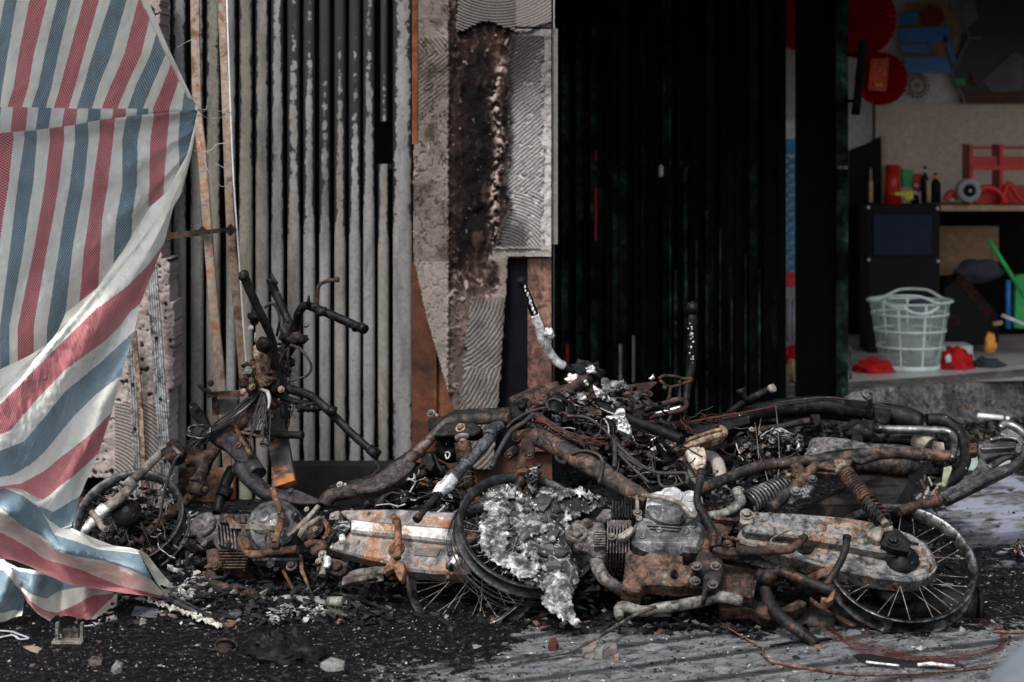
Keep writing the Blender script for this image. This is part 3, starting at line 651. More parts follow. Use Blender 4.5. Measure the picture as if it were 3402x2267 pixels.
chan(502, 880, 560, 1690, 7.75, .045, 'grey ribbed aluminium channel leaning on the mortar wall, right of the other')
chan(432, 1100, 462, 1690, 7.78, .03, 'narrow dark ribbed channel leaning on the mortar wall beside the sheet edge', 3)
bar('wood_batten', [(445, 1100), (470, 1400), (482, 1720)], 7.74, 7.72, .02, .005, M_tan, 'thin tan batten fixed along the narrow dark channel', 'batten')

# ---------------------------------------------------------------- right gate (dark green)
def dgreen(name, k):
    return burnt(name, [(.42, (.0008, .001, .001)), (.58, (.0015 * k, .004 * k, .0036 * k)), (.72, (.004 * k, .014 * k, .012 * k))], 5, (.08, .1, .1), .75, 40, .75, 0, bump=.2, spec=.06)
M_g1 = dgreen('sooty_green_slat', 1.1); M_g2 = dgreen('black_green_slat', .45); M_g3 = dgreen('green_post', 9); M_g4 = dgreen('dim_green_slat', 3.2)
rg = thing('green_gate', 'soot blackened dark green folding gate right of the pillar', 'gate', (.8, 9.95, 0))
xs = list(range(1842, 2600, 24)); ztop = 2.6
edge_lit = {1: 1, 3: .9, 5: .8, 7: .5}
for i, x in enumerate(xs):
    Y = 9.9; mb = MB(); a = (x - 1701) / F * Y; w = 25.5 / F * Y
    d0 = .0 if i % 2 else .035
    z0 = .07
    mb.box(Vector((a + w / 2, Y + d0 + .01, (z0 + ztop) / 2)), X, YV, Z, w / 2, .01, (ztop - z0) / 2)
    if i in (2, 4, 6, 9, 12, 20): mb.box(Vector((a + .003, Y - .006, (z0 + ztop) / 2)), X, YV, Z, .003, .008, (ztop - z0) / 2)
    mb.build('gate_slat', M_g3 if i in (1, 3, 5, 8) else (M_g4 if i % 3 == 0 else M_g2), rg)  # some slats painted brighter green to show in the lintel's shade
for i, x in enumerate(xs):
    if not (i % 2 and x < 2300): continue
    mb = MB(); mb.box(P(x + 12, 541, 9.885), X, YV, Z, .008, .006, .006); mb.build('hinge_pin', M_g3, rg)
mb = MB(); boxpx(mb, 1850, 1384, 2620, 1400, 9.93, .05); mb.build('bottom_rail', M_rustd, rg)
mb = MB(); boxpx(mb, 2225, -60, 2229, 1300, 9.86, .02); boxpx(mb, 2240, 900, 2250, 1390, 9.86, .02); boxpx(mb, 2390, 760, 2396, 1390, 9.86, .02); boxpx(mb, 2428, 1000, 2434, 1390, 9.86, .02); boxpx(mb, 2520, 900, 2526, 1390, 9.86, .02); boxpx(mb, 2272, 560, 2283, 1390, 9.86, .02); boxpx(mb, 2310, 800, 2318, 1390, 9.85, .02); boxpx(mb, 2345, 700, 2352, 1390, 9.85, .02); boxpx(mb, 2474, 850, 2480, 1390, 9.85, .02)
mb.build('lit_edge_strip', dgreen('lit_green_edge', 12), rg)  # brighter green strips paint the light on the lower slat edges
leaf = thing('gate_leaf', 'black steel gate leaf with a green edge post and long round pull handle', 'gate', (P(2720, 398, 9.9).x, 9.9, 0))
mb = MB(); boxpx(mb, 2645, -60, 2779, 1392, 9.9, .04); mb.build('panel', M_g2, leaf)
mb = MB(); boxpx(mb, 2779, -60, 2818, 1398, 9.84, .08); mb.build('edge_post', M_g3, leaf)
mb = MB(); boxpx(mb, 2780, 552, 2816, 563, 9.83, .01); mb.build('pale_tape', M_greym, leaf)
mb = MB(); mb.tube([P(2866, 132, 9.65), P(2856, 260, 9.65), P(2842, 382, 9.65)], .021, 16, 3, 0)
mb.tube([P(2818, 180, 9.86), P(2856, 180, 9.66)], .009, 10, 1, 0); mb.tube([P(2812, 336, 9.86), P(2846, 336, 9.66)], .009, 10, 1, 0)
mb.build('pull_handle', M_navy, leaf)
mb = MB(); mb.tube([P(2812, 1145, 9.8), P(2822, 1155, 9.78), P(2826, 1180, 9.78), P(2826, 1260, 9.8)], .006, 8, 3, 0); mb.build('bolt_rod', M_greym, leaf)
M_gate_red = plain('gate_slit_red', (.22, .008, .006), .8)  # plain red, no emission; strips added for red goods glimpsed through slits
for (x0, y0, x1, y1, w) in ((1976, 625, 1984, 800, 'tall'), (1977, 500, 1983, 535, 'short')):
    mb = MB(); boxpx(mb, x0, y0, x1, y1, 9.86, .006); tag(mb.build('red_strip', M_gate_red), w + ' narrow red strip standing in for red goods behind a gate slit', 'strip')
for (x0, y0, x1, y1, w, mt) in ((2056, 1145, 2066, 1270, 'orange topped pale', M_pale), (2100, 1115, 2109, 1270, 'pale', M_beige), (1880, 1145, 1890, 1290, 'red', M_gate_red)):
    mb = MB(); boxpx(mb, x0, y0, x1, y1, 9.865, .006); tag(mb.build('paint_sliver', mt), w + ' upright sliver showing low in the green gate', 'strip')
mb = MB(); mb.blob(P(2195, 570, 9.87), .03, 3, (.5, .15, 1)); tag(mb.build('reflector', M_ltm), 'small pale bluish smudge of melted plastic stuck on the dark gate', 'plastic lump')
#@TARP
# ---------------------------------------------------------------- striped tarpaulin
def lerp(a, b, t): return a + (b - a) * t
def rowU(rows, x, y):
    "stripe coordinate from tables of stripe borders at several heights (crop scale 1.383)"
    x *= 1.383; y *= 1.383
    ks = [r[0] for r in rows]
    if y <= ks[0]: bs = rows[0][1]
    elif y >= ks[-1]: bs = rows[-1][1]
    else:
        for (ya, A), (yb, B) in zip(rows, rows[1:]):
            if y <= yb:
                t = (y - ya) / (yb - ya); bs = [lerp(p, q, t) for p, q in zip(A, B)]; break
    n = len(bs)
    if x <= bs[0]: return -(bs[0] - x) / 60
    for i in range(n - 1):
        if x <= bs[i + 1]: return i + (x - bs[i]) / max(1e-6, bs[i + 1] - bs[i])
    return n - 1 + (x - bs[-1]) / 60
# borders: U=0 blue|cream, 1 cream|red, 2 red|cream, 3 cream|blue, 4 blue|cream ...
T1 = [(-40, [90, 145, 228, 273, 340, 395, 466, 522, 600, 650, 722, 772, 845, 897, 970, 1022, 1090]),
      (0, [80, 135, 218, 262, 330, 383, 455, 508, 585, 635, 706, 760, 830, 885, 955, 1010, 1080]),
      (250, [38, 85, 155, 205, 270, 315, 385, 425, 515, 570, 650, 690, 765, 800, 862, 920, 980]),
      (400, [14, 62, 130, 175, 240, 275, 345, 382, 455, 505, 580, 620, 700, 745, 812, 850, 905]),
      (500, [2, 30, 100, 140, 212, 245, 315, 350, 425, 465, 540, 585, 660, 700, 778, 835, 900])]
T2 = [(490, [8, 60, 128, 178, 240, 298, 357, 408, 468, 520, 580, 630, 686, 703, 778, 835, 900]),
      (600, [-5, 48, 118, 162, 225, 280, 345, 395, 455, 510, 570, 622, 680, 700, 778, 835, 900])]
T3 = [(540, [-140, -70, 60, 110, 170, 222, 292, 342, 405, 458, 530, 580, 655, 705, 778, 825, 912]),
      (640, [-140, -70, 62, 112, 172, 230, 295, 345, 410, 455, 520, 560, 636, 690, 768, 818, 900]),
      (850, [-160, -95, 40, 80, 155, 205, 270, 320, 390, 425, 495, 562, 632, 685, 752, 830, 900]),
      (1000, [-170, -110, 15, 62, 130, 180, 245, 292, 362, 408, 470, 535, 610, 680, 750, 830, 900]),
      (1150, [-180, -130, -5, 45, 110, 155, 215, 270, 335, 385, 460, 522, 605, 680, 750, 830, 900]),
      (1500, [-220, -170, -60, 0, 45, 80, 155, 215, 298, 355, 440, 515, 600, 680, 750, 830, 900])]
tv = MB(); tv.uv = []
def crumple(p):
    a = 1 - 2 * abs(noise.noise(p * 5 + Vector((3, 1, 0)))); b2 = 1 - 2 * abs(noise.noise(p * 13 + Vector((0, 4, 2))))
    return .012 * a + .010 * b2 + .0045 * (1 - 2 * abs(noise.noise(p * 34))) + .018 * noise.noise(p * 2.2)
def tpatch(nx, ny, pos, uf, amp=1.0):
    b0 = len(tv.v)
    for j in range(ny + 1):
        for i in range(nx + 1):
            s = i / nx; t = j / ny; px, py, Y = pos(s, t); w = P(px, py, Y)
            Y2 = Y + crumple(w) * amp
            gy = (CH - .004) * F / (py - HOR) if py > HOR + 50 else 99
            Y2 = min(Y2, gy); tv.v.append(P(px, py, Y2)); tv.uv.append(uf(px, py, s, t))
    for j in range(ny):
        for i in range(nx):
            k = b0 + j * (nx + 1) + i; tv.face((k, k + nx + 1, k + nx + 2, k + 1), True)
right1 = [(-60, 452), (0, 492), (150, 555), (270, 612), (330, 640), (356, 657)]
def hemx(y): return interp(right1, y)
def Yb(px): return 6.25 + 1.2 * max(-.1, px / 655)
def p1(s, t):
    y = -60 + t * (417 + 6); xr = hemx(y); x = -60 + s * (xr + 60)
    y2 = y + (2 * (1 - s) if t > .95 else 0)
    return x, y2, Yb(x) - .38 * (1 - t) + .05 * math.sin(x * .011 + y * .006) * (1 - s)
def u1(px, py, s, t):
    h = 26 * (1 - t * .6)
    if px > hemx(py) - h and py < 330: return (.5 - .4 * (px - hemx(py)) / h, py / 1000)
    return (rowU(T1, px, py), py / 1000)
tpatch(150, 90, p1, u1)
upf = [(-60, 354), (0, 355), (300, 361), (600, 361), (657, 360)]; lof = [(-60, 452), (0, 446), (120, 436), (240, 420), (330, 402), (480, 384), (600, 372), (657, 368)]
def p2(s, t):
    x = -60 + s * 718; a = interp(upf, x); b_ = interp(lof, x); th = t * math.pi
    return x, lerp(a, b_, (1 - math.cos(th)) / 2), Yb(x) - .015 - .05 * math.sin(th) * (1 - .8 * s)
tpatch(130, 14, p2, lambda px, py, s, t: (rowU(T2, px, py), py / 1000 + .2), .25)
c0 = [(-60, 1262), (0, 1228), (90, 1185), (180, 1134), (217, 1041), (325, 955), (376, 878), (405, 839), (470, 735), (499, 687), (557, 636), (629, 499), (657, 364)]
def hline(x):
    return interp(sorted(c0), x)
def p3(s, t):
    x = -60 + s * 716; a = interp(lof, x) - 3; b_ = hline(x) + 14; y = lerp(a, b_, t)
    tension = .03 * math.sin((y - 370) / (x - 760) * 14) * (s)
    return x, y, Yb(x) - .01 + tension + .05 * sstep(0, .12, t) - .05
def u3(px, py, s, t): return (rowU(T3, px, py), py / 1000 + .4)
tpatch(150, 130, p3, u3)
def resample(c, n):
    L = [0]
    for a, b in zip(c, c[1:]): L.append(L[-1] + math.hypot(b[0] - a[0], b[1] - a[1]))
    out = []
    for i in range(n + 1):
        d = L[-1] * i / n
        for k in range(len(c) - 1):
            if d <= L[k + 1] + 1e-9:
                t = (d - L[k]) / max(1e-9, L[k + 1] - L[k]); out.append((lerp(c[k][0], c[k + 1][0], t), lerp(c[k][1], c[k + 1][1], t))); break
    return out
def loft(curves, us, n, sub, Yf, amp=1.0):
    cs = [resample(c, n) for c in curves]
    def pos(s, t):
        q = t * (len(cs) - 1); k = min(int(q), len(cs) - 2); f = q - k; i = round(s * n)
        a = cs[k][i]; b = cs[k + 1][i]; x = lerp(a[0], b[0], f); y = lerp(a[1], b[1], f); return x, y, Yf(x, y, s, t)
    def uf(px, py, s, t):
        q = t * (len(cs) - 1); k = min(int(q), len(cs) - 2); f = q - k; return (lerp(us[k], us[k + 1], f), s * n / 100)
    tpatch(n, sub * (len(cs) - 1), pos, uf, amp)
def k5(pts): return [(x / 1.384, 1134 + y / 1.384) for x, y in pts]
C = [c0,
     [(-60, 1318), (0, 1290), (90, 1215), (166, 1134), (253, 1041), (318, 969), (405, 868), (463, 788), (550, 651), (593, 578), (632, 506), (658, 368)],
     [(-60, 1320), (0, 1293), (92, 1217), (168, 1136), (256, 1043), (322, 971), (410, 872), (480, 790), (568, 690), (606, 640), (636, 515), (658, 372)],
     [(-60, 1385), (0, 1344), (86, 1257), (173, 1170), (311, 1034), (427, 947), (500, 872), (545, 808)],
     [(-60, 1462), (0, 1443), (36, 1430), (110, 1340), (217, 1228), (347, 1134), (398, 1085), (434, 1034), (466, 1010)],
     [(-60, 1512), (7, 1495), (80, 1466), (140, 1395), (217, 1300), (340, 1199), (447, 1098)],
     [(-60, 1600), (43, 1582), (100, 1550), (145, 1510), (246, 1387), (311, 1322), (401, 1253)],
     [(-60, 1625), (69, 1607), (145, 1567), (200, 1520), (289, 1452), (372, 1369)],
     [(-60, 1650), (60, 1640), (145, 1660), (200, 1615), (253, 1575), (327, 1506)],
     [(-60, 1660), (70, 1660), (150, 1690), (177, 1701), (220, 1675), (266, 1648)],
     [(-60, 1690), (90, 1690), (150, 1720), (200, 1760), (238, 1748)]]
def Y4(x, y, s, t): return 6.22 + 1.1 * x / 655 - .08 - .3 * (y - 400) / 1300 + .06 * math.sin(t * 9 + s * 3) * (1 - s) + (.05 * math.sin(s * 9 + t * 14) * sstep(.15, .3, t) * s)
loft(C, [4.05, 4.95, 4.1, 5, 6, 7, 8, 9, 10, 11, 12], 110, 14, Y4, .9)
C = [k5(c) for c in (
    [(-60, 600), (0, 615), (100, 680), (200, 738), (260, 800), (330, 860), (430, 905), (520, 940), (600, 950), (628, 958)],
    [(-60, 640), (0, 665), (100, 700), (180, 760), (220, 830), (250, 888), (340, 915), (450, 955), (560, 965), (640, 975)],
    [(-60, 740), (0, 765), (100, 850), (170, 885), (220, 920), (250, 958), (350, 990), (480, 1010), (600, 1050), (700, 1100)],
    [(-60, 860), (0, 880), (60, 910), (150, 960), (200, 1000), (300, 1030), (380, 1055), (450, 1085), (540, 1120), (772, 1180)],
    [(-60, 990), (0, 1000), (60, 1005), (130, 1032), (200, 1065), (290, 1108), (380, 1128), (450, 1140), (530, 1152), (765, 1184)])]
def Y5(x, y, s, t): return 5.93 + .5 * x / 570 + .05 * math.sin(s * 16 + t * 5) + .07 * math.sin(t * 8.5 + 1) - .12 * t
loft(C, [12.35, 12, 11, 10, 9], 120, 16, Y5, .8)
C = [k5(c) for c in ([(628, 958), (650, 962), (680, 985), (730, 1050), (798, 1128)], [(636, 975), (655, 1000), (690, 1060), (720, 1110), (772, 1180)])]
loft(C, [4.1, 4.9], 20, 10, lambda x, y, s, t: 5.93 + .5 * x / 570 - .03 + .04 * t, .4)
C = [k5(c) for c in (
    [(-60, 985), (20, 1010), (80, 1040), (200, 1060), (330, 1105), (430, 1130), (520, 1150)],
    [(20, 1015), (50, 1060), (110, 1100), (210, 1105), (300, 1110), (360, 1120), (520, 1152)],
    [(50, 1060), (80, 1120), (150, 1170), (215, 1190), (270, 1150), (380, 1130), (520, 1156)],
    [(80, 1110), (130, 1190), (200, 1235), (260, 1250), (340, 1215), (420, 1170), (522, 1160)],
    [(120, 1190), (160, 1240), (240, 1280), (330, 1295), (395, 1300), (460, 1230), (530, 1165)],
    [(130, 1205), (180, 1260), (245, 1300), (300, 1328), (420, 1310), (538, 1280), (540, 1165)])]
def Y6(x, y, s, t): return 6.12 + .35 * x / 570 - .12 * t + .06 * math.sin(s * 12 + t * 4)
loft(C, [14.9, 15.2, 16, 17, 18, 19.2], 80, 12, Y6, .7)
C = [k5(c) for c in ([(-60, 990), (20, 1005), (60, 1060), (110, 1110)], [(-60, 1060), (20, 1070), (60, 1120), (112, 1190)], [(-60, 1240), (20, 1240), (70, 1230), (106, 1240)], [(-60, 1300), (20, 1290), (70, 1268), (100, 1262)])]
loft(C, [14.4, 15.2, 15.9, 16.3], 40, 12, lambda x, y, s, t: 6.06 + .3 * x / 570 + .04 * math.sin(s * 7 + t * 4), .7)
m, nt, b = newmat('woven_striped_plastic'); L = nt.links
uv = nt.nodes.new('ShaderNodeUVMap'); uv.uv_map = 'UVMap'; su = nt.nodes.new('ShaderNodeSeparateXYZ'); L.new(uv.outputs[0], su.inputs[0])
tc = nt.nodes.new('ShaderNodeTexCoord')
nw = noise_n(nt, 60, 2, .5, 0, tc.outputs['Object']); wo = nt.nodes.new('ShaderNodeMath'); wo.operation = 'MULTIPLY_ADD'; L.new(nw.outputs['Fac'], wo.inputs[0]); wo.inputs[1].default_value = .08; L.new(su.outputs[0], wo.inputs[2])
d4 = nt.nodes.new('ShaderNodeMath'); d4.operation = 'MULTIPLY'; d4.inputs[1].default_value = .25; L.new(wo.outputs[0], d4.inputs[0])
fr = nt.nodes.new('ShaderNodeMath'); fr.operation = 'FRACT'; L.new(d4.outputs[0], fr.inputs[0])
CREAM = (.82, .81, .74); REDC = (.46, .015, .05); BLUC = (.012, .12, .2)
r = ramp(nt, [(0, CREAM), (.26, REDC), (.51, CREAM), (.76, BLUC)], 'CONSTANT'); L.new(fr.outputs[0], r.inputs[0])
ck = nt.nodes.new('ShaderNodeTexChecker'); ck.inputs['Scale'].default_value = 1
cb = nt.nodes.new('ShaderNodeCombineXYZ')
for k, mul in ((0, 13.0), (1, 215.0)):
    q = nt.nodes.new('ShaderNodeMath'); q.operation = 'MULTIPLY'; q.inputs[1].default_value = mul; L.new(su.outputs[k], q.inputs[0]); L.new(q.outputs[0], cb.inputs[k])
cb.inputs[2].default_value = .5
L.new(cb.outputs[0], ck.inputs[0])
mc = nt.nodes.new('ShaderNodeMath'); mc.operation = 'MULTIPLY'; mc.inputs[1].default_value = .5; L.new(ck.outputs['Fac'], mc.inputs[0])
mx = nt.nodes.new('ShaderNodeMixRGB'); L.new(mc.outputs[0], mx.inputs[0]); L.new(r.outputs[0], mx.inputs[1]); mx.inputs[2].default_value = (.76, .75, .7, 1)
nd = noise_n(nt, 5, 5, .6, 0, tc.outputs['Object']); rd = ramp(nt, [(.3, (.7, .7, .67)), (.5, (.96, .96, .95)), (.65, (1.08, 1.08, 1.08))]); L.new(nd.outputs['Fac'], rd.inputs[0])
ml = nt.nodes.new('ShaderNodeMixRGB'); ml.blend_type = 'MULTIPLY'; ml.inputs[0].default_value = 1; L.new(mx.outputs[0], ml.inputs[1]); L.new(rd.outputs[0], ml.inputs[2])
L.new(ml.outputs[0], b.inputs['Base Color']); b.inputs['Roughness'].default_value = .42
n3 = noise_n(nt, 28, 6, .6, .8, tc.outputs['Object']); n3.noise_type = 'RIDGED_MULTIFRACTAL' if hasattr(n3, 'noise_type') else n3.noise_type
bp = nt.nodes.new('ShaderNodeBump'); bp.inputs['Strength'].default_value = .7; bp.inputs['Distance'].default_value = .006; L.new(n3.outputs['Fac'], bp.inputs['Height'])
bp3 = nt.nodes.new('ShaderNodeBump'); bp3.inputs['Strength'].default_value = .25; bp3.inputs['Distance'].default_value = .001; L.new(ck.outputs['Fac'], bp3.inputs['Height']); L.new(bp.outputs[0], bp3.inputs['Normal'])
L.new(bp3.outputs[0], b.inputs['Normal'])
tr = nt.nodes.new('ShaderNodeBsdfTranslucent'); L.new(ml.outputs[0], tr.inputs[0]); msx = nt.nodes.new('ShaderNodeMixShader'); msx.inputs[0].default_value = .18
L.new(b.outputs[0], msx.inputs[1]); L.new(tr.outputs[0], msx.inputs[2]); L.new(msx.outputs[0], nt.nodes['Material Output'].inputs[0])
tarp = tag(tv.build('tarpaulin', m), 'red, white and blue striped woven plastic sheet tied to a rusty iron', 'tarpaulin')
mb = MB()
for pts in ([(655, 362, 7.4), (682, 364, 7.5), (688, 352, 7.6)], [(656, 364, 7.4), (700, 368, 7.55), (768, 374, 7.7)], [(650, 366, 7.4), (680, 372, 7.5)], [(657, 360, 7.4), (690, 395, 7.6), (740, 390, 7.7)],
            [(588, 158, 7.35), (620, 140, 7.6), (655, 126, 7.68)]):
    mb.tube([P(*q) for q in pts], .0016, 5, 4, 0)
mb.build('tie_wire', M_wireg, tarp)
mb = MB()
mb.tube([P(635, 500, 7.5), (P(665, 505, 7.6)), P(700, 500, 7.62), P(720, 480, 7.66), P(752, 477, 7.66)], .0016, 5, 4, 0)
mb.tube([P(690, 505, 7.58), P(710, 540, 7.6), P(745, 560, 7.6), P(756, 590, 7.6), P(752, 612, 7.62), P(735, 620, 7.62), P(705, 590, 7.6), P(680, 540, 7.6), P(660, 470, 7.6)], .0014, 5, 4, 0)
tag(mb.build('loose_wire', M_wireg), 'thin pale wire looped between the two leaning irons', 'wire')
#@SHOP
# ---------------------------------------------------------------- things inside the shop
P_red = plain('red_plastic', (.48, .012, .008), .4); P_green = plain('green_plastic', (.02, .3, .07), .5); P_blue = plain('blue_plastic', (.02, .17, .5), .45)
P_yel = plain('yellow_plastic', (.6, .5, .03), .5); P_blk = plain('black_plastic', (.004, .004, .005), .7); P_wood = plain('pale_wood', (.42, .3, .18), .7)
P_wht = plain('white_plastic', (.55, .56, .56), .5); P_grey = plain('grey_plastic', (.3, .3, .32), .5); P_brn = plain('brown_board', (.24, .15, .09), .8)
P_mint = plain('mint_plastic', (.6, .72, .68), .4, .06); P_gold = plain('gold_print', (.8, .35, .05), .5); P_rednt = plain('red_cloth', (.42, .01, .015), .85)
P_dcl = plain('dark_cloth', (.04, .045, .06), .9); P_navy = plain('navy_film', (.006, .013, .04), .6); P_pink = plain('faded_pink_print', (.27, .2, .2), .8)
def cyl(mb, px, py0, py1, Y, rpx, rpx2=None, seg=20):
    a = P(px, py0, Y); b = P(px, py1, Y); k = Y / F; rpx2 = rpx if rpx2 is None else rpx2
    return mb.lathe([(rpx2 * k, 0), (rpx * k, (a - b).length)], b, Z, seg)
def flat(mb, pts, Y, t=.006): return mb.plate(Vert(Y), pts, -t, 0, .001)
# basket
bk = thing('laundry_basket', 'pale mint plastic laundry basket with lattice sides standing on the wet shop floor', 'basket', (P(3023, 1228, 10.85).x, 10.85, .2))
bc = Vector((P(3023, 1228, 10.85).x, 10.85, .2)); k = 10.85 / F; H = (1228 - 1000) * k; r0 = 96 * k; r1 = 132 * k
mb = MB(); nu, nv = 90, 34
def bpt(i, v, o=0):
    th = 2 * math.pi * i / nu; r = lerp(r0, r1, v) + o; dip = 0
    return bc + Vector((math.cos(th) * r, math.sin(th) * r, H * v))
for j in range(nv):
    for i in range(nu):
        solid = j in (0, 1, 11, 19, 27, 33) or i % 10 == 0
        q = [bpt(i, j / nv), bpt(i + 1, j / nv), bpt(i + 1, (j + 1) / nv), bpt(i, (j + 1) / nv)]
        b0 = len(mb.v); mb.v += q
        if solid: mb.face((b0, b0 + 1, b0 + 2, b0 + 3), True); continue
        c_ = sum(q, Vector()) / 4; mb.v += [c_ + (v_ - c_) * .84 for v_ in q]
        for a in range(4): mb.face((b0 + a, b0 + (a + 1) % 4, b0 + 4 + (a + 1) % 4, b0 + 4 + a))
mb.build('lattice_side', P_mint, bk)
mb = MB(); mb.lathe([(r0 - .004, 0), (r0 + .004, 0), (r0 + .006, .03), (r0 - .002, .03)], bc, Z, 48, True); mb.lathe([(r0 * .98, .004), (.001, .006)], bc, Z, 40); mb.build('base', P_mint, bk)
for vv in (11.5, 19.5, 27.5):
    mb = MB(); rr_ = lerp(r0, r1, vv / nv); mb.lathe([(rr_ - .003, -.006), (rr_ + .005, -.006), (rr_ + .005, .008), (rr_ - .003, .008)], bc + Z * H * vv / nv, Z, 48, True); mb.build('band', P_mint, bk)
mb = MB(); pts = []
for i in range(97):
    th = 2 * math.pi * i / 96; c_ = math.cos(th + .35 ); hump = math.exp(-((abs(math.sin(th / 1.0 + .30)) - 1) / .18) ** 2)
    pts.append(bc + Vector((math.cos(th) * (r1 + .008), math.sin(th) * (r1 + .008), H + .045 * hump)))
mb.tube(pts, .011, 8, 1, 0, flat=.7, caps=False); mb.build('rim', P_mint, bk)
for sg in (-1, 1):
    mb = MB(); q = []
    for i in range(17):
        u = i / 16; th = -math.pi / 2 * (1) + (u - .5) * .95 + (math.pi if sg > 0 else 0) + .1
        q.append(bc + Vector((math.cos(th) * (r1 - .004), math.sin(th) * (r1 - .004), H - .012 - .045 * math.sin(u * math.pi) ** .6)))
    mb.tube(q, .009, 8, 1, 0); mb.build('handle', P_mint, bk)
mb = MB(); mb.blob(bc + Vector((-.03, -.02, .16)), .1, 4, (1, .8, .9), .3); mb.blob(bc + Vector((.05, 0, .1)), .09, 9, (1, .8, .8), .3); tag(mb.build('crumpled_bag', P_grey), 'pale crumpled bag inside the mint basket', 'bag')
mb = MB(); mb.blob(bc + Vector((.06, .02, H - .03)), .07, 6, (1, .8, .5), .3); tag(mb.build('clothing', P_dcl), 'dark navy clothing heaped in the top of the mint basket', 'clothing')
def cloth(px0, px1, py0, py1, Y, mat, label, cat='cloth', seed=1):
    a = P(px0, py1, Y); b_ = P(px1, py0, Y); c_ = (a + b_) / 2; c_.z = .2 + (b_.z - a.z) * .1; mb = MB()
    mb.blob(c_, 1, seed, ((b_.x - a.x) / 2 * .95, .1, (b_.z - a.z) * .85), .4, 2.4, 18)
    for i, v in enumerate(mb.v):
        if v.z < .201: v.z = .201
    return tag(mb.build('cloth', mat), label, cat)
cloth(2825, 2975, 1190, 1229, 10.75, P_rednt, 'flat red cloth on the floor left of the mint basket', seed=2)
cloth(3112, 3235, 1165, 1229, 10.9, P_rednt, 'bunched red cloth on the floor right of the mint basket', seed=5)
cloth(3228, 3332, 1203, 1229, 11.0, P_dcl, 'dark blue grey cloth on the floor beside the bunched red cloth', seed=7)
mb = MB(); boxpx(mb, 3122, 1150, 3232, 1200, 11.3, .2); tag(mb.build('carton', P_wht), 'white box lying behind the bunched red cloth', 'box')
mb = MB(); mb.blob(P(3150, 1192, 10.78), .018, 3, (1, .3, 1.3)); tag(mb.build('paper_tag', P_wht), 'small white tag on the bunched red cloth', 'tag')
# fans on the wall
def fan(px, py, rpx, Y, label, a0=0, a1=360, n=34):
    mb = MB(); c_ = P(px, py, Y); k = Y / F; b0 = 0; st = int((a1 - a0) / 360 * n * 2)
    mb.v.append(c_)
    for i in range(st + 1):
        th = rad(a0 + (a1 - a0) * i / st); r_ = rpx * k
        for q, rr2 in enumerate((.15, .6, 1.0)):
            mb.v.append(c_ + Vector((math.cos(th) * r_ * rr2, -(.032 if i % 2 else 0) * rr2, math.sin(th) * r_ * rr2)))
    for i in range(st):
        a = 1 + i * 3; b = 1 + (i + 1) * 3
        mb.face((0, a, b)); mb.face((a, a + 1, b + 1, b)); mb.face((a + 1, a + 2, b + 2, b + 1))
    return tag(mb.build('paper_fan', P_red), label, 'paper fan')
fan(2845, 62, 132, 12.2, 'large pleated red paper fan high on the shop wall')
fan(2925, 262, 88, 12.1, 'small pleated red paper fan below the large one')
fan(2660, 60, 110, 11.9, 'red paper fan seen through the gap between the two dark gates')
mb = MB(); mb.plate(Vert(12.04), [(2893, 196), (2955, 192), (2944, 305), (2883, 300)], -.01, 0, .001); en = mb.build('red_packet', plain('bright_red_paper', (.65, .04, .01), .5)); tag(en, 'bright red paper packet with gold print on the small red fan', 'paper packet')
mb = MB()
for q in range(16):
    x = R.uniform(2900, 2945); y = R.choice([R.gauss(208, 7), R.gauss(238, 6), R.gauss(282, 10)]); mb.blob(P(x - (y - 200) * .09, y, 12.02), R.uniform(.004, .010), q, (1, .2, 1), .5, 2, 5)
mb.build('gold_print', P_gold, en)
# posters / panels
mb = MB(); flat(mb, [(2985, 95), (3012, 8), (3145, 6), (3200, 100), (3172, 130), (3160, 210), (2995, 215)], 12.6); po = tag(mb.build('wall_poster', P_brn), 'brown hexagonal wall picture showing blue and red goods', 'poster')
mb = MB()
for q in ([(2986, 45), (3050, 42), (3048, 78), (2990, 85)], [(2984, 95), (3150, 88), (3155, 140), (2992, 142)], [(2990, 148), (3090, 146), (3090, 175), (2996, 172)], [(3002, 190), (3140, 186), (3165, 240), (3015, 242)], [(3130, 120), (3145, 120), (3180, 205), (3165, 212)]): flat(mb, q, 12.59)
mb.build('blue_shape', P_blue, po)
mb = MB(); flat(mb, [(3055, 40), (3090, 14), (3130, 30), (3138, 70), (3110, 88), (3060, 82)], 12.592); mb.build('red_shape', plain('dull_red', (.18, .03, .015)), po)
mb = MB(); flat(mb, [(3150, -60), (3205, 120), (3160, 235), (3204, 344), (3700, 346), (3700, -60)], 12.62); po2 = tag(mb.build('wall_poster', plain('dark_photo_print', (.03, .03, .036), .5)), 'large dark hexagonal wall picture at the top right', 'poster')
mb = MB(); flat(mb, [(3260, 270), (3370, 170), (3402, 190), (3402, 300), (3300, 310)], 12.605); flat(mb, [(3150, 0), (3240, 0), (3250, 60), (3200, 110)], 12.605); mb.build('pale_patch', plain('grey_print', (.13, .13, .16), .6), po2)
mb = MB(); flat(mb, [(3175, 262), (3205, 262), (3210, 285), (3180, 282)], 12.6); mb.build('green_patch', P_green, po2)
mb = MB(); flat(mb, [(3190, 310), (3390, 305), (3392, 340), (3190, 340)], 12.6); flat(mb, [(3222, 240), (3240, 262), (3250, 285), (3228, 280)], 12.6); mb.build('brown_patch', plain('dark_red_brown', (.1, .04, .03)), po2)
mb = MB(); mb.tube([P(3185, 0, 12.6), P(3220, 126, 12.6), P(3162, 240, 12.6), P(3208, 345, 12.6)], .004, 5, 1, 0); mb.tube([P(3220, 126, 12.6), P(3260, 126, 12.6)], .004, 5, 1, 0); mb.build('pale_border', P_grey, po2)
mb = MB(); c_ = P(3047, 285, 12.66)
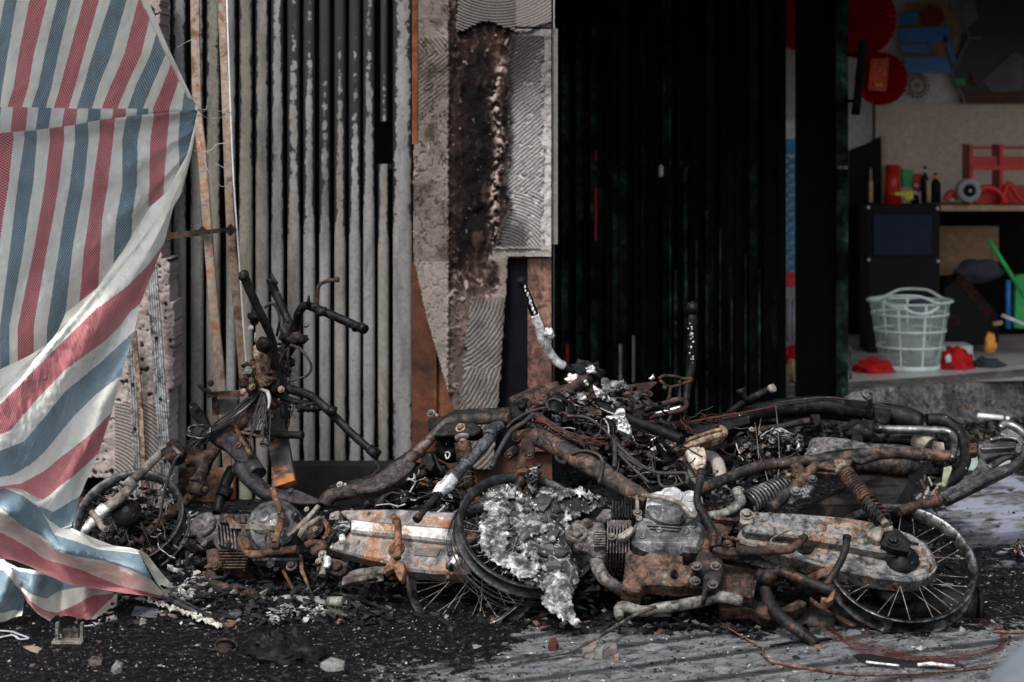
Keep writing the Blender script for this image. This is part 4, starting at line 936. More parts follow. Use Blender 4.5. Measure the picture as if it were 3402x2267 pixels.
mb.lathe([(.045, 0), (.058, 0), (.058, .004), (.045, .004)], c_, -YV, 32, True); mb.lathe([(.018, 0), (.018, .004)], c_, -YV, 16)
for i in range(16):
    th = i * math.pi / 8; d = Vector((math.cos(th), 0, math.sin(th))); mb.beam(c_ + d * .064, c_ + d * .085, .018, .004)
tag(mb.build('wall_emblem', P_pink), 'faded pink sun shaped emblem printed on the pale wall', 'emblem')
mb = MB(); boxpx(mb, 2902, 345, 2908, 480, 12.6, .03); tag(mb.build('wall_pipe', P_blk), 'thin dark upright line at the left edge of the beige wall', 'pipe')
# shelf, cabinet
cb_ = thing('cabinet', 'black cabinet with a navy film door behind the mint basket', 'cabinet', (P(3000, 1228, 12).x, 12, .2))
mb = MB(); boxpx(mb, 2886, 683, 3122, 1190, 11.6, .3); mb.build('body', P_blk, cb_)
mb = MB(); boxpx(mb, 2902, 715, 3095, 848, 11.58, .015); mb.build('door_film', P_navy, cb_)
for q in ((2885, 689), (3115, 693), (2886, 864), (3117, 868)):
    mb = MB(); mb.bolt(P(q[0], q[1], 11.59), -YV, .009); mb.build('bolt', P_wht, cb_)
mb = MB(); boxpx(mb, 3126, 682, 3480, 701, 11.7, .45); tag(mb.build('wooden_shelf', P_wood), 'pale wooden shelf board on the right side of the shop', 'shelf')
mb = MB(); boxpx(mb, 2931, 452, 2946, 672, 11.9, .02); tag(mb.build('wooden_post', P_wood), 'upright pale wooden strip rising behind the black cabinet', 'wood strip')
mb = MB(); mb.plate(Vert(12.1), [(2820, 500), (2880, 478), (2928, 452), (2930, 690), (2820, 690)], -.02, 0); tag(mb.build('black_board', P_blk), 'black board leaning left of the wooden strip', 'board')
mb = MB(); cyl(mb, 2893, 600, 673, 11.62, 7); cyl(mb, 2893, 560, 600, 11.62, 3); tag(mb.build('white_tube', P_wood), 'cream stick standing on the left end of the black cabinet', 'stick')
mb = MB(); cyl(mb, 3085, 600, 672, 11.62, 8); tag(mb.build('white_tube', P_wood), 'cream stick standing among the black bottles', 'stick')
mb = MB(); cyl(mb, 2965, 548, 680, 11.75, 22, 30, 24); mb.lathe([(.05, 0), (.053, .0), (.053, .012), (.05, .012)], P(2965, 560, 11.75), Z, 24, True); tag(mb.build('plastic_cup', P_red), 'tall red plastic cup stack on the black cabinet', 'cup')
mb = MB(); mb.plate(Vert(11.85), [(2996, 562), (3034, 565), (3032, 618), (3000, 622)], -.06, 0, .004); tag(mb.build('green_packet', P_green), 'green packet beside the red cup stack', 'packet')
mb = MB(); mb.plate(Vert(11.83), [(3035, 585), (3070, 582), (3072, 625), (3040, 640)], -.04, 0, .004, k=3); pk = tag(mb.build('red_white_packet', plain('orange_red', (.55, .07, .03))), 'red and white packet between the green packet and the bottles', 'packet')
mb = MB(); mb.blob(P(3045, 617, 11.8), .018, 2, (1, .3, .6)); mb.build('white_patch', P_wht, pk)
mb = MB(); mb.plate(Vert(11.7), [(2956, 643), (3008, 634), (3034, 632), (3036, 664), (3012, 668), (3000, 655)], -.05, 0, .004); tag(mb.build('trowel', P_yel), 'yellow plastic tool lying in front of the red cup stack', 'tool')
for i, (x, y0, y1, w) in enumerate(((3073, 552, 675, 13), (3108, 575, 675, 17), (3040, 640, 676, 14))):
    mb = MB(); kk = 11.75 / F; b_ = P(x, y1, 11.75); h = (y1 - y0) * kk
    mb.lathe([(w * kk, 0), (w * kk, h * .65), (w * .4 * kk, h * .8), (w * .4 * kk, h)], b_, Z, 16)
    bo = tag(mb.build('bottle', P_blk), ['tall slim black bottle on the cabinet', 'wide black bottle with a gold cap ring at the cabinet corner', 'short black jar in front of the packets'][i], 'bottle')
    mb = MB(); mb.lathe([(w * .5 * kk, 0), (w * .5 * kk, .02)], b_ + Z * h * .82, Z, 12); mb.build('cap', P_gold if i == 1 else P_wht, bo)
mb = MB(); c_ = P(3208, 632, 11.66); mb.lathe([(.035, .0), (.067, .0), (.07, .012), (.07, .1), (.035, .1)], c_, -YV, 28, True); sp = tag(mb.build('cable_roll', P_grey), 'round grey roll with a black centre standing on the wooden shelf', 'roll')
mb = MB(); mb.lathe([(.036, 0), (.036, .03), (.01, .034)], c_ - YV * .08, -YV, 20); mb.build('black_hub', P_blk, sp)
mb = MB(); mb.lathe([(.009, 0), (.007, .01)], c_ - YV * .115, -YV, 12); mb.build('hub_pin', P_wht, sp)
rk = thing('tool_rack', 'red plastic tool rack of open trays on the wooden shelf', 'rack', (P(3320, 682, 11.7).x, 11.7, 1.1))
for (x0, y0, x1, y1) in ((3228, 486, 3480, 566),):
    mb = MB(); boxpx(mb, x0, 520, x1, y1, 11.66, .02); boxpx(mb, x0, y0, x1, y0 + 10, 11.8, .02); boxpx(mb, x0, 548, x1, 565, 11.6, .24); mb.build('tray', P_red, rk)
for x in (3222, 3322, 3440):
    mb = MB(); boxpx(mb, x, 480, x + 12, 680, 11.62, .2); mb.build('upright', P_red, rk)
mb = MB(); boxpx(mb, 3240, 618, 3480, 676, 11.72, .15); mb.build('lower_tray', P_red, rk)
mb = MB()
for a in ([(3236, 640), (3280, 622), (3320, 640), (3345, 676)], [(3330, 676), (3350, 610), (3380, 650), (3402, 670)]): mb.tube([P(x, y, 11.6) for x, y in a], .018, 8, 4, 0)
tag(mb.build('clamp', P_red), 'red bent clamps lying in front of the red rack', 'clamp')
mb = MB(); mb.tube([P(3140, 668, 11.65), P(3160, 640, 11.65), P(3185, 660, 11.65)], .02, 8, 4); tag(mb.build('clamp', P_red), 'small red clamp left of the grey roll', 'clamp')
mb = MB(); boxpx(mb, 3122, 752, 3318, 915, 12.2, .02); tag(mb.build('plywood_board', P_brn), 'brown plywood board leaning under the wooden shelf', 'board')
mb = MB(); mb.blob(P(3255, 900, 12.0), .09, 5, (1.6, .5, .8), .3); tag(mb.build('dark_bag', P_dcl), 'dark bag slumped against the brown board', 'bag')
bxx = thing('dark_carton', 'black carton with red lettering tilted below the plywood board', 'carton', (P(3230, 1100, 11.6).x, 11.6, .4))
mb = MB(); mb.plate(Vert(11.6), [(3135, 960), (3200, 912), (3322, 1050), (3318, 1140), (3135, 1160)], -.2, 0, .003); mb.build('body', P_blk, bxx)
for (txt, px, py, sz, rot) in (('OOD VIE', 3172, 925, .078, -52), ('O', 3148, 1060, .08, -52)):
    cu = bpy.data.curves.new('lettering', 'FONT'); cu.body = txt; cu.size = sz; cu.extrude = .001
    to = bpy.data.objects.new('lettering', cu); COL.objects.link(to)
    dg = bpy.context.evaluated_depsgraph_get(); me = bpy.data.meshes.new_from_object(to.evaluated_get(dg)); bpy.data.objects.remove(to)
    lo = bpy.data.objects.new('lettering', me); COL.objects.link(lo); me.materials.append(plain('red_ink', (.07, .01, .006), .8))
    lo.parent = bxx; lo.matrix_parent_inverse = Matrix.Translation(-Vector(bxx['_t'])); lo.location = P(px, py, 11.59); lo.rotation_euler = (rad(90), rad(-rot), 0)
br = thing('broom', 'green broom handle leaning over a green dustpan at the right edge', 'broom', (P(3380, 1040, 11.4).x, 11.4, .3))
mb = MB(); mb.tube([P(3283, 795, 11.3), P(3420, 1010, 11.3)], .014, 10, 1, 0); mb.build('handle', P_green, br)
mb = MB(); mb.plate(Vert(11.45), [(3375, 915), (3470, 905), (3470, 1100), (3370, 1090)], -.05, 0, .004); tag(mb.build('dustpan', P_green), 'green dustpan at the right edge behind the broom handle', 'dustpan')
mb = MB(); cyl(mb, 3350, 932, 1092, 11.5, 9); tag(mb.build('blue_bottle', P_blue), 'slim blue bottle beside the green dustpan', 'bottle')
mb = MB(); mb.tube([P(3328, 1048, 11.3), P(3420, 1085, 11.3)], .011, 8, 1, 0); tag(mb.build('white_tube', P_wht), 'short white tube slanting at the right edge', 'tube')
mb = MB(); mb.blob(P(3290, 1140, 11.4), .035, 6, (1, .6, 1.6), .5); tag(mb.build('orange_scrap', P_gold), 'orange scrap on the floor at the foot of the dark carton', 'scrap')
mb = MB(); mb.tube([P(3300, 1078, 11.4), P(3330, 1072, 11.4)], .014, 6, 1, .2); tag(mb.build('wooden_stub', P_wood), 'small brown wooden stub by the dark carton', 'wood piece')
# things seen through the gap between the gates
mb = MB()
lat = plain('cyan_lattice', (.02, .2, .4), .5)
for i in range(12):
    y0 = 520 + i * 32; mb.beam(P(2612, y0, 11.2), P(2650, y0 + 32, 11.2), .02, .006); mb.beam(P(2650, y0, 11.21), P(2612, y0 + 32, 11.21), .02, .006)
boxpx(mb, 2608, 462, 2655, 515, 11.22, .006)
tag(mb.build('lattice_crate', lat), 'tall cyan lattice crate seen through the gap between the gates', 'crate')
mb = MB(); boxpx(mb, 2600, 400, 2660, 462, 11.25, .02); tag(mb.build('pale_box', P_wht), 'pale box above the cyan lattice in the gate gap', 'box')
mb = MB(); boxpx(mb, 2600, 905, 2660, 955, 11.2, .03); tag(mb.build('red_box', P_red), 'red box below the cyan lattice in the gate gap', 'box')
mb = MB(); mb.tube([P(2622, 995, 11.2), P(2622, 1140, 11.2)], .012, 8, 1); mb.tube([P(2637, 995, 11.2), P(2637, 1140, 11.2)], .012, 8, 1); tag(mb.build('pale_pipes', P_grey), 'pair of pale upright pipes low in the gate gap', 'pipe')
cloth(2590, 2665, 1150, 1215, 11.0, P_rednt, 'red cloth on the floor in the gate gap', seed=11)
cloth(2600, 2670, 1225, 1290, 10.4, P_wood, 'brown and white rag at the foot of the gate gap', 'rag', seed=12)
#@BIKES
# ---------------------------------------------------------------- burnt motorcycles
class Part:
    "collects shapes given in crop pixels on a bike's plane and links them as one part"
    def __init__(s, bike, pl): s.b = bike; s.pl = pl; s.m = MB()
    def t(s, c, pts, r, off=0, seg=10, k=4, rough=.06, flat=1.0):
        if not isinstance(r, (int, float)) and len(r) != len(pts): r = r[0]
        s.m.tube(s.pl.path(c, pts, off), r, seg, k, rough, flat); return s
    def pt(s, c, poly, o0, o1, bev=.002, k=1, holes=(), jit=0):
        s.m.plate(s.pl, [src(c, *q) for q in poly], o0, o1, bev, [[src(c, *q) for q in h] for h in holes], k, jit); return s
    def bolt(s, c, x, y, off, r=.009): s.m.bolt(s.pl.c(c, x, y, off), s.pl.n, r); return s
    def lat(s, c, x, y, off, prof, seg=24, ax=None): s.m.lathe(prof, s.pl.c(c, x, y, off), ax or s.pl.n, seg); return s
    def done(s, name, mat, par=None, **kw): return s.m.build(name, mat, par or s.b, **kw)
def wheel(bike, pl, cen, n, Rr, w, mat, nsp=36, name='wheel', tyre=None, spm=None, hub=True):
    n = n.normalized(); mb = MB()
    prof = [(Rr, -w / 2), (Rr + .003, -w / 2 + .002), (Rr - .001, -w / 2 + .005), (Rr - .012, -w * .28), (Rr - .016, 0), (Rr - .012, w * .28), (Rr - .001, w / 2 - .005), (Rr + .003, w / 2 - .002), (Rr, w / 2), (Rr - .006, w / 2 - .001), (Rr - .019, w * .3), (Rr - .023, 0), (Rr - .019, -w * .3), (Rr - .006, -w / 2 + .001)]
    mb.lathe(prof, cen, n, 72, True); rim = mb.build(name, mat, bike)
    if hub:
        mb = MB(); mb.lathe([(.012, -.06), (.03, -.05), (.032, -.035), (.024, -.03), (.024, .03), (.05, .034), (.055, .05), (.02, .055), (.012, .07)], cen, n, 24); mb.build('hub', M_black, rim)
    a, b = frame(n)
    for i in range(nsp):
        th = 2 * math.pi * i / nsp; sd_ = 1 if i % 2 else -1; th2 = th + (.9 if (i // 2) % 2 else -.9) + R.gauss(0, .12)
        if R.random() < .12: continue
        p0 = cen + (a * math.cos(th) + b * math.sin(th)) * (Rr - .02); p1 = cen + (a * math.cos(th2) + b * math.sin(th2)) * .032 + n * sd_ * .032
        mb = MB(); m_ = (p0 + p1) / 2 + Vector((R.gauss(0, .004), R.gauss(0, .004), R.gauss(0, .004)))
        mb.tube([p0, m_, p1], .0016, 5, 2, 0); mb.lathe([(.0032, 0), (.0026, .014)], p0, (p1 - p0), 6); mb.build('spoke', spm or M_spoke, rim)
    return rim
def wires(bike, pl, c, box, n, mats, name='loose_wire', off=(.02, .12), ln=(60, 220), seed=1, r=(.0012, .003), bias=(1, .4)):
    rg = random.Random(seed); x0, y0, x1, y1 = box
    for i in range(n):
        x = rg.uniform(x0, x1); y = rg.uniform(y0, y1); L_ = rg.uniform(*ln); a = math.atan2(bias[1], bias[0]) + rg.gauss(0, .7); pts = []
        o = rg.uniform(*off); q = 5
        for j in range(q): 
            pts.append((x, y, o)); a += rg.gauss(0, .45); x += math.cos(a) * L_ / q; y += math.sin(a) * L_ / q; o += rg.gauss(0, .01)
        mb = MB(); mb.tube(pl.path(c, pts), rg.uniform(*r), 5, 4, 0); mb.build(name, mats[rg.randrange(len(mats))], bike)
def clutter(bike, pl, c, boxes, n, mat, name, off, size, seed):
    rg = random.Random(seed); mb = MB()
    for i in range(n):
        x0, y0, x1, y1 = boxes[rg.randrange(len(boxes))]; p = pl.c(c, rg.uniform(x0, x1), rg.uniform(y0, y1), rg.uniform(*off)); mb.chip(p, rg.uniform(*size), .5, rg)
    return mb.build(name, mat, bike, kind='stuff')

# ======== bike A: the left one, propped on its bars ========
PA = Pl(Vector((P(1600, 2085, GY(2090)).x, 6.13, 0)), Vector((P(470, 1960, 6.75).x, 6.75, 0)), 42)
PA.u = -PA.u; 
PA = Pl(Vector((P(470, 1960, 6.75).x, 6.75, 0)), Vector((P(1600, 2085, 6.13).x, 6.13, 0)), 42)
A = thing('burnt_motorcycle', 'burnt out motorcycle lying at left, its handlebars up against the grey slat gate', 'motorcycle', (-.7, 6.5, 0), 'burnt motorcycles piled on the street')
def pa(): return Part(A, PA)
# front wheel
nA = (PA.n + X * .25 ).normalized()
fw = wheel(A, PA, PA.c(2, 455, 545, -.02), nA, .2, .05, burnt('sooty_rim', [(.34, (.02, .02, .021)), (.5, (.055, .056, .06)), (.66, (.13, .13, .135))], 10, ASH, .7, 60, .45, .5), 30, 'front_wheel', spm=M_wire)
p = pa(); p.t(2, [(840, 540), (835, 600), (800, 690), (740, 780), (650, 850)], .007, -.06, 8); p.t(2, [(815, 470), (850, 560), (820, 680), (720, 800)], .004, -.045, 6); p.done('tyre_bead', M_rimd, fw)
# fork legs
p = pa(); p.t(1, [(700, 1245, .06), (640, 1300, .06), (560, 1380, .06), (470, 1470, .06)], .0165, k=2).t(2, [(480, 300, .06), (400, 395, .06), (290, 480, .06), (235, 540, .06)], [.0165, .019, .021, .02]); p.t(2, [(480, 290, .06), (440, 330, .06)], .025, seg=14).t(2, [(430, 318, .06), (420, 332, .06)], .027)
p.done('fork_leg', M_pale)
p = pa(); p.t(2, [(300, 460, .062), (230, 540, .062), (180, 590, .06), (150, 625, .05)], [.022, .023, .018, .012], rough=.3); p.done('melted_fork_end', M_silver)
p = pa(); p.t(2, [(205, 495, .09), (245, 540, .09), (270, 590, .09), (300, 605, .09)], .011).bolt(2, 300, 605, .1, .012); p.done('axle_clamp', M_pale)
p = pa(); p.t(1, [(960, 1320, -.04), (880, 1440, -.05)], .018).t(2, [(870, 370, -.05), (790, 450, -.06), (700, 520, -.06), (600, 610, -.06), (520, 700, -.06)], [.018, .02, .02, .02, .014]); p.done('fork_leg', M_rustd)
p = pa(); p.t(1, [(985, 1280, -.08), (930, 1420, -.1)], .02).t(2, [(1120, 210, -.1), (1060, 350, -.1), (1020, 500, -.1)], [.02, .022, .015]).t(2, [(1085, 340, -.1), (1055, 400, -.1)], .028); p.done('fork_tube', M_black)
# yokes
p = pa(); p.pt(1, [(640, 1260), (730, 1185), (760, 1195), (810, 1265), (790, 1300), (735, 1330), (690, 1325)], .035, .075, .004); p.t(1, [(770, 1270), (860, 1330), (960, 1310), (1010, 1250)], [.022, .024, .028, .02], .03); p.bolt(1, 830, 1340, .06, .011)
p.t(2, [(880, 90), (930, 190), (920, 240), (890, 310)], [.024, .026, .02, .03], .03, rough=.2).bolt(2, 905, 275, .07, .009).bolt(2, 945, 345, .07, .01).t(2, [(860, 330), (940, 350)], .03, .02, rough=.3); p.done('fork_yoke', M_rustd)
p = pa(); p.t(1, [(735, 1245), (760, 1270), (790, 1300), (740, 1255)], .006, .09, 8); p.done('clip', M_pale)
# head tube
p = pa(); p.t(1, [(1340, 890), (1290, 960), (1210, 1050), (1120, 1140), (1020, 1230)], [.02, .024, .028, .026, .024], .02, 14)
for q in ((1275, 975), (1240, 1015)): p.t(1, [q, (q[0] - 14, q[1] + 15)], .032, .02, 14)
p.done('steering_head', M_rustd)
# main spine
p = pa(); p.t(1, [(1010, 1190), (1130, 1200), (1200, 1300), (1290, 1420)], [.03, .044, .04, .034], .0, 14, flat=.8).t(2, [(1180, 200), (1260, 300), (1350, 370), (1450, 400), (1560, 420), (1700, 440)], [.042, .034, .032, .032, .026, .016], .0, 14, flat=.8)
p.pt(1, [(960, 1190), (1080, 1100), (1110, 1140), (1200, 1180), (1240, 1260), (1220, 1350), (1150, 1340), (1060, 1250)], .0, .035, .004)
p.pt(2, [(1470, 345), (1540, 345), (1690, 410), (1680, 440), (1560, 440), (1480, 430)], .0, .045, .003); p.bolt(2, 1500, 362, .045, .014).done('frame_spine', burnt('purple_black_frame', [(.3, (.012, .011, .013)), (.5, (.028, .022, .028)), (.66, (.06, .045, .05)), (.78, (.16, .07, .04))], 9, ASH, .68, 60, .45, .4))
p = pa(); p.t(1, [(1080, 1085), (1140, 1110), (1170, 1180), (1210, 1240), (1240, 1300)], .008, .045, 8).bolt(1, 1160, 1235, .04, .012).t(1, [(1180, 1150), (1300, 1180), (1310, 1230)], .006, .04, 6); p.done('bracket_edge', M_rust)
# handlebar + stem
VA = Vert(7.2)
hb = [P(*src(1, 1195, 130), 6.95), P(*src(1, 1245, 250), 6.97), P(*src(1, 1310, 390), 7.0), P(*src(1, 1370, 520), 7.05), P(*src(1, 1395, 640), 7.08), P(*src(1, 1405, 760), 7.1), P(*src(1, 1425, 830), 7.1)]
mb = MB(); mb.tube(hb, [.017, .0165, .016, .015, .015, .017, .02], 12, 4, .08)
mb.blob(hb[0], .021, 3, amp=.2, n=8); mb.done = None
mb.build('handlebar', M_blackr, A)
hb2 = [P(*src(1, 1425, 810), 7.08), P(*src(1, 1500, 870), 7.06), P(*src(1, 1600, 900), 7.02), P(*src(1, 1680, 950), 6.98), P(*src(1, 1800, 1060), 6.93), P(*src(1, 1900, 1160), 6.9), P(*src(1, 2050, 1290), 6.86)]
mb = MB(); mb.tube(hb2, [.02, .017, .017, .0165, .015, .0145, .014], 12, 4, .08); mb.tube([P(*src(1, 2010, 1255), 6.87), P(*src(1, 2070, 1305), 6.86)], .019, 10, 1, .2); mb.blob(P(*src(1, 1770, 1010), 6.9), .018, 5, amp=.5, n=6)
mb.build('handlebar', M_black, A)
mb = MB(); mb.blob(P(*src(1, 1420, 850), 7.06), .03, 8, (1, .8, 1.2), .4); mb.build('bar_clamp', M_black, A); mb = MB(); mb.blob(P(*src(1, 1330, 580), 7.0), .028, 2, (1, .6, 1.1), .3, n=10); mb.build('round_horn', M_black, A); mb = MB(); mb.blob(P(*src(1, 1620, 980), 6.98), .03, 9, (1.5, .6, .7), .6); mb.tube([P(*src(1, 1440, 920), 7.05), P(*src(1, 1560, 960), 7.0), P(*src(1, 1660, 1000), 6.97)], .012, 8, 3, .3); mb.build('switch_cluster', M_black, A)
mb = MB(); mb.lathe([(.026, 0), (.028, .008), (.02, .012), (.008, .012), (.006, .02)], P(*src(1, 1325, 580), 6.97), Vector((-.2, -1, .1)), 20); mb.build('horn_ring', M_black, A)
mb = MB(); mb.bolt(P(*src(1, 1435, 865), 7.02), -YV, .012); mb.build('bolt', M_black, A)
# stem in pale corroded metal
mb = MB(); mb.tube([P(*src(1, 1270, 590), 7.06), P(*src(1, 1300, 640), 7.05), P(*src(1, 1320, 700), 7.05), P(*src(1, 1315, 780), 7.06), P(*src(1, 1345, 850), 7.06)], [.012, .022, .024, .024, .02], 9, 4, .3); mb.build('stem_bracket', M_tan, A)
mb = MB(); rg = random.Random(31)
for i in range(40): mb.chip(P(*src(1, rg.uniform(1210, 1400), rg.uniform(690, 920)), rg.uniform(7.02, 7.12)), rg.uniform(.008, .024), .7, rg)
mb.blob(P(*src(1, 1290, 800), 7.1), .045, 5, (1, .8, 1.3), .6); mb.blob(P(*src(1, 1250, 830), 7.08), .03, 7, (1.3, .8, 1), .6); mb.blob(P(*src(1, 1350, 930), 7.1), .04, 3, (1, .8, 1), .6); mb.build('charred_dash', M_rustd, A)
for q, r_ in (((1245, 810), .011), ((1290, 760), .009), ((1250, 850), .012), ((1195, 885), .011), ((1440, 870), .012)):
    mb = MB(); mb.bolt(P(*src(1, *q), 7.0), Vector((-.2, -1, .3)), r_); mb.build('bolt', M_tan, A)
mb = MB(); mb.bolt(P(*src(1, 1225, 745), 7.0), Vector((-.2, -1, .3)), .014, .004); mb.build('bolt', M_greym, A)
# battery tray
mb = MB(); mb.beam(P(*src(1, 965, 905), 7.15), P(*src(1, 1190, 895), 7.1), .02, .02); mb.beam(P(*src(1, 1005, 910), 7.16), P(*src(1, 1010, 1040), 7.16), .02, .01); mb.build('battery_tray', M_rust, A)
mb = MB(); mb.box(P(*src(1, 1095, 978), 7.2), X, YV, Z, .038, .03, .028); mb.build('battery_plate', plain('dull_grey_plate', (.06, .06, .06), .8), A)
mb = MB(); mb.tube([P(*src(1, 900, 835), 7.1), P(*src(1, 930, 870), 7.1), P(*src(1, 980, 890), 7.1)], .008, 7, 3, .3); mb.bolt(P(*src(1, 980, 830), 7.1), -YV, .012); mb.build('bent_clip', M_rustd, A)
# cable loom
rg = random.Random(5)
for i in range(34):
    o = rg.uniform(-26, 26); z = rg.uniform(.02, .08)
    pts = [(1315 + o * .4, 880 + o * .3), (1200 + o * .7, 975 + o * .6), (1090 + o, 1075 + o * .8), (960 + o, 1160 + o), (830 + o * .6, 1255 + rg.uniform(-40, 30))]
    pts = [(x + rg.gauss(0, 7), y + rg.gauss(0, 7), z) for x, y in pts]
    mb = MB(); mb.tube(PA.path(1, pts[:rg.choice([4, 5, 5])]), rg.uniform(.0014, .004) if i % 9 else .0016, 5, 4, 0); mb.build('cable', M_wireg if i % 9 == 0 and i < 20 else M_wire, A)
for i in range(20):
    mb = MB(); a0 = rg.uniform(0, 6); pts = [(905 + 75 * math.cos(a0 + q * .7) + rg.gauss(0, 9), 1140 + 38 * math.sin(a0 + q * .7) + rg.gauss(0, 7), rg.uniform(.02, .1)) for q in range(6)]
    mb.tube(PA.path(1, pts), rg.uniform(.0012, .0026), 5, 4, 0); mb.build('cable', M_wireg if i % 5 == 0 else M_wire, A)
for i in range(14):
    x = 1330 + rg.gauss(0, 18); x2 = 1260 + rg.uniform(-50, 120); mb = MB()
    mb.tube(PA.path(1, [(x, 880, .08), ((x + x2) / 2 + rg.gauss(0, 14), 1010, .09), (x2, rg.uniform(1120, 1260), .08)]), rg.uniform(.0015, .0035), 5, 4, 0); mb.build('cable', M_wire, A)
mb = MB(); mb.tube(PA.path(1, [(1310, 870, .1), (1350, 890, .11), (1362, 940, .11), (1355, 1000, .1)]), [.004, .008, .007, .003], 7, 4, .3); mb.build('frayed_strand', M_wireg, A)
mb = MB(); mb.tube(PA.path(1, [(790, 1290, .11), (755, 1320, .11), (720, 1400, .1), (690, 1500, .1)]) + PA.path(2, [(670, 400, .1), (640, 560, .08), (590, 640, .05)]), .0055, 7, 3, .1); mb.build('brake_hose', M_wire, A)
p = pa(); p.pt(1, [(835, 970), (860, 950), (890, 965), (940, 1030), (960, 1090), (940, 1110), (890, 1075), (850, 1040)], .02, .05, .004, 3); p.bolt(1, 888, 1012, .05, .016); p.done('charred_relay', M_black)
p = pa(); p.t(1, [(1180, 1165), (1300, 1160), (1450, 1165), (1580, 1170)], .0145, -.08); p.done('cross_tube', M_blackr)
p = pa(); p.m.beam(PA.c(1, 1390, 1010, -.13), PA.c(1, 1470, 1500, -.13), .075, .03); p.done('down_column', burnt('black_and_orange_column', [(.4, (.02, .02, .022)), (.52, (.05, .045, .045)), (.57, (.3, .1, .03)), (.72, (.42, .17, .05))], 5, None, rough=.6, dist=.8))
# seat rails
for o, dx, dy in ((.035, 0, 0), (-.14, 30, -34)):
    p = pa(); p.t(3, [(145 + dx, 850 + dy), (185 + dx, 785 + dy), (330 + dx, 750 + dy), (480 + dx, 705 + dy), (600 + dx, 620 + dy), (720 + dx, 530 + dy), (850 + dx, 400 + dy), (950 + dx, 305 + dy), (1100 + dx, 282 + dy), (1360 + dx, 275 + dy)], [.022, .024, .024, .026, .026, .021, .019, .019, .02, .02], o, 12)
    if o > 0: p.pt(3, [(330, 730), (470, 690), (600, 590), (660, 545), (740, 560), (720, 600), (600, 700), (480, 745), (360, 760)], .02, .058, .006)
    p.done('seat_rail', burnt('brown_black_rail', [(.3, (.02, .018, .018)), (.48, (.05, .043, .04)), (.58, (.11, .065, .045)), (.68, (.16, .12, .1))], 8, ASH, .69, 60, .6, .3) if o > 0 else M_blackr)
p = pa(); p.t(3, [(500, 850), (560, 760), (640, 660), (720, 560)], .017, .01); p.t(3, [(660, 850), (700, 720), (780, 640), (880, 600)], [.014, .018, .02, .018], -.04); p.done('rear_stay', M_blackr)
p = pa(); p.pt(3, [(820, 285), (835, 268), (915, 258), (925, 285), (850, 345), (830, 350)], .02, .055, .004).pt(3, [(945, 252), (1000, 214), (1360, 222), (1362, 240), (1200, 255), (950, 268)], -.02, .03, .003)
p.pt(3, [(862, 388), (880, 350), (945, 300), (1130, 300), (1168, 330), (1160, 362), (1120, 385)], .03, .065, .004); p.done('seat_bracket', M_black)
p = pa(); p.bolt(3, 848, 243, .06, .014).t(3, [(848, 240), (900, 262)], .006, .05); p.done('bolt', M_pale)
p = pa(); p.bolt(3, 1040, 338, .065, .017); p.done('bolt', M_tan)
# shock absorber A
sh = pa(); q0 = PA.c(3, 1050, 395, .06); q1 = PA.c(3, 1085, 720, .03); ax = q1 - q0
sh.m.tube([q0.lerp(q1, -.02), q0.lerp(q1, .5), q1], [.013, .01, .012], 12, 2, 0); sh.m.lathe([(.026, 0), (.026, .006), (.016, .012)], q0, ax, 20); shk = sh.done('shock_absorber', M_pale)
mb = MB(); mb.spring(q0.lerp(q1, .14), q0.lerp(q1, .5), .025, .0048, 9); mb.spring(q0.lerp(q1, .5), q1, .024, .005, 5); mb.build('spring', M_rustd, shk)
p = pa(); p.t(3, [(960, 430), (930, 470), (960, 510), (1000, 480), (985, 430)], .03, -.05, 12, rough=.3); p.done('reservoir', M_black)
p = pa(); p.t(3, [(940, 500, .05), (960, 495, .05), (970, 515, .05), (950, 540, .05), (940, 510, .05)], .003, seg=6); p.done('ring', M_wireg)
p = pa(); p.pt(3, [(780, 520), (840, 485), (870, 570), (850, 610), (800, 600)], -.03, .02, .003).pt(3, [(850, 470), (920, 610), (930, 640), (890, 600)], .0, .03, .002); p.bolt(3, 790, 575, .025, .008).bolt(3, 842, 605, .02, .007); p.done('fuse_bracket', M_black)
p = pa(); p.t(3, [(720, 620, .03), (695, 640, .03), (700, 670, .03), (735, 668, .03), (735, 635, .03)], .0032, seg=6); p.done('ring', M_wireg)
p = pa(); p.bolt(3, 252, 706, .05, .011).t(3, [(210, 752), (240, 735), (270, 740), (290, 700)], .005, .04); p.done('bolt', M_pale)
# engine A
E = pa(); E.pt(2, [(1215, 500), (1290, 420), (1370, 392), (1470, 410), (1545, 480), (1540, 560), (1480, 660), (1400, 700), (1330, 740), (1270, 745), (1225, 690), (1195, 600)], -.04, .07, .02, 4, jit=.006)
E.lat(2, 1350, 545, .065, [(.062, 0), (.058, .01), (.03, .016), (.0, .016)]); eng = E.done('engine_cover', M_greym)
p = pa(); p.lat(2, 1326, 527, .078, [(.0225, 0), (.0225, .004), (.019, .006), (.0, .006)], 32); p.m.box(PA.c(2, 1326, 527, .085), PA.u, PA.n, PA.v, .002, .001, .008); p.done('inspection_cap', M_greym, eng)
p = pa(); p.pt(2, [(1490, 505), (1530, 495), (1545, 520), (1520, 540)], .04, .08).t(2, [(1520, 505, .09), (1545, 520, .09)], .01); p.done('pipe_stub', M_greym, eng)
p = pa(); p.pt(2, [(860, 580), (900, 530), (960, 510), (1060, 500), (1140, 540), (1210, 560), (1220, 690), (1160, 760), (1020, 730), (980, 660), (930, 700), (880, 660)], -.06, .02, .01, 2); p.done('crankcase', M_engr)
p = pa(); p.lat(2, 945, 592, .015, [(.048, 0), (.048, .02), (.042, .028), (.036, .022), (.0, .018)], 28); p.t(2, [(905, 650, .05), (940, 690, .05), (925, 720, .05)], .01, rough=.4); p.done('cylinder_head_cap', M_engr)
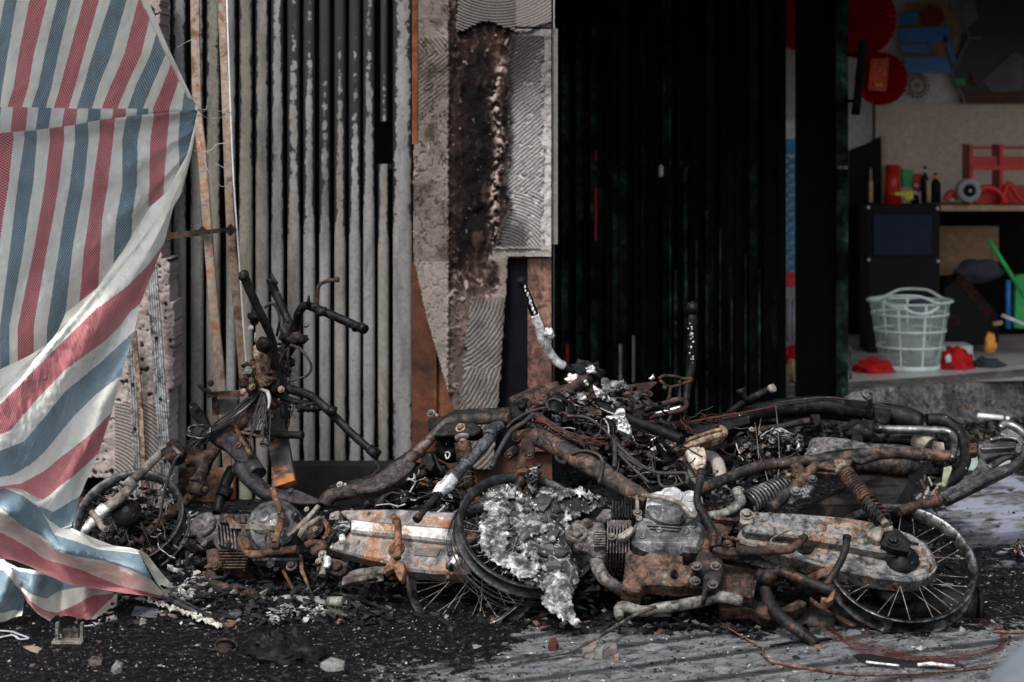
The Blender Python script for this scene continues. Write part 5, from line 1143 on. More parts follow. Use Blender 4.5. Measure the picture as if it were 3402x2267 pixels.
for i in range(6):
    p = pa(); x = 1015 + i * 22; p.pt(2, [(x, 570 + 4 * i), (x + 9, 568 + 4 * i), (x + 22, 700 + i * 6), (x + 12, 708 + i * 6)], .0, .05 + .004 * (i % 2), .001); p.done('cooling_fin', M_engr, eng)
for i in range(7):
    p = pa(); y = 735 + i * 19; p.pt(2, [(1025 + i * 3, y), (1240 - i * 6, y), (1236 - i * 6, y + 9), (1028 + i * 3, y + 9)], -.04, .035, .001); p.done('cooling_fin', M_rustd, eng)
p = pa(); p.pt(2, [(945, 735), (1020, 725), (1035, 810), (1040, 860), (960, 850)], -.04, .03, .004).pt(2, [(950, 815), (1045, 815), (1045, 850), (990, 850)], .0, .055, .003).bolt(2, 1018, 850, .06, .013).bolt(2, 1095, 695, .06, .012); p.done('cylinder_block', M_rustd)
for i in range(9):
    p = pa(); x = 1060 + i * 19; p.t(2, [(x, 520), (x + 6, 545), (x - 4, 570)], .011, .03 + .01 * (i % 2)); p.done('intake_ridge', M_engr, eng)
p = pa(); p.pt(2, [(1065, 520), (1095, 510), (1150, 560), (1140, 575), (1090, 565)], .03, .065, .004); p.done('intake_cup', M_rust)
p = pa(); p.m.beam(PA.c(2, 1105, 582, .07), PA.c(2, 1430, 600, .09), .016, .004); p.done('speckled_strap', M_pale)
p = pa(); p.t(2, [(985, 860), (985, 920), (1040, 985), (1150, 1000), (1260, 1040), (1385, 1095)], [.018, .02, .021, .021, .02, .016], .03, 12); p.done('exhaust_pipe', M_rustd)
p = pa(); p.t(2, [(1380, 345), (1400, 395), (1418, 450), (1440, 500), (1438, 560), (1420, 620), (1400, 695)], [.0115, .0115, .013, .012, .012, .012, .013], .12, 10).pt(2, [(1405, 450), (1440, 455), (1430, 500), (1412, 500)], .12, .14, .002); p.done('gear_lever', M_rust)
p = pa(); p.t(2, [(1185, 660, .1), (1195, 720, .1), (1250, 770, .1), (1390, 755, .1), (1545, 735, .1)], [.018, .016, .014, .014, .015]).pt(2, [(1180, 660), (1215, 650), (1235, 690), (1225, 730), (1190, 725)], .08, .125, .004); p.done('foot_bar', M_rust)
p = pa(); p.t(2, [(1330, 740, .11), (1340, 660, .11), (1355, 612, .11), (1380, 740, .11)], .004, seg=7); p.spring = None; q0 = PA.c(2, 1385, 715, .12); q1 = PA.c(2, 1430, 712, .12); p.m.spring(q0, q1, .01, .002, 7); p.done('return_spring', M_rustd)
p = pa(); p.bolt(2, 1372, 830, .05, .015).bolt(2, 1510, 842, .05, .02).pt(2, [(1250, 790), (1560, 790), (1560, 810), (1250, 810)], .02, .05); p.done('mount_bolts', M_engr)
p = pa(); p.pt(2, [(1555, 770), (1572, 770), (1580, 860), (1642, 1030), (1630, 1025), (1560, 880)], .04, .05, .001); p.done('bent_strip', M_rust)
p = pa(); p.m.beam(PA.c(2, 1450, 870, .02), PA.c(2, 1530, 1020, .02), .01, .004); p.done('thin_rod', M_rustd)
p = pa(); p.t(2, [(1395, 1110, .02), (1435, 1070, .02), (1520, 1068, .03), (1640, 1080, .03), (1845, 1078, .03)], [.014, .017, .018, .019, .018]); p.done('silencer_pipe', M_pipe)
# sprocket and chain
p = pa(); p.lat(2, 1645, 600, .04, [(.044, 0), (.044, .008), (.018, .01), (.018, .02), (0, .02)], 20); 
for i in range(3): p.bolt(2, 1645 + 32 * math.cos(i * 2.1), 600 + 30 * math.sin(i * 2.1), .052, .007)
spk = p.done('sprocket', M_rustd)
for i in range(15):
    a = rad(200 + i * 14); x = 1650 + 96 * math.cos(a); y = 610 + 80 * math.sin(a); mb = MB(); mb.box(PA.c(2, x, y, .05), (PA.u * -math.sin(a) - PA.v * math.cos(a)).normalized(), (PA.u * math.cos(a) - PA.v * math.sin(a)).normalized(), PA.n, .011, .006, .006); mb.build('chain_link', M_rust, spk)
p = pa(); p.pt(2, [(1540, 640), (1560, 590), (1620, 545), (1690, 510), (1700, 530), (1600, 590), (1560, 660)], .05, .075, .004); p.pt(2, [(1470, 640), (1600, 520), (1670, 440), (1690, 450), (1600, 560), (1480, 655)], .06, .07, .002).bolt(2, 1605, 475, .07, .009).bolt(2, 1660, 603, .07, .009); p.done('chain_guard', M_pale)
p = pa(); p.t(2, [(1600, 710), (1660, 690), (1710, 720), (1640, 760)], .016, .05, rough=.5).t(2, [(1620, 640), (1700, 600), (1740, 560)], .02, .02, rough=.5); p.done('charred_mount', M_rustd)
# chain case A
p = pa(); p.pt(3, [(248, 885), (275, 868), (420, 862), (620, 862), (1000, 885), (1010, 1000), (330, 950), (310, 935)], -.02, .035, .006, jit=.004).pt(3, [(318, 1015), (1000, 1085), (1090, 1150), (1105, 1275), (1000, 1285), (860, 1280), (690, 1265), (600, 1225), (400, 1180), (170, 1118), (240, 1060)], -.02, .035, .008, holes=[[(x, y) for x, y in [(622 + 40 * math.cos(a), 1128 + 34 * math.sin(a)) for a in [k * math.pi / 8 for k in range(16)]]]], jit=.003); cc = p.done('chain_case', M_case)
p = pa(); p.pt(3, [(322, 930), (600, 955), (985, 988), (990, 1082), (820, 1064), (600, 1040), (318, 1010)], -.01, .058, .008); p.done('swingarm', burnt('silver_and_orange_arm', [(.35, (.45, .45, .46)), (.48, (.55, .53, .51)), (.55, (.35, .2, .12)), (.62, (.38, .15, .05)), (.72, (.6, .6, .6))], 4, (.12, .1, .1), .68, 45, .45, .5, dist=.8))
p = pa(); p.pt(3, [(215, 880), (250, 875), (250, 930), (215, 935)], .02, .05).bolt(3, 212, 912, .05, .014); p.done('bolt', M_pale, cc)
for q in ((445, 895), (375, 1078), (720, 1100), (640, 920)): p = pa(); p.bolt(3, q[0], q[1], .036, .006); p.done('rivet', M_tan, cc)
p = pa(); p.lat(3, 622, 1128, .036, [(.029, 0), (.029, .004), (.024, .004), (.0235, 0)], 24); p.done('hole_rim', M_orange, cc)
p = pa(); p.pt(3, [(740, 1115), (915, 1120), (880, 1178), (735, 1165)], .034, .039, .001); p.done('peeled_label', plain('dull_patch', (.09, .08, .075), .8), cc)
p = pa(); p.m.melt(PA, [src(3, *q) for q in [(205, 960), (250, 930), (325, 940), (320, 1000), (285, 1060), (290, 1080), (250, 1085), (230, 1030), (180, 1100), (150, 1110), (180, 1040)]], .04, .02, 4, 60, 1.2, 5, 3); p.done('melted_drip', M_melt)
p = pa(); p.t(3, [(265, 1040, .075), (272, 1070, .075), (262, 1085, .07)], [.01, .013, .006], rough=.2); p.done('white_drip', M_silver)
p = pa(); p.pt(3, [(150, 1265), (165, 1200), (200, 1180), (295, 1215), (295, 1260), (250, 1295)], .0, .03, .004, 2).lat(3, 240, 1245, .03, [(.017, 0), (.017, .012), (.008, .012)], 16); p.done('lower_bracket', M_rustd)
p = pa(); p.bolt(3, 140, 1160, .06, .014).bolt(3, 112, 1205, .06, .01).t(3, [(130, 1165), (150, 1230), (140, 1300)], .012, .03, rough=.3); p.done('bolt', M_pale)
p = pa(); p.t(3, [(155, 1180, .05), (175, 1200, .055), (165, 1250, .05)], [.008, .014, .01], rough=.3); p.done('white_drip', M_silver)
# folding foot peg A
p = pa(); p.t(3, [(605, 912, .15), (612, 935, .15), (630, 960, .15), (632, 1060, .14), (628, 1190, .13)], [.012, .0125, .0125, .0125, .0125]); p.done('side_stand_rod', M_orange)
p = pa(); p.pt(3, [(528, 1265), (590, 1170), (622, 1195), (660, 1200), (672, 1260), (655, 1325), (640, 1330), (615, 1290), (600, 1250), (540, 1285)], .1, .125, .003); p.done('stand_bracket', M_orange)
p = pa(); p.t(3, [(275, 1345), (340, 1290), (480, 1272), (600, 1262)], [.012, .018, .02, .014], .09, flat=.6).pt(3, [(262, 1350), (275, 1300), (300, 1310), (480, 1290), (490, 1310), (300, 1350), (265, 1362)], .08, .1, .002); p.done('foot_rest', M_engr)
p = pa(); p.t(3, [(1130, 1030, .1), (1110, 1060, .1), (1070, 1100, .1), (1020, 1160, .1)], [.014, .012, .013, .012]).lat(3, 1105, 1048, .1, [(.02, -.01), (.022, 0), (.012, .012)], 14); p.done('axle_rod', M_rust)
p = pa(); p.t(3, [(1040, 1150, .08), (1020, 1190, .08), (990, 1230, .08)], [.01, .018, .012], rough=.3); p.done('silver_adjuster', M_silver)
p = pa(); p.t(3, [(970, 1225, .07), (990, 1240, .07)], .02).bolt(3, 975, 1160, .06, .012).t(3, [(955, 1290, .05), (960, 1330, .05)], .008); p.done('axle_nut', M_greym)
# rear wheel A
wheel(A, PA, PA.at(1585, 1893, -.03), PA.n, .237, .06, burnt('blue_black_rim', [(.34, (.02, .021, .024)), (.5, (.06, .065, .075)), (.66, (.15, .155, .165))], 10, ASH, .7, 60, .4, .6), 36, 'rear_wheel', spm=M_spoke)
p = pa(); p.t(3, [(225, 1415), (330, 1440), (450, 1480), (570, 1520)], .006, .0, 6).pt(3, [(470, 1310), (500, 1350), (520, 1400), (490, 1390)], .0, .02); p.done('under_strut', M_rustd)
wires(A, PA, 2, (200, 320, 700, 700), 60, [M_wire, M_wire, M_spoke, M_wire, M_wire, M_wireg], 'loose_wire', (-.12, .03), (60, 200), 21, (.001, .0022))
clutter(A, PA, 2, [(120, 330, 760, 760), (500, 480, 760, 800)], 420, [M_black][0], 'charred_bits', (-.2, -.04), (.008, .026), 4)
clutter(A, PA, 2, [(150, 480, 560, 740)], 130, M_ash, 'ash_flakes', (-.12, -.03), (.003, .009), 6)
clutter(A, PA, 3, [(430, 620, 1000, 860), (650, 500, 1000, 860), (900, 600, 1080, 860)], 320, M_black, 'charred_bits', (-.22, -.05), (.01, .03), 8)
clutter(A, PA, 3, [(480, 760, 680, 860), (1050, 960, 1180, 1080), (900, 640, 1000, 860)], 70, M_ash, 'ash_flakes', (-.04, .0), (.005, .012), 9)
wires(A, PA, 3, (420, 640, 1000, 860), 26, [M_wire, M_wire, M_wireg], 'loose_wire', (-.05, .03), (80, 260), 22, (.0015, .004))
clutter(A, PA, 2, [(1050, 600, 1560, 860), (840, 640, 1000, 860)], 90, M_blackr, 'charred_bits', (-.08, -.02), (.012, .035), 10)
clutter(A, PA, 1, [(1220, 560, 1420, 1100), (1300, 1000, 1420, 1250)], 60, M_rustd, 'charred_bits', (-.06, .03), (.006, .018), 12)
# ======== bike D: upright bars behind bike A ========
D = thing('burnt_motorcycle', 'black charred motorcycle standing behind the left one, showing its bars and thin mirror stalk', 'motorcycle', (-.9, 7.3, 0), 'burnt motorcycles piled on the street')
def q1(x, y, Y): return P(*src(1, x, y), Y)
mb = MB(); mb.tube([q1(1365, 150, 7.35), q1(1400, 240, 7.35), q1(1450, 350, 7.33), q1(1490, 440, 7.3), q1(1510, 500, 7.3)], [.017, .017, .016, .016, .02], 12, 4, .08); mb.tube([q1(1372, 110, 7.35), q1(1385, 150, 7.34), q1(1410, 185, 7.33)], [.003, .009, .008], 8, 3, .1); mb.build('handlebar', M_black, D)
mb = MB(); mb.tube([q1(1510, 520, 7.28), q1(1540, 440, 7.25), q1(1555, 370, 7.22), q1(1600, 325, 7.2), q1(1690, 355, 7.17), q1(1800, 400, 7.13), q1(1900, 445, 7.1), q1(1970, 478, 7.07)], [.02, .018, .017, .016, .0165, .016, .0165, .017], 12, 4, .08)
mb.tube([q1(1700, 340, 7.15), q1(1710, 390, 7.15)], .024, 10, 1, .2); mb.tube([q1(1925, 450, 7.09), q1(1935, 480, 7.08)], .02, 12, 1); mb.tube([q1(1955, 462, 7.08), q1(1985, 482, 7.06)], .018, 12, 1); mb.tube([q1(1615, 325, 7.17), q1(1620, 260, 7.17)], [.011, .003], 8, 1); mb.build('handlebar', M_black, D)
mb = MB(); mb.tube([q1(1668, 335, 7.17), q1(1672, 280, 7.17), q1(1680, 210, 7.17), q1(1710, 175, 7.17), q1(1800, 155, 7.17)], [.012, .008, .007, .007, .0065], 8, 4, .1); mb.blob(q1(1803, 155, 7.17), .011, 3, amp=.1, n=8); mb.build('mirror_stalk', M_rustd, D)
mb = MB(); mb.tube([q1(1500, 500, 7.3), q1(1490, 580, 7.3), q1(1460, 660, 7.32), q1(1440, 760, 7.34), q1(1430, 900, 7.35)], [.03, .03, .024, .024, .024], 10, 4, .2); mb.blob(q1(1540, 545, 7.25), .03, 4, (1.2, .7, .8), .5); mb.blob(q1(1480, 500, 7.27), .032, 6, (1, .8, 1.2), .5); mb.build('steering_stem', M_blackr, D)
mb = MB(); mb.blob(q1(1275, 390, 7.1), .025, 8, (1, .7, 1), .6); mb.tube([q1(1230, 390, 7.05), q1(1265, 400, 7.03), q1(1300, 390, 7.03)], .011, 8, 3, .3); mb.tube([q1(1250, 440, 7.05), q1(1280, 400, 7.04)], .01, 8, 1, .3); mb.build('brake_lever_clamp', M_black, D)
mb = MB(); mb.tube([q1(1330, 340, 7.1), q1(1370, 310, 7.1), q1(1410, 340, 7.1), q1(1428, 420, 7.1), q1(1410, 520, 7.15)], .0055, 8, 4, .1); mb.build('brake_hose', M_wire, D)
mb = MB(); mb.tube([q1(1500, 585, 7.15), q1(1560, 605, 7.12), q1(1620, 680, 7.1), q1(1635, 740, 7.1), q1(1600, 785, 7.1), q1(1550, 800, 7.1), q1(1510, 825, 7.1)], [.006, .006, .005, .005, .005, .004, .002], 8, 4, .15); mb.build('hanging_cable', M_wire, D)
mb = MB(); mb.tube([q1(1270, 500, 7.0), q1(1268, 560, 7.0)], .0035, 6); mb.bolt(q1(1240, 470, 6.98), -YV, .01); mb.build('screw_pin', M_wireg, D)
mb = MB(); mb.bolt(q1(1595, 455, 7.18), Vector((.8, -.5, 0)), .009, .012); mb.build('bolt', M_pale, D)
mb = MB(); mb.lathe([(.022, 0), (.02, .012), (.01, .014)], q1(1330, 575, 6.93), -YV, 14); mb.build('switch_button', M_black, D)
rg = random.Random(77)
for i in range(16):
    x = rg.uniform(1440, 1500); mb = MB(); y = rg.uniform(560, 960); mb.tube([q1(x, y, 7.2), q1(x + rg.gauss(0, 20), y + 80, 7.18), q1(x + rg.gauss(0, 30), y + 190, 7.2)], rg.uniform(.0015, .004), 5, 4, 0); mb.build('cable', M_wire, D)
mb = MB()
for i in range(50): mb.chip(q1(rg.uniform(1420, 1510), rg.uniform(560, 1180), rg.uniform(7.2, 7.35)), rg.uniform(.008, .022), .7, rg)
mb.build('charred_bits', M_blackr, D, kind='stuff')
mb = MB(); mb.tube([q1(1445, 950, 7.3), q1(1400, 1200, 7.25), q1(1500, 1480, 7.2)], .02, 8, 3); mb.build('frame_tube', M_blackr, D)

# ======== bike B: the front right one ========
PB = Pl(Vector((P(1900, 2100, 5.97).x, 5.97, 0)), Vector((P(3000, 2110, 5.97).x, 5.97, 0)), 52)
B = thing('burnt_motorcycle', 'burnt out motorcycle lying in front at right, melted crust over its front wheel', 'motorcycle', (.6, 6.0, 0), 'burnt motorcycles piled on the street')
def pb(): return Part(B, PB)
# handlebar
def q4(x, y, Y): return P(*src(4, x, y), Y)
mb = MB(); mb.tube([q4(445, 150, 6.85), q4(490, 250, 6.87), q4(525, 340, 6.88), q4(548, 400, 6.9)], [.0145, .0145, .0145, .015], 14, 4, .08); mb.build('bar_end', M_black, B); mb = MB(); mb.tube([q4(660, 670, 6.96), q4(720, 720, 6.97), q4(800, 765, 6.98), q4(860, 810, 7.0)], [.017, .016, .016, .018], 12, 4, .1); hbm = mb.build('handlebar', M_black, B)
mb = MB(); mb.tube([q4(540, 385, 6.89), q4(575, 480, 6.9), q4(605, 570, 6.92), q4(640, 640, 6.94), q4(690, 695, 6.95), q4(735, 720, 6.96)], [.0155, .0175, .0175, .0185, .018, .013], 14, 5, .3); mb.blob(q4(635, 500, 6.88), .017, 5, amp=.5, n=8); mb.blob(q4(645, 520, 6.88), .012, 8, amp=.5, n=8); mb.build('ash_coating', M_silver, hbm)
for i in range(9):
    mb = MB(); mb.blob(q4(460 + i * 11 + R.gauss(0, 4), 180 + i * 24, 6.845), R.uniform(.003, .006), i, (1, .5, 1.6), .6, n=5); mb.build('ash_fleck', M_silver, hbm)
mb = MB(); mb.blob(q4(880, 770, 7.0), .045, 3, (1.2, .8, .9), .6, 2.5, 14); mb.blob(q4(905, 850, 7.0), .035, 7, (1, .8, 1.2), .6, 2.5); mb.plate(Vert(6.95), [src(4, 785, 745), src(4, 860, 712), src(4, 880, 760), src(4, 830, 780)], -.01, 0); mb.build('charred_clamp', M_black, B)
mb = MB(); mb.blob(q4(905, 745, 6.96), .016, 3, (1.2, .8, .8), .7); mb.blob(q4(790, 800, 6.94), .016, 5, (1.3, .6, 1), .7); mb.blob(q4(860, 830, 6.93), .012, 6, (1.3, .6, 1), .7); mb.blob(q4(830, 920, 6.94), .022, 9, (1.3, .6, 1), .7); mb.build('melted_drip', M_silver, B)
mb = MB(); mb.tube([q4(880, 800, 6.98), q4(820, 840, 6.93), q4(740, 900, 6.9), q4(690, 930, 6.88)], [.025, .022, .018, .014], 10, 3, .2); mb.tube([q4(850, 800, 7), q4(900, 880, 6.98), q4(960, 960, 6.95), q4(1000, 1010, 6.93)], [.025, .025, .022, .02], 10, 3, .2); mb.build('steering_stem', M_rustd, B)
mb = MB(); mb.tube([q4(930, 900, 6.78), q4(1000, 1000, 6.7), q4(1120, 1050, 6.64), q4(1220, 1085, 6.6), q4(1360, 1140, 6.54), q4(1505, 1200, 6.48)], [.017, .0175, .0165, .0165, .0175, .018], 14, 4, .06); mb.build('handlebar', M_black, B)
p = pb(); p.m.melt(Vert(6.6), [src(4, *q) for q in [(1000, 1050), (1050, 1030), (1090, 990), (1130, 985), (1150, 1060), (1165, 1120), (1200, 1180), (1195, 1210), (1130, 1180), (1080, 1150), (1060, 1090)]], .0, .035, 3.5, 60, 1.4, 6, 4); p.done('melted_splash', M_silver)
p = pb(); p.m.melt(Vert(6.72), [src(4, *q) for q in [(925, 840), (980, 870), (1020, 930), (980, 950), (940, 920), (920, 880)]], .0, .03, 3.5, 60, 1.4, 6, 6); p.done('melted_splash', M_silver)
for (c_, pts, sd_) in ((4, [(620, 1000), (700, 980), (740, 1040), (700, 1120), (640, 1060)], 7), (4, [(480, 1090), (560, 1070), (600, 1110), (590, 1180), (540, 1170)], 8), (3, [(1450, 620), (1500, 560), (1580, 560), (1570, 640), (1540, 760), (1500, 790), (1470, 700)], 9), (4, [(1080, 830), (1120, 790), (1170, 850), (1160, 890), (1100, 900), (1010, 910), (990, 890)], 10), (4, [(1270, 800), (1320, 765), (1345, 800), (1300, 820)], 11)):
    p = pb(); p.m.melt(PB, [src(c_, *q) for q in pts], .05, .03, 4, 60, 1.4, 8, sd_); p.done('melted_splash', M_melt if sd_ != 11 else M_silver)
# head tube, collar, spine
p = pb(); p.t(4, [(700, 930), (675, 985), (655, 1050)], [.03, .034, .032], .06, 16).t(4, [(690, 955), (683, 972)], .039, .06, 16).t(4, [(765, 990), (740, 1060), (750, 1110)], .03, .03, 10, rough=.3); p.done('steering_head', M_black)
p = pb(); p.t(4, [(490, 1165), (560, 1180), (660, 1225), (760, 1285), (860, 1345), (960, 1400), (1060, 1465), (1150, 1520), (1220, 1545), (1290, 1580)], [.026, .042, .043, .043, .041, .041, .038, .036, .028, .016], .06, 16, flat=.8)
p.pt(4, [(870, 1250), (890, 1300), (880, 1370), (860, 1380), (865, 1290)], .04, .075, .002).pt(5, [(700, 300), (760, 320), (880, 390), (860, 420), (740, 380), (700, 330)], .02, .07, .004); p.done('frame_spine', burnt('rusted_spine', [(.36, (.012, .011, .011)), (.48, (.045, .038, .035)), (.56, (.085, .05, .035)), (.62, (.15, .07, .04)), (.68, (.06, .06, .065)), (.78, (.16, .15, .145))], 9, ASH, .7, 60, .7, .2))
p = pb(); p.t(4, [(690, 1270, .07), (680, 1310, .07), (710, 1345, .07), (745, 1350, .07)], .006, seg=8).bolt(4, 730, 1345, .07, .009); p.done('frame_clip', M_rustd)
# upper rails toward left
p = pb(); p.t(4, [(380, 960), (480, 930), (600, 890), (700, 870)], [.02, .026, .03, .03], -.05).pt(4, [(390, 950), (590, 860), (640, 880), (700, 840), (780, 830), (780, 880), (640, 960), (440, 970)], -.06, -.02, .004); p.done('tank_rail', M_rustd)
for x, y in ((555, 865), (595, 852), (445, 915)): p = pb(); p.bolt(4, x, y, -.02, .01); p.done('bolt', M_rustd)
p = pb(); p.pt(4, [(380, 980), (420, 940), (480, 950), (485, 1020), (450, 1060), (385, 1050)], .0, .05, .008, 2).bolt(4, 418, 962, .05, .012); p.m.blob(PB.c(4, 460, 970, .06), .018, 3, amp=.5); p.done('charred_relay', M_black)
# fork leg across the left bike
p = pb(); p.t(3, [(1300, 330, .06), (1250, 350, .08), (1215, 420, .09), (1150, 500, .1), (1080, 570, .1), (1010, 640, .1)], [.02, .023, .019, .0185, .019, .02]); p.t(3, [(1080, 560, .1), (1065, 582, .1)], .023).t(3, [(1010, 635, .1), (970, 680, .1)], .024, seg=14).t(3, [(1240, 360, .09), (1225, 395, .09)], .024); p.done('fork_leg', burnt('blue_grey_tube', [(.3, (.02, .022, .026)), (.5, (.06, .068, .08)), (.66, (.12, .125, .13)), (.78, (.12, .07, .05))], 9, ASH, .67, 70, .5, .4))
p = pb(); p.t(3, [(985, 670, .1), (945, 710, .1), (900, 750, .1), (885, 775, .1)], [.021, .023, .02, .014], rough=.25); p.done('melted_fork_end', M_silver)
p = pb(); p.t(3, [(895, 765, .1), (882, 785, .1)], .016).t(3, [(885, 780, .1), (830, 840, .11), (785, 895, .12), (752, 935, .12)], [.012, .0115, .011, .012]).t(3, [(770, 915, .12), (748, 938, .12)], .0145); p.done('fork_rod', M_blackr)
# lower yoke
p = pb(); p.t(3, [(1390, 400, .05), (1450, 400, .06), (1490, 390, .05)], [.02, .028, .026]).t(3, [(1440, 400, .05), (1475, 470, .06), (1490, 520, .06)], [.024, .026, .018]).t(3, [(1465, 480, .05), (1440, 560, .05), (1440, 640, .04)], [.02, .016, .02], rough=.2)
for x, y in ((1400, 408), (1348, 514), (1488, 520), (1485, 515)): p.bolt(3, x, y, .085, .014)
p.t(3, [(1345, 515, .05), (1400, 480, .05)], .016).t(3, [(1370, 640, .03), (1440, 625, .04), (1460, 600, .04)], .014); p.done('fork_yoke', M_rustd)
p = pb(); p.t(3, [(1445, 655, .03), (1420, 710, .02), (1390, 760, .01)], .02); p.done('fork_leg', M_black)
p = pb(); p.t(3, [(1438, 630, .04), (1442, 655, .04)], .0235, seg=14); p.done('collar', M_orange)
# front wheel
cB = P(1752, 1775, 6.28); nB = (PB.n + X * .22 - Z * .0).normalized()
fwB = wheel(B, PB, cB, nB, .235, .055, M_rimd, 36, 'front_wheel', spm=M_spoke, hub=False)
a_, b_ = frame(nB); mb = MB()
for q in range(6):
    o = cB - nB * (.04 + .012 * q) + Vector((R.gauss(0, .008), 0, R.gauss(0, .008))); rr_ = .236 + .003 * (q % 3)
    pts = [o + (a_ * math.cos(t) + b_ * math.sin(t)) * rr_ for t in [k * math.pi / 30 for k in range(61)]]
    mb = MB(); mb.tube(pts, .0013, 5, 1, 0, caps=False); mb.build('tyre_bead', M_rimd, fwB)
# melted mass
mass = [(1180, 900), (1170, 800), (1200, 720), (1260, 700), (1330, 700), (1450, 740), (1560, 720), (1700, 725), (1850, 720), (1950, 780), (2010, 800), (1960, 870), (1850, 900), (1760, 930), (1740, 1000), (1750, 1100), (1790, 1200), (1830, 1330), (1780, 1400), (1640, 1400), (1540, 1400), (1420, 1330), (1300, 1270), (1220, 1210), (1160, 1140), (1150, 1040)]
p = pb(); p.m.melt(PB, [src(3, *q) for q in mass], .025, .02, 3.5, 12, .25, 18, 1); p.done('melted_crust', M_melt)
lp = [(1600, 1270), (1700, 1270), (1760, 1330), (1790, 1400), (1770, 1450), (1800, 1560), (1830, 1600), (1790, 1620), (1700, 1600), (1640, 1560), (1580, 1500), (1540, 1440), (1590, 1400), (1570, 1330)]
p = pb(); p.m.melt(PB, [src(3, *q) for q in lp], .06, .022, 3, 30, .4, 12, 2); p.done('melted_crust', M_ash)
for sd_, poly in enumerate(([(1240, 790), (1320, 800), (1370, 880), (1350, 980), (1350, 1080), (1330, 1160), (1300, 1240), (1200, 1180), (1150, 1090), (1170, 960), (1200, 860)], [(1330, 1120), (1450, 1150), (1560, 1240), (1540, 1320), (1420, 1320), (1300, 1260), (1230, 1180)], [(1460, 880), (1540, 860), (1560, 920), (1610, 990), (1560, 1040), (1440, 1060), (1400, 980)], [(1640, 750), (1740, 720), (1860, 730), (1950, 790), (1900, 820), (1780, 780), (1680, 800)], [(1330, 700), (1440, 740), (1440, 800), (1340, 790)], [(1640, 900), (1740, 870), (1760, 930), (1680, 960)])):
    p = pb(); p.m.melt(PB, [src(3, *q) for q in poly], .045, .012, 3, 40, .45, 26, 20 + sd_); p.done('white_crust', M_ash)
rg = random.Random(91); SLAB = burnt('dark_glazed_slab', [(.3, (.01, .0105, .013)), (.7, (.03, .031, .037))], 10, ASH, .72, 60, .45, .1)
for (x, y, s_) in ((1570, 810, 70), (1490, 830, 45), (1400, 920, 60), (1560, 930, 50), (1640, 1010, 55), (1480, 1140, 50), (1600, 1130, 60), (1640, 1240, 60), (1690, 1140, 50), (1590, 1060, 50), (1660, 860, 35)):
    n = 7; a0 = rg.uniform(0, 6); poly = [(x + s_ * rg.uniform(.7, 1.2) * math.cos(a0 + k * 2 * math.pi / n), y + s_ * rg.uniform(.6, 1.0) * math.sin(a0 + k * 2 * math.pi / n)) for k in range(n)]
    p = pb(); o = rg.uniform(.046, .052); p.pt(3, poly, .02, o, .003, jit=.008); p.done('dark_slab', SLAB)
for i in range(60):
    x = rg.gauss(1490, 130); y = rg.gauss(1010, 150)
    if not (1180 < x < 1750 and 720 < y < 1380): continue
    mb = MB(); q_ = rg.uniform(10, 26); poly = [(x + q_ * rg.uniform(.5, 1.4) * math.cos(k * .785), y + q_ * rg.uniform(.4, 1.2) * math.sin(k * .785)) for k in range(8)]; mb.plate(PB, [src(3, *e_) for e_ in poly], .04, rg.uniform(.05, .056), .004, jit=.004, k=3); mb.build('melted_flake', M_ash, B)
# engine B
p = pb(); p.pt(5, [(400, 560), (440, 535), (540, 545), (600, 560), (610, 720), (560, 745), (480, 735), (400, 700)], -.05, .06, .01, 2, jit=.006).pt(5, [(540, 540), (600, 470), (650, 470), (650, 530), (600, 560)], -.03, .04, .004); p.lat(5, 490, 580, .055, [(.02, 0), (.018, .015), (0, .018)], 14); p.done('cylinder_head', M_engr)
p = pb(); p.lat(5, 425, 648, .05, [(.038, -.03), (.038, .01), (.034, .022), (.028, .024), (.026, .02), (.0, .02)], 28, ).lat(5, 425, 648, .068, [(.019, 0), (.017, .018), (0, .018)], 4); p.done('spark_cap', M_engr)
for i in range(7):
    p = pb(); y = 612 + i * 16; p.pt(5, [(538, y), (612, y), (612, y + 9), (538, y + 9)], .04, .085, .001); p.done('cooling_fin', M_engr)
for i in range(8):
    p = pb(); x = 622 + i * 20; p.pt(5, [(x, 545), (x + 9, 545), (x + 5, 760), (x - 4, 760)], -.02, .065 + .004 * (i % 2), .001); p.done('cooling_fin', M_engr)
for i in range(9):
    p = pb(); x = 655 + i * 20; p.pt(5, [(x, 420), (x + 8, 422), (x + 8, 525), (x, 530)], -.03, .04, .001); p.done('cooling_fin', M_blackr)
p = pb(); p.pt(5, [(620, 540), (780, 545), (775, 750), (625, 750)], -.05, .03, .003); p.done('cylinder', M_engr)
p = pb(); p.pt(5, [(800, 560), (840, 520), (900, 520), (1000, 560), (1140, 560), (1230, 540), (1260, 600), (1250, 660), (1210, 740), (1120, 735), (1080, 760), (1000, 745), (960, 765), (870, 730), (800, 700), (775, 650)], -.06, .08, .014, 2, jit=.004); ec = p.done('crankcase', M_greym)
for q in ((960, 620), (1135, 630), (830, 545), (850, 660), (1180, 590)): p = pb(); p.lat(5, q[0], q[1], .075, [(.011, 0), (.011, .01), (.006, .012), (.006, .008), (0, .008)], 16); p.done('case_bolt', M_greym, ec)
p = pb(); p.pt(5, [(880, 570), (1110, 590), (1105, 596), (880, 580)], .078, .088, .001); p.pt(5, [(900, 590), (1090, 608), (1085, 616), (900, 600)], .078, .088, .001); p.done('case_rib', M_greym, ec)
p = pb(); p.pt(5, [(875, 445), (900, 360), (980, 335), (1120, 340), (1200, 350), (1245, 380), (1235, 440), (1200, 500), (1140, 540), (1040, 558), (960, 540), (900, 490)], -.04, .095, .016, 3, jit=.004); cv = p.done('clutch_cover', M_ltm)
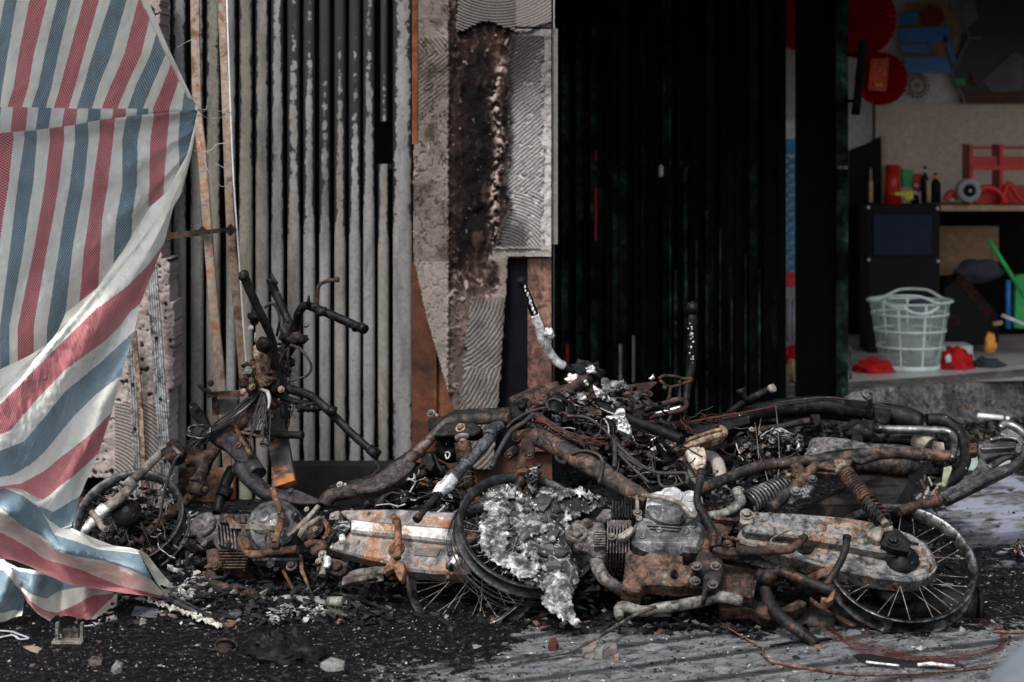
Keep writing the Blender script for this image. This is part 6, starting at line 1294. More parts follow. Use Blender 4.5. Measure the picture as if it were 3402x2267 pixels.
for q, r_ in (((1040, 398), .026), ((1160, 402), .016)):
    p = pb(); p.lat(5, q[0], q[1], .09, [(r_ * 1.5, 0), (r_ * 1.4, .012), (r_ * 1.1, .012), (r_, .002), (0, .002)], 24); p.done('cover_boss', M_ltm, cv)
    p = pb(); p.lat(5, q[0], q[1], .0925, [(r_ * .95, 0), (0, .001)], 20); p.done('hole_dark_disc', M_black, cv)  # black disc paints the dark inside of the hole
p = pb(); p.pt(5, [(880, 440), (960, 430), (1080, 440), (1140, 500), (1100, 550), (1000, 545), (920, 510)], .08, .11, .014, 3); p.done('lower_bowl', M_greym, cv)
p = pb(); p.t(5, [(870, 385, .11), (960, 395, .12), (1060, 420, .12), (1130, 470, .12), (1170, 520, .12), (1200, 520, .12)], .0085, seg=8); p.done('scorched_pipe', M_pale)
p = pb(); p.pt(5, [(690, 640), (780, 580), (800, 600), (770, 640), (740, 660), (700, 665)], .08, .1, .003).bolt(5, 650, 655, .08, .014); p.done('cable_bracket', M_pale); p = pb(); p.bolt(5, 820, 500, .08, .014).t(5, [(820, 490, .08), (815, 400, .07), (800, 350, .06)], .006); p.done('clutch_rod', M_pale)
p = pb(); p.pt(5, [(495, 760), (520, 735), (600, 735), (615, 770), (560, 785)], .02, .06, .004, 2).bolt(5, 590, 760, .06, .01).t(5, [(550, 770, .03), (560, 850, .03), (600, 920, .03), (660, 970, .02), (720, 1010, .0)], [.021, .022, .022, .02, .018], seg=12); p.done('exhaust_pipe', M_engr)
p = pb(); p.pt(5, [(745, 760), (770, 730), (800, 760), (860, 775), (900, 750), (1080, 762), (1115, 775), (1118, 830), (1160, 835), (1190, 825), (1180, 880), (1150, 965), (1080, 968), (900, 955), (860, 965), (835, 1012), (780, 1005), (715, 985), (735, 870)], .03, .085, .006, holes=[[(1062 + 28 * math.cos(k * math.pi / 8), 892 + 33 * math.sin(k * math.pi / 8)) for k in range(16)]], jit=.006); p.done('engine_guard', burnt('brown_guard', [(.34, (.016, .013, .012)), (.46, (.06, .034, .023)), (.55, (.12, .055, .03)), (.63, (.1, .08, .068)), (.74, (.26, .23, .2))], 8, ASH, .72, 60, .75, .15, dist=1))
p = pb(); p.pt(5, [(1255, 545), (1285, 560), (1315, 620), (1325, 700), (1320, 760), (1375, 810), (1370, 930), (1330, 990), (1280, 1000), (1260, 1055), (1235, 1050), (1250, 900), (1195, 860), (1195, 800), (1240, 700), (1250, 620)], .06, .1, .004, 2, jit=.006); fb = p.done('frame_bracket', M_blackr)
for q in ((1203, 848), (1327, 848), (1193, 945), (1307, 965)): p = pb(); p.bolt(5, q[0], q[1], .102, .0165); p.done('bolt', M_engr, fb)
p = pb(); p.pt(5, [(1150, 830), (1215, 800), (1215, 1000), (1150, 980)], .03, .07, .003); p.done('side_plate', M_blackr)
p = pb(); p.t(5, [(1237, 228, .16), (1228, 290, .16), (1210, 370, .155), (1212, 440, .15), (1260, 530, .13), (1300, 600, .12), (1315, 660, .12), (1310, 730, .12)], [.0135, .0135, .012, .013, .014, .014, .014, .013], seg=12).t(5, [(1237, 226, .16), (1232, 262, .16)], .0155); p.done('gear_lever', M_blackr)
p = pb(); p.t(5, [(1460, 740, .12), (1550, 748, .12), (1700, 742, .12), (1800, 738, .12), (1850, 710, .12), (1915, 652, .12)], [.018, .015, .0145, .014, .013, .012]).pt(5, [(1310, 712), (1460, 722), (1475, 770), (1370, 765), (1310, 740)], .1, .125, .003).bolt(5, 1405, 700, .13, .014).t(5, [(1350, 660, .12), (1348, 720, .12)], .009); p.done('brake_pedal', M_rustd)
p = pb(); p.t(5, [(1700, 705, .1), (1690, 670, .1), (1760, 635, .1), (1820, 610, .1), (1870, 650, .1)], .0032, seg=6); p.done('pedal_wire', M_spoke)
p = pb(); p.pt(5, [(1385, 790), (1420, 775), (1600, 770), (1640, 790), (1692, 840), (1680, 865), (1560, 830), (1400, 800)], .06, .085, .003, 2).lat(5, 1675, 845, .083, [(.009, 0), (.009, .003), (.006, .003)], 14).lat(5, 1535, 800, .083, [(.02, 0), (.018, .006), (0, .006)], 18).lat(5, 1600, 808, .083, [(.015, 0), (.014, .006), (0, .006)], 18); p.done('footrest_plate', M_black)
p = pb(); p.pt(5, [(1350, 820), (1540, 830), (1600, 860), (1600, 900), (1560, 1045), (1350, 990)], -.03, .03, .004).pt(5, [(1590, 880), (1605, 885), (1575, 1050), (1560, 1045)], .02, .07, .002).pt(5, [(1330, 985), (1560, 1035), (1560, 1052), (1360, 1010)], .0, .06, .002); p.done('stand_box', M_rustd)
p = pb(); p.t(5, [(1600, 910, .07), (1660, 920, .07), (1720, 885, .08), (1780, 890, .08), (1880, 930, .09), (2000, 975, .1), (2100, 1010, .1)], [.02, .026, .018, .0175, .017, .017, .0175]).t(5, [(1600, 900, .07), (1640, 925, .07)], .024, rough=.2); st = p.done('centre_stand', M_blackr)
p = pb(); p.t(5, [(2182, 660, .14), (2175, 720, .14), (2150, 800, .13), (2105, 880, .12), (2040, 972, .11)], [.012, .0125, .012, .012, .012]); p.t(5, [(2184, 655, .14), (2180, 675, .14)], .0145); p.done('stand_lever', M_blackr, st)
p = pb(); p.m.beam(PB.c(5, 1920, 935, .08), PB.c(5, 2110, 850, .1), .022, .005); p.done('stand_brace', M_rust, st)
p = pb(); p.pt(5, [(2015, 1045), (2025, 1075), (2050, 1085), (2095, 1060), (2112, 985), (2085, 1010), (2060, 1048)], .09, .12, .002); p.done('stand_foot', M_orange, st)
p = pb(); p.t(5, [(1645, 950, .04), (1660, 1040, .04), (1690, 1110, .05), (1760, 1185, .06), (1880, 1275, .06), (1985, 1355, .06)], [.02, .02, .02, .0195, .019, .018]); p.done('stand_leg', M_blackr, st)
p = pb(); p.pt(5, [(1945, 1380), (1965, 1355), (2028, 1350), (2022, 1400), (1995, 1412)], .04, .07, .002); p.done('stand_foot', M_orange, st)
p = pb(); p.pt(5, [(1340, 985), (1560, 1050), (1640, 1080), (1720, 1130), (1700, 1180), (1640, 1170), (1560, 1120), (1360, 1130)], -.04, .01, .004).lat(5, 1655, 1160, .02, [(.03, 0), (.03, .02), (.018, .025), (.01, .04), (0, .04)], 18).pt(5, [(1750, 1120), (1830, 1080), (1870, 1060), (1920, 1080), (1900, 1110), (1800, 1140)], -.03, .01, .003, 2); p.done('under_frame', M_rustd)
p = pb(); p.t(5, [(705, 1185, .04), (700, 1130, .04), (740, 1110, .05), (850, 1140, .05), (960, 1120, .05), (1100, 1100, .05), (1250, 1070, .05), (1350, 1045, .05), (1500, 1070, .04)], [.012, .02, .018, .018, .018, .018, .018, .02, .018]); p.done('exhaust_header', M_pipe)
p = pb(); p.t(5, [(1480, 1150, -.06), (1700, 1190, -.09), (1900, 1220, -.1), (2100, 1250, -.1)], [.03, .045, .05, .05], seg=16); p.done('silencer', M_blackr)
p = pb(); p.t(7, [(1100, 1150, -.16), (1500, 1100, -.16), (1900, 1080, -.16), (2060, 1090, -.15)], [.05, .056, .06, .062], seg=20, rough=.02).t(7, [(2040, 1088, -.15), (2066, 1090, -.15)], .066, seg=20); p.done('silencer', M_black)
# chain run
for i in range(18):
    x = 1330 + (i % 9) * 17; y = (540 + (i % 9) * 1.5) if i < 9 else (650 + (i % 9) * 3); mb = MB(); mb.box(PB.c(5, x, y, .05), PB.u, PB.n, PB.v, .0065, .006, .006 if i % 2 else .004); mb.build('chain_link', M_rust, B)
p = pb(); p.lat(5, 1345, 590, .02, [(.045, 0), (.045, .008), (.02, .01), (0, .02)], 20).pt(5, [(1300, 500), (1480, 520), (1480, 545), (1300, 530)], .0, .03); p.done('sprocket', M_rustd)
# chain case
co = [(505, 470), (545, 440), (900, 455), (1200, 480), (1350, 505), (1500, 545), (1620, 585), (1720, 650), (1775, 730), (1782, 800), (1740, 860), (1680, 890), (1600, 902), (1480, 890), (1400, 880), (1250, 850), (1100, 820), (960, 780), (800, 740), (640, 690), (480, 660), (488, 600), (510, 555)]
p = pb(); p.pt(7, co, -.02, .04, .014, holes=[[(928 + 38 * math.cos(k * math.pi / 8), 690 + 30 * math.sin(k * math.pi / 8)) for k in range(16)]], jit=.004); cc = p.done('chain_case', M_case2)
p = pb(); p.pt(7, [(490, 660), (640, 694), (800, 744), (960, 786), (1100, 826), (1250, 857), (1400, 888), (1480, 898), (1600, 910), (1690, 898), (1748, 868), (1792, 800), (1760, 850), (1600, 880), (1400, 860), (1100, 805), (800, 722), (640, 680)], .0, .055, .004); p.done('case_edge', M_case2, cc)
p = pb(); p.pt(7, [(1200, 660), (1400, 690), (1600, 720), (1660, 740), (1640, 775), (1580, 785), (1450, 770), (1300, 730)], .034, .046, .006, 2); p.done('case_recess', M_blackr, cc)
p = pb(); p.pt(7, [(520, 560), (560, 532), (900, 570), (1200, 605), (1400, 640), (1620, 700), (1600, 722), (1400, 715), (1180, 672), (900, 625), (540, 585)], .0, .078, .006, jit=.004); p.done('swingarm', M_case2)
p = pb(); p.pt(7, [(505, 470), (540, 445), (580, 455), (590, 530), (520, 540), (500, 520)], .0, .06).bolt(7, 545, 478, .06, .021); p.done('pivot_bolt', M_pale, cc)
for q in ((612, 467), (603, 600), (1355, 712), (738, 598), (1200, 560), (700, 470)): p = pb(); p.bolt(7, q[0], q[1], .042, .006); p.done('rivet', M_tan, cc)
p = pb(); p.lat(7, 928, 690, .042, [(.026, 0), (.026, .003), (.0225, .003), (.022, 0)], 24); p.done('hole_rim', M_black, cc)
p = pb(); p.pt(7, [(1330, 590), (1380, 550), (1440, 520), (1495, 535), (1495, 570), (1440, 580), (1425, 625), (1400, 640), (1360, 620)], .07, .11, .006, 2); p.done('shock_mount', M_pale)
p = pb(); p.pt(7, [(1440, 560), (1480, 555), (1540, 575), (1620, 650), (1600, 715), (1500, 700), (1420, 670), (1440, 620)], .07, .1, .003).bolt(7, 1465, 532, .11, .013).bolt(7, 1500, 650, .1, .022).t(7, [(1600, 655, .1), (1665, 672, .1)], .005); p.done('axle_plate', M_black)
# shock B
p = pb(); q0 = PB.c(7, 1168, 178, .09); q1_ = PB.c(7, 1455, 545, .12); p.m.tube([q0.lerp(q1_, -.02), q0.lerp(q1_, .6), q1_], [.014, .013, .013], 12, 2, 0); p.m.lathe([(.024, -.004), (.028, .002), (.028, .01), (.02, .014)], q0, q1_ - q0, 20); shk = p.done('shock_absorber', M_pale)
mb = MB(); mb.spring(q0.lerp(q1_, .03), q0.lerp(q1_, .56), .0235, .0052, 13); mb.build('spring', M_rustd, shk)
mb = MB(); mb.spring(q0.lerp(q1_, .56), q0.lerp(q1_, .97), .026, .0048, 6.5); mb.build('spring', M_blackr, shk)
# rails, plates
RL = burnt('rust_and_black_rail', [(.36, (.01, .009, .009)), (.49, (.035, .03, .028)), (.56, (.08, .043, .028)), (.63, (.16, .068, .036)), (.7, (.05, .048, .048)), (.78, (.15, .14, .13))], 10, ASH, .7, 60, .65, .25)
p = pb(); p.t(6, [(215, 850, .05), (330, 800, .04), (500, 730, .03), (650, 680, .02), (820, 662, .02), (1000, 645, .02), (1180, 628, .02), (1330, 605, .02), (1500, 598, .02), (1700, 610, .02), (1875, 622, .02)], [.018, .019, .019, .019, .019, .02, .022, .021, .021, .021, .021], seg=12); p.done('seat_rail', RL)
p = pb(); p.t(6, [(1230, 640, .05), (1290, 655, .05), (1340, 640, .05), (1400, 625, .05)], .012).t(6, [(1010, 675, .05), (960, 720, .05), (880, 800, .05), (700, 960, .04)], [.018, .019, .02, .02], seg=12); p.pt(6, [(1000, 665), (1100, 640), (1240, 640), (1215, 690), (1180, 715), (1060, 700), (1010, 690)], .03, .065, .003).pt(6, [(1000, 720), (1140, 725), (1130, 740), (1000, 730)], .02, .05, .001); p.done('rear_stay', RL)
p = pb(); p.pt(6, [(830, 670), (890, 660), (920, 690), (915, 740), (880, 780), (860, 750), (850, 700)], .04, .06, .003, 2).bolt(6, 868, 722, .06, .012); p.done('rail_bracket', M_rustd)
p = pb(); p.pt(6, [(805, 735), (850, 728), (860, 742), (810, 748)], .05, .07).t(6, [(805, 742, .07), (840, 738, .07)], .006); p.done('brass_switch', M_tan)
p = pb(); p.m.melt(PB, [src(6, *q) for q in [(830, 860), (940, 780), (1000, 790), (990, 850), (960, 910), (880, 900), (850, 940), (800, 940)]], .05, .02, 4, 60, 1.2, 6, 33); p.bolt(6, 866, 850, .08, .018).bolt(6, 975, 770, .08, .015); p.done('stay_bracket', M_greym)
p = pb(); p.lat(6, 1155, 672, .065, [(.022, 0), (.022, .006), (.01, .008)], 16).bolt(6, 1157, 665, .072, .013); p.done('bolt', M_tan)
# ribbed air duct
p = pb(); q0 = PB.c(6, 545, 935, -.03); q1_ = PB.c(6, 825, 790, -.05); p.m.tube([q0, q1_], [.034, .026], 14, 1, 0); dct = p.done('air_duct', M_black)
mb = MB(); mb.spring(q0, q1_, .041, .0052, 13, R2=.03); mb.build('duct_spring', M_greym, dct)
p = pb(); p.t(6, [(300, 1005, .04), (400, 990, .05), (460, 960, .05), (505, 915, .05), (490, 870, .05), (480, 845, .05)], [.013, .014, .016, .018, .018, .02]).t(6, [(450, 860, .05), (470, 838, .05), (500, 832, .05), (525, 850, .05)], .008); p.done('curved_hose', M_pipe)
# dark box below the rail
p = pb(); p.pt(6, [(1250, 660), (1350, 640), (1640, 655), (1655, 700), (1640, 830), (1560, 950), (1500, 980), (1000, 985), (880, 970), (900, 920), (1050, 860), (1200, 760)], -.16, -.05, .03, 2, jit=.01); p.done('storage_box', burnt('scorched_box', [(.45, (.004, .0035, .0035)), (.56, (.012, .008, .007)), (.64, (.05, .02, .012)), (.74, (.11, .045, .025))], 5, ASH, .72, 60, .6, .2))
p = pb(); p.t(6, [(1240, 680, -.02), (1330, 665, -.02), (1500, 672, -.02), (1600, 680, -.02), (1650, 700, -.03)], [.02, .03, .036, .034, .02], seg=12); p.done('box_lip', RL)
# tail bracket B
p = pb(); p.pt(6, [(1830, 690), (1880, 680), (1885, 700), (1840, 815), (1815, 812)], .02, .035, .002).pt(6, [(1780, 800), (1860, 770), (1860, 790), (1790, 815)], -.03, .01); p.done('number_bracket', plain('greenish_corroded_plate', (.16, .17, .12), .7, .5, 30))
p = pb(); p.t(6, [(1540, 980, .03), (1620, 955, .03), (1710, 930, .03), (1800, 908, .03)], [.017, .018, .018, .019], seg=12).t(6, [(1795, 905, .03), (1806, 903, .03)], .021, seg=12); p.done('cross_tube', M_rustd)
rg = random.Random(14)
for i in range(16):
    x, y = rg.uniform(1670, 1790), rg.uniform(740, 920); mb = MB(); mb.beam(PB.c(6, x, y, .03), PB.c(6, x + rg.gauss(0, 22), y + rg.uniform(20, 60), .04), rg.uniform(.005, .012), .006); mb.build('catch_lever', [M_pale, M_greym, M_rustd][i % 3], B)
p = pb(); p.t(6, [(1765, 960, 0), (1790, 1000, 0), (1800, 1050, 0), (1790, 1090, 0)], .004, seg=6); p.done('thin_loop', M_rustd)
# rear wheel B
rwB = wheel(B, PB, PB.at(2990, 1888, .0), PB.n, .237, .07, M_rim, 36, 'rear_wheel', spm=M_spoke)
p = pb(); c_ = PB.at(2990, 1888, -.09); p.m.lathe([(.222, -.006), (.228, 0), (.222, .006), (.216, 0)], c_, PB.n, 64, True); p.done('tyre_bead', M_rimd, rwB)
p = pb(); p.lat(7, 1500, 960, -.06, [(.075, 0), (.07, .03), (.05, .045), (.02, .05), (.0, .06)], 28); p.done('brake_drum', M_black, rwB)
p = pb(); p.t(7, [(1335, 1240, -.02), (1338, 1290, -.03), (1340, 1310, -.03)], [.02, .014, .018]); p.done('axle_bolt', M_rustd)
p = pb(); p.pt(7, [(960, 1010), (1100, 1110), (1300, 1200), (1480, 1240), (1480, 1260), (1280, 1225), (1080, 1130), (960, 1040)], -.09, -.07, .002); p.done('bent_rail', M_rustd)

# ======== bike C: behind, at right ========
PC = Pl(Vector((P(1900, 1900, 6.6).x, 6.6, 0)), Vector((P(3200, 1900, 6.6).x, 6.6, 0)), 56)
Cb = thing('burnt_motorcycle', 'blackened motorcycle lying behind at right with chrome grab rail and pointed tail rack', 'motorcycle', (1.0, 6.8, 0), 'burnt motorcycles piled on the street')
def pc(): return Part(Cb, PC)
p = pc(); p.t(6, [(-20, 470), (200, 430), (400, 385), (560, 345), (700, 315), (850, 295), (1000, 290), (1150, 298), (1330, 320), (1480, 345), (1600, 375), (1690, 405)], [.024, .026, .026, .03, .034, .036, .036, .036, .034, .04, .044, .034], .0, 14); p.pt(6, [(100, 420), (560, 350), (570, 400), (400, 450), (330, 470), (160, 470)], .0, .04, .003).pt(6, [(1370, 305), (1490, 315), (1480, 370), (1460, 400), (1390, 395)], .02, .05, .004).pt(6, [(0, 470), (150, 460), (160, 540), (60, 580), (-40, 560)], -.02, .02, .003); p.done('frame_spine', M_black)
for x, y in ((262, 392), (340, 385), (140, 435), (1330, 290), (1412, 398)): p = pc(); p.bolt(6, x, y, .045, .013); p.done('bolt', M_blackr)
p = pc(); p.t(6, [(760, 268, .05), (900, 250, .05), (1060, 236, .05), (1200, 250, .06), (1350, 268, .06), (1480, 300, .05)], .0035, seg=6); p.done('cable', M_wire)
p = pc(); p.t(6, [(150, 400, .06), (380, 360, .06), (560, 328, .06), (740, 292, .06)], .003, seg=6); p.done('cable', M_wirer)
p = pc(); p.pt(6, [(1180, 230), (1240, 195), (1320, 200), (1370, 240), (1350, 270), (1290, 262), (1200, 250)], .02, .06, .004); p.m.melt(PC, [src(6, *q) for q in [(1260, 200), (1320, 180), (1375, 200), (1370, 260), (1340, 270), (1300, 230)]], .05, .03, 4, 60, 1.3, 5, 41); p.done('charred_latch', M_greym)
p = pc(); p.t(6, [(1720, 385), (1800, 380), (1870, 405), (1930, 460), (1965, 540), (1972, 620), (1950, 700), (1900, 760), (1820, 800), (1760, 830)], [.024, .023, .022, .022, .022, .022, .022, .022, .024, .022], .03, 14); p.done('tail_hoop', M_black)
p = pc(); p.t(6, [(1400, 440), (1500, 445), (1650, 448), (1800, 452), (1860, 462), (1890, 490), (1895, 560), (1880, 640)], [.016, .0155, .0155, .015, .015, .014, .013, .01], .09, 12); p.done('grab_rail', M_chrome)
p = pc(); p.lat(6, 1405, 437, .09, [(.02, -.01), (.02, .01), (.01, .012)], 16); p.done('rail_end', M_black)
p = pc(); p.pt(6, [(900, 612), (935, 590), (960, 500), (990, 480), (1120, 480), (1260, 500), (1330, 520), (1500, 530), (1640, 550), (1690, 580), (1560, 570), (1300, 545), (1120, 560), (1020, 590), (960, 615)], .0, .06, .012, 2, jit=.01); p.done('side_cover', burnt('grey_brown_cover', [(.32, (.035, .03, .03)), (.46, (.085, .08, .08)), (.58, (.15, .14, .135)), (.66, (.2, .11, .07)), (.76, (.25, .24, .23))], 6, ASH, .7, 60, .6, .3))
p = pc(); p.pt(6, [(1120, 560), (1300, 548), (1560, 574), (1690, 584), (1640, 600), (1300, 600), (1000, 620), (940, 620)], -.03, .02, .004); p.done('cover_underside', M_rustd)
p = pc(); p.m.blob(PC.c(6, 1300, 455, -.02), .06, 5, (1.1, .9, .7), .3); p.m.blob(PC.c(6, 1430, 490, .0), .045, 6, (1, .8, .8), .4); p.m.blob(PC.c(6, 1570, 500, .0), .06, 7, (1.3, .8, .5), .4); p.done('charred_seat_base', M_black)
p = pc(); p.t(6, [(1660, 500), (1700, 530), (1740, 560)], [.04, .045, .04], .03, 16).pt(6, [(1760, 520), (1830, 530), (1840, 590), (1780, 590)], .05, .09); p.done('lamp_housing', M_pale)
p = pc(); p.pt(6, [(1985, 535), (2045, 530), (2050, 590), (1985, 600)], .02, .05, .003).bolt(6, 2012, 566, .05, .01); p.done('rack_joint', M_rustd)
# tail rack casting
tr_ = pc(); tr_.t(6, [(2050, 560), (2130, 520), (2210, 500), (2290, 512), (2335, 550), (2345, 610), (2290, 680), (2200, 730), (2050, 800), (1940, 860), (1860, 900)], [.014, .016, .014, .014, .016, .016, .014, .014, .015, .016, .014], .02, 12, rough=.03, flat=.7)
tr_.t(6, [(2050, 590), (2075, 640), (2060, 700), (1990, 770), (1900, 820), (1800, 870)], [.012, .011, .012, .013, .014, .014], .015, 12, flat=.7).t(6, [(2120, 710), (2180, 660), (2250, 625), (2330, 600)], [.018, .012, .01, .012], .015, 10).pt(6, [(1790, 840), (1900, 800), (2060, 730), (2110, 720), (2040, 800), (1880, 905), (1800, 890)], .0, .02, .005)
tr_.pt(6, [(2050, 550), (2140, 515), (2300, 520), (2330, 560), (2300, 600), (2200, 600), (2090, 640), (2060, 600)], .0, .035, .006, jit=.004).pt(6, [(1860, 905), (1800, 870), (2000, 775), (2075, 715), (2060, 640), (2100, 640), (2130, 700), (2300, 640), (2335, 600), (2345, 630), (2290, 690), (2050, 810)], -.01, .025, .006); rk_ = tr_.done('tail_rack', burnt('sooty_cast_rack', [(.3, (.02, .02, .021)), (.5, (.06, .06, .062)), (.7, (.17, .17, .175))], 7, ASH, .73, 60, .4, .5))
p = pc(); p.t(6, [(2195, 440), (2225, 412), (2290, 425), (2350, 470), (2400, 540)], [.012, .016, .014, .014, .012], .05, 12).pt(6, [(2200, 445), (2240, 430), (2320, 470), (2380, 540), (2300, 500), (2270, 500), (2200, 470)], .02, .045, .005); p.done('rack_hook', M_chrome, rk_)
p = pc(); p.t(6, [(2070, 575), (2160, 570), (2240, 565), (2290, 560)], .007, .05, 8).t(6, [(2130, 515), (2220, 498), (2300, 510), (2340, 550)], .006, .045, 8).pt(6, [(2290, 545), (2320, 530), (2342, 545), (2335, 580), (2305, 595)], .03, .05, .004, 2); p.done('rack_trim', M_chrome, rk_)
# pale orange yoke with stem
p = pc(); p.pt(6, [(22, 560), (60, 530), (150, 500), (240, 480), (300, 445), (360, 432), (400, 445), (400, 490), (300, 530), (220, 545), (140, 575), (60, 600), (30, 590)], .1, .125, .004, 2, holes=[[(225 + 20 * math.cos(k * math.pi / 5), 492 + 9 * math.sin(k * math.pi / 5)) for k in range(10)]]).t(6, [(50, 590), (140, 562), (250, 530), (390, 480)], .008, .13, 8).t(6, [(50, 560), (150, 518), (300, 465), (380, 445)], .007, .13, 8).t(6, [(30, 560), (28, 585), (50, 600)], .012, .115).t(6, [(370, 438), (400, 455), (398, 485)], .013, .115); p.done('fork_yoke', M_tan)
p = pc(); p.t(6, [(180, 585), (205, 640), (240, 700)], [.03, .024, .022], .1, 14).t(6, [(165, 590), (200, 575), (235, 565)], .012, .11).pt(6, [(235, 570), (270, 560), (285, 640), (250, 700), (215, 700), (200, 620)], .09, .115, .004, 2); p.done('steering_stem', burnt('flaking_cream_stem', [(.3, (.2, .13, .07)), (.5, (.42, .35, .24)), (.7, (.5, .46, .38))], 14, (.05, .03, .02), .65, 50, .7))
p = pc(); p.t(6, [(250, 790), (205, 740), (200, 660), (240, 625), (310, 625), (355, 665), (375, 740), (380, 800)], [.022, .022, .021, .022, .023, .024, .025, .022], .02, 14); p.done('bent_pipe', burnt('grey_beige_pipe', [(.3, (.15, .13, .115)), (.6, (.27, .245, .22)), (.75, (.33, .31, .28))], 9, None, rough=.7))
p = pc(); p.t(6, [(115, 600), (122, 700), (130, 830)], .022, -.05, 10); p.done('fork_leg', M_rustd)
p = pc(); p.pt(6, [(290, 590), (340, 600), (400, 680), (430, 720), (400, 720), (340, 640)], -.02, .0, .002); p.done('fender_edge', M_black)
# mangled carburettor area of C
for sd_, (poly, mt) in enumerate((([(660, 490), (760, 470), (850, 450), (930, 480), (920, 560), (860, 620), (780, 560), (700, 560)], M_melt), ([(560, 590), (700, 600), (740, 680), (700, 800), (620, 760), (560, 700)], M_black), ([(840, 470), (920, 500), (900, 590), (860, 600)], M_silver), ([(500, 560), (620, 540), (780, 540), (780, 570), (620, 590), (520, 580)], M_greym))):
    p = pc(); p.m.melt(PC, [src(6, *q) for q in poly], .0, .06, 4, 40, 1.4, 12, 50 + sd_); p.done('mangled_casting', mt)
rg = random.Random(3)
for i in range(12):
    x = rg.uniform(500, 760); y = rg.uniform(440, 620); mb = MB(); mb.bolt(PC.c(6, x, y, .07), PC.n, rg.uniform(.006, .011)); mb.build('bolt', [M_greym, M_tan, M_pale][i % 3], Cb)
for x0, y0, x1, y1 in ((600, 400, 625, 640), (640, 375, 625, 470), (735, 290, 760, 640), (760, 640, 745, 760), (625, 600, 690, 820), (590, 640, 640, 700)):
    mb = MB(); mb.tube(PC.path(6, [(x0, y0, .11), ((x0 + x1) / 2 + rg.gauss(0, 8), (y0 + y1) / 2, .12), (x1, y1, .11)]), .0018, 5, 4, 0); mb.build('loose_wire', M_spoke, Cb)
# second lower rail of C
p = pc(); p.t(6, [(330, 490), (500, 465), (700, 440), (900, 400), (1000, 385)], .014, -.02).t(6, [(780, 400), (900, 370), (1050, 350), (1300, 380)], .018, -.06); p.done('lower_rail', M_blackr)
p = pc(); p.pt(6, [(960, 345), (1020, 345), (1030, 400), (990, 430), (985, 380)], .0, .03); p.done('tab', M_black)
# wire basket carrier, brackets, bars in the middle
def q5(x, y, Y): return P(*src(4, x, y), Y)
car = []
for pts, r_, mt in (([(1350, 805), (1385, 782), (1480, 790), (1500, 802), (1572, 804), (1430, 856), (1355, 810)], .0062, M_rustd), ([(1425, 856), (1418, 930), (1410, 1000)], .0062, M_rustd), ([(1485, 812), (1487, 870), (1485, 935)], .006, M_rustd), ([(1240, 1000), (1360, 970), (1470, 938), (1510, 945), (1528, 970), (1505, 1000), (1380, 1030), (1235, 1065)], .0105, M_rustd), ([(1215, 1055), (1380, 1018), (1500, 985)], .0095, M_chrome), ([(1440, 1010), (1400, 1100), (1340, 1190)], .0045, M_chrome), ([(900, 1200), (1050, 1130), (1200, 1070)], .008, M_rustd), ([(1250, 1230), (1340, 1180), (1420, 1120)], .0035, M_chrome), ([(1160, 1140), (1200, 1110), (1240, 1070)], .004, M_chrome)):
    mb = MB(); mb.tube([q5(x, y, 7.15) for x, y in pts], r_, 8, 5 if r_ > .008 else 3, .04); mb.build('carrier_tube', mt, Cb)
mb = MB(); mb.plate(Vert(7.25), [src(4, *q) for q in [(1150, 845), (1240, 832), (1335, 822), (1340, 832), (1262, 900), (1295, 940), (1280, 950), (1240, 915), (1210, 960), (1160, 1000), (1150, 930)]], -.02, 0, .003, [[src(4, 1195 + 14 * math.cos(k * .785), 872 + 14 * math.sin(k * .785)) for k in range(8)]]); mb.plate(Vert(7.22), [src(4, *q) for q in [(1160, 990), (1230, 960), (1290, 980), (1250, 1040), (1180, 1050)]], -.02, 0, .003); mb.build('rusty_bracket', M_rustd, Cb)
mb = MB(); mb.blob(q5(1020, 870, 7.2), .04, 5, (1.6, .8, .8), .5); mb.blob(q5(985, 830, 7.25), .03, 6, (1, .7, .7), .3); mb.blob(q5(1080, 980, 7.15), .05, 6, (1.5, .7, .6), .4); mb.build('cracked_lump', M_greym, Cb)
mb = MB(); mb.tube([q5(1570, 310, 7.4), q5(1568, 372, 7.4)], [.0205, .021], 16, 1, .04); mb.tube([q5(1568, 370, 7.4), q5(1562, 560, 7.4), q5(1558, 740, 7.4), q5(1535, 860, 7.38), q5(1525, 960, 7.35)], [.0155, .0155, .018, .014, .014], 12, 3, .1); mb.lathe([(.01, 0), (.006, .004)], q5(1570, 312, 7.385), -YV, 12); mb.build('handlebar', M_black, Cb)
for i in range(22):
    mb = MB(); mb.blob(q5(1545 + rg.uniform(-4, 30), rg.uniform(420, 700), 7.384), rg.uniform(.0015, .004), i, amp=.6, n=4); mb.build('ash_fleck', M_silver, Cb)
mb = MB(); mb.tube([q5(1800, 1030, 7.3), q5(1900, 960, 7.28), q5(2000, 905, 7.25), q5(2080, 868, 7.23)], [.013, .014, .0145, .014], 12, 3, .08); mb.tube([q5(1880, 880, 7.26), q5(1900, 910, 7.26), q5(1930, 945, 7.26)], [.012, .01, .009], 8, 3, .1); mb.tube([q5(1860, 890, 7.26), q5(1910, 868, 7.26)], .009, 8, 1); mb.build('foot_peg', M_black, Cb)
mb = MB(); mb.tube([q5(2075, 870, 7.23), q5(2098, 860, 7.22)], .016, 14, 1, 0); mb.build('peg_end', M_pale, Cb)
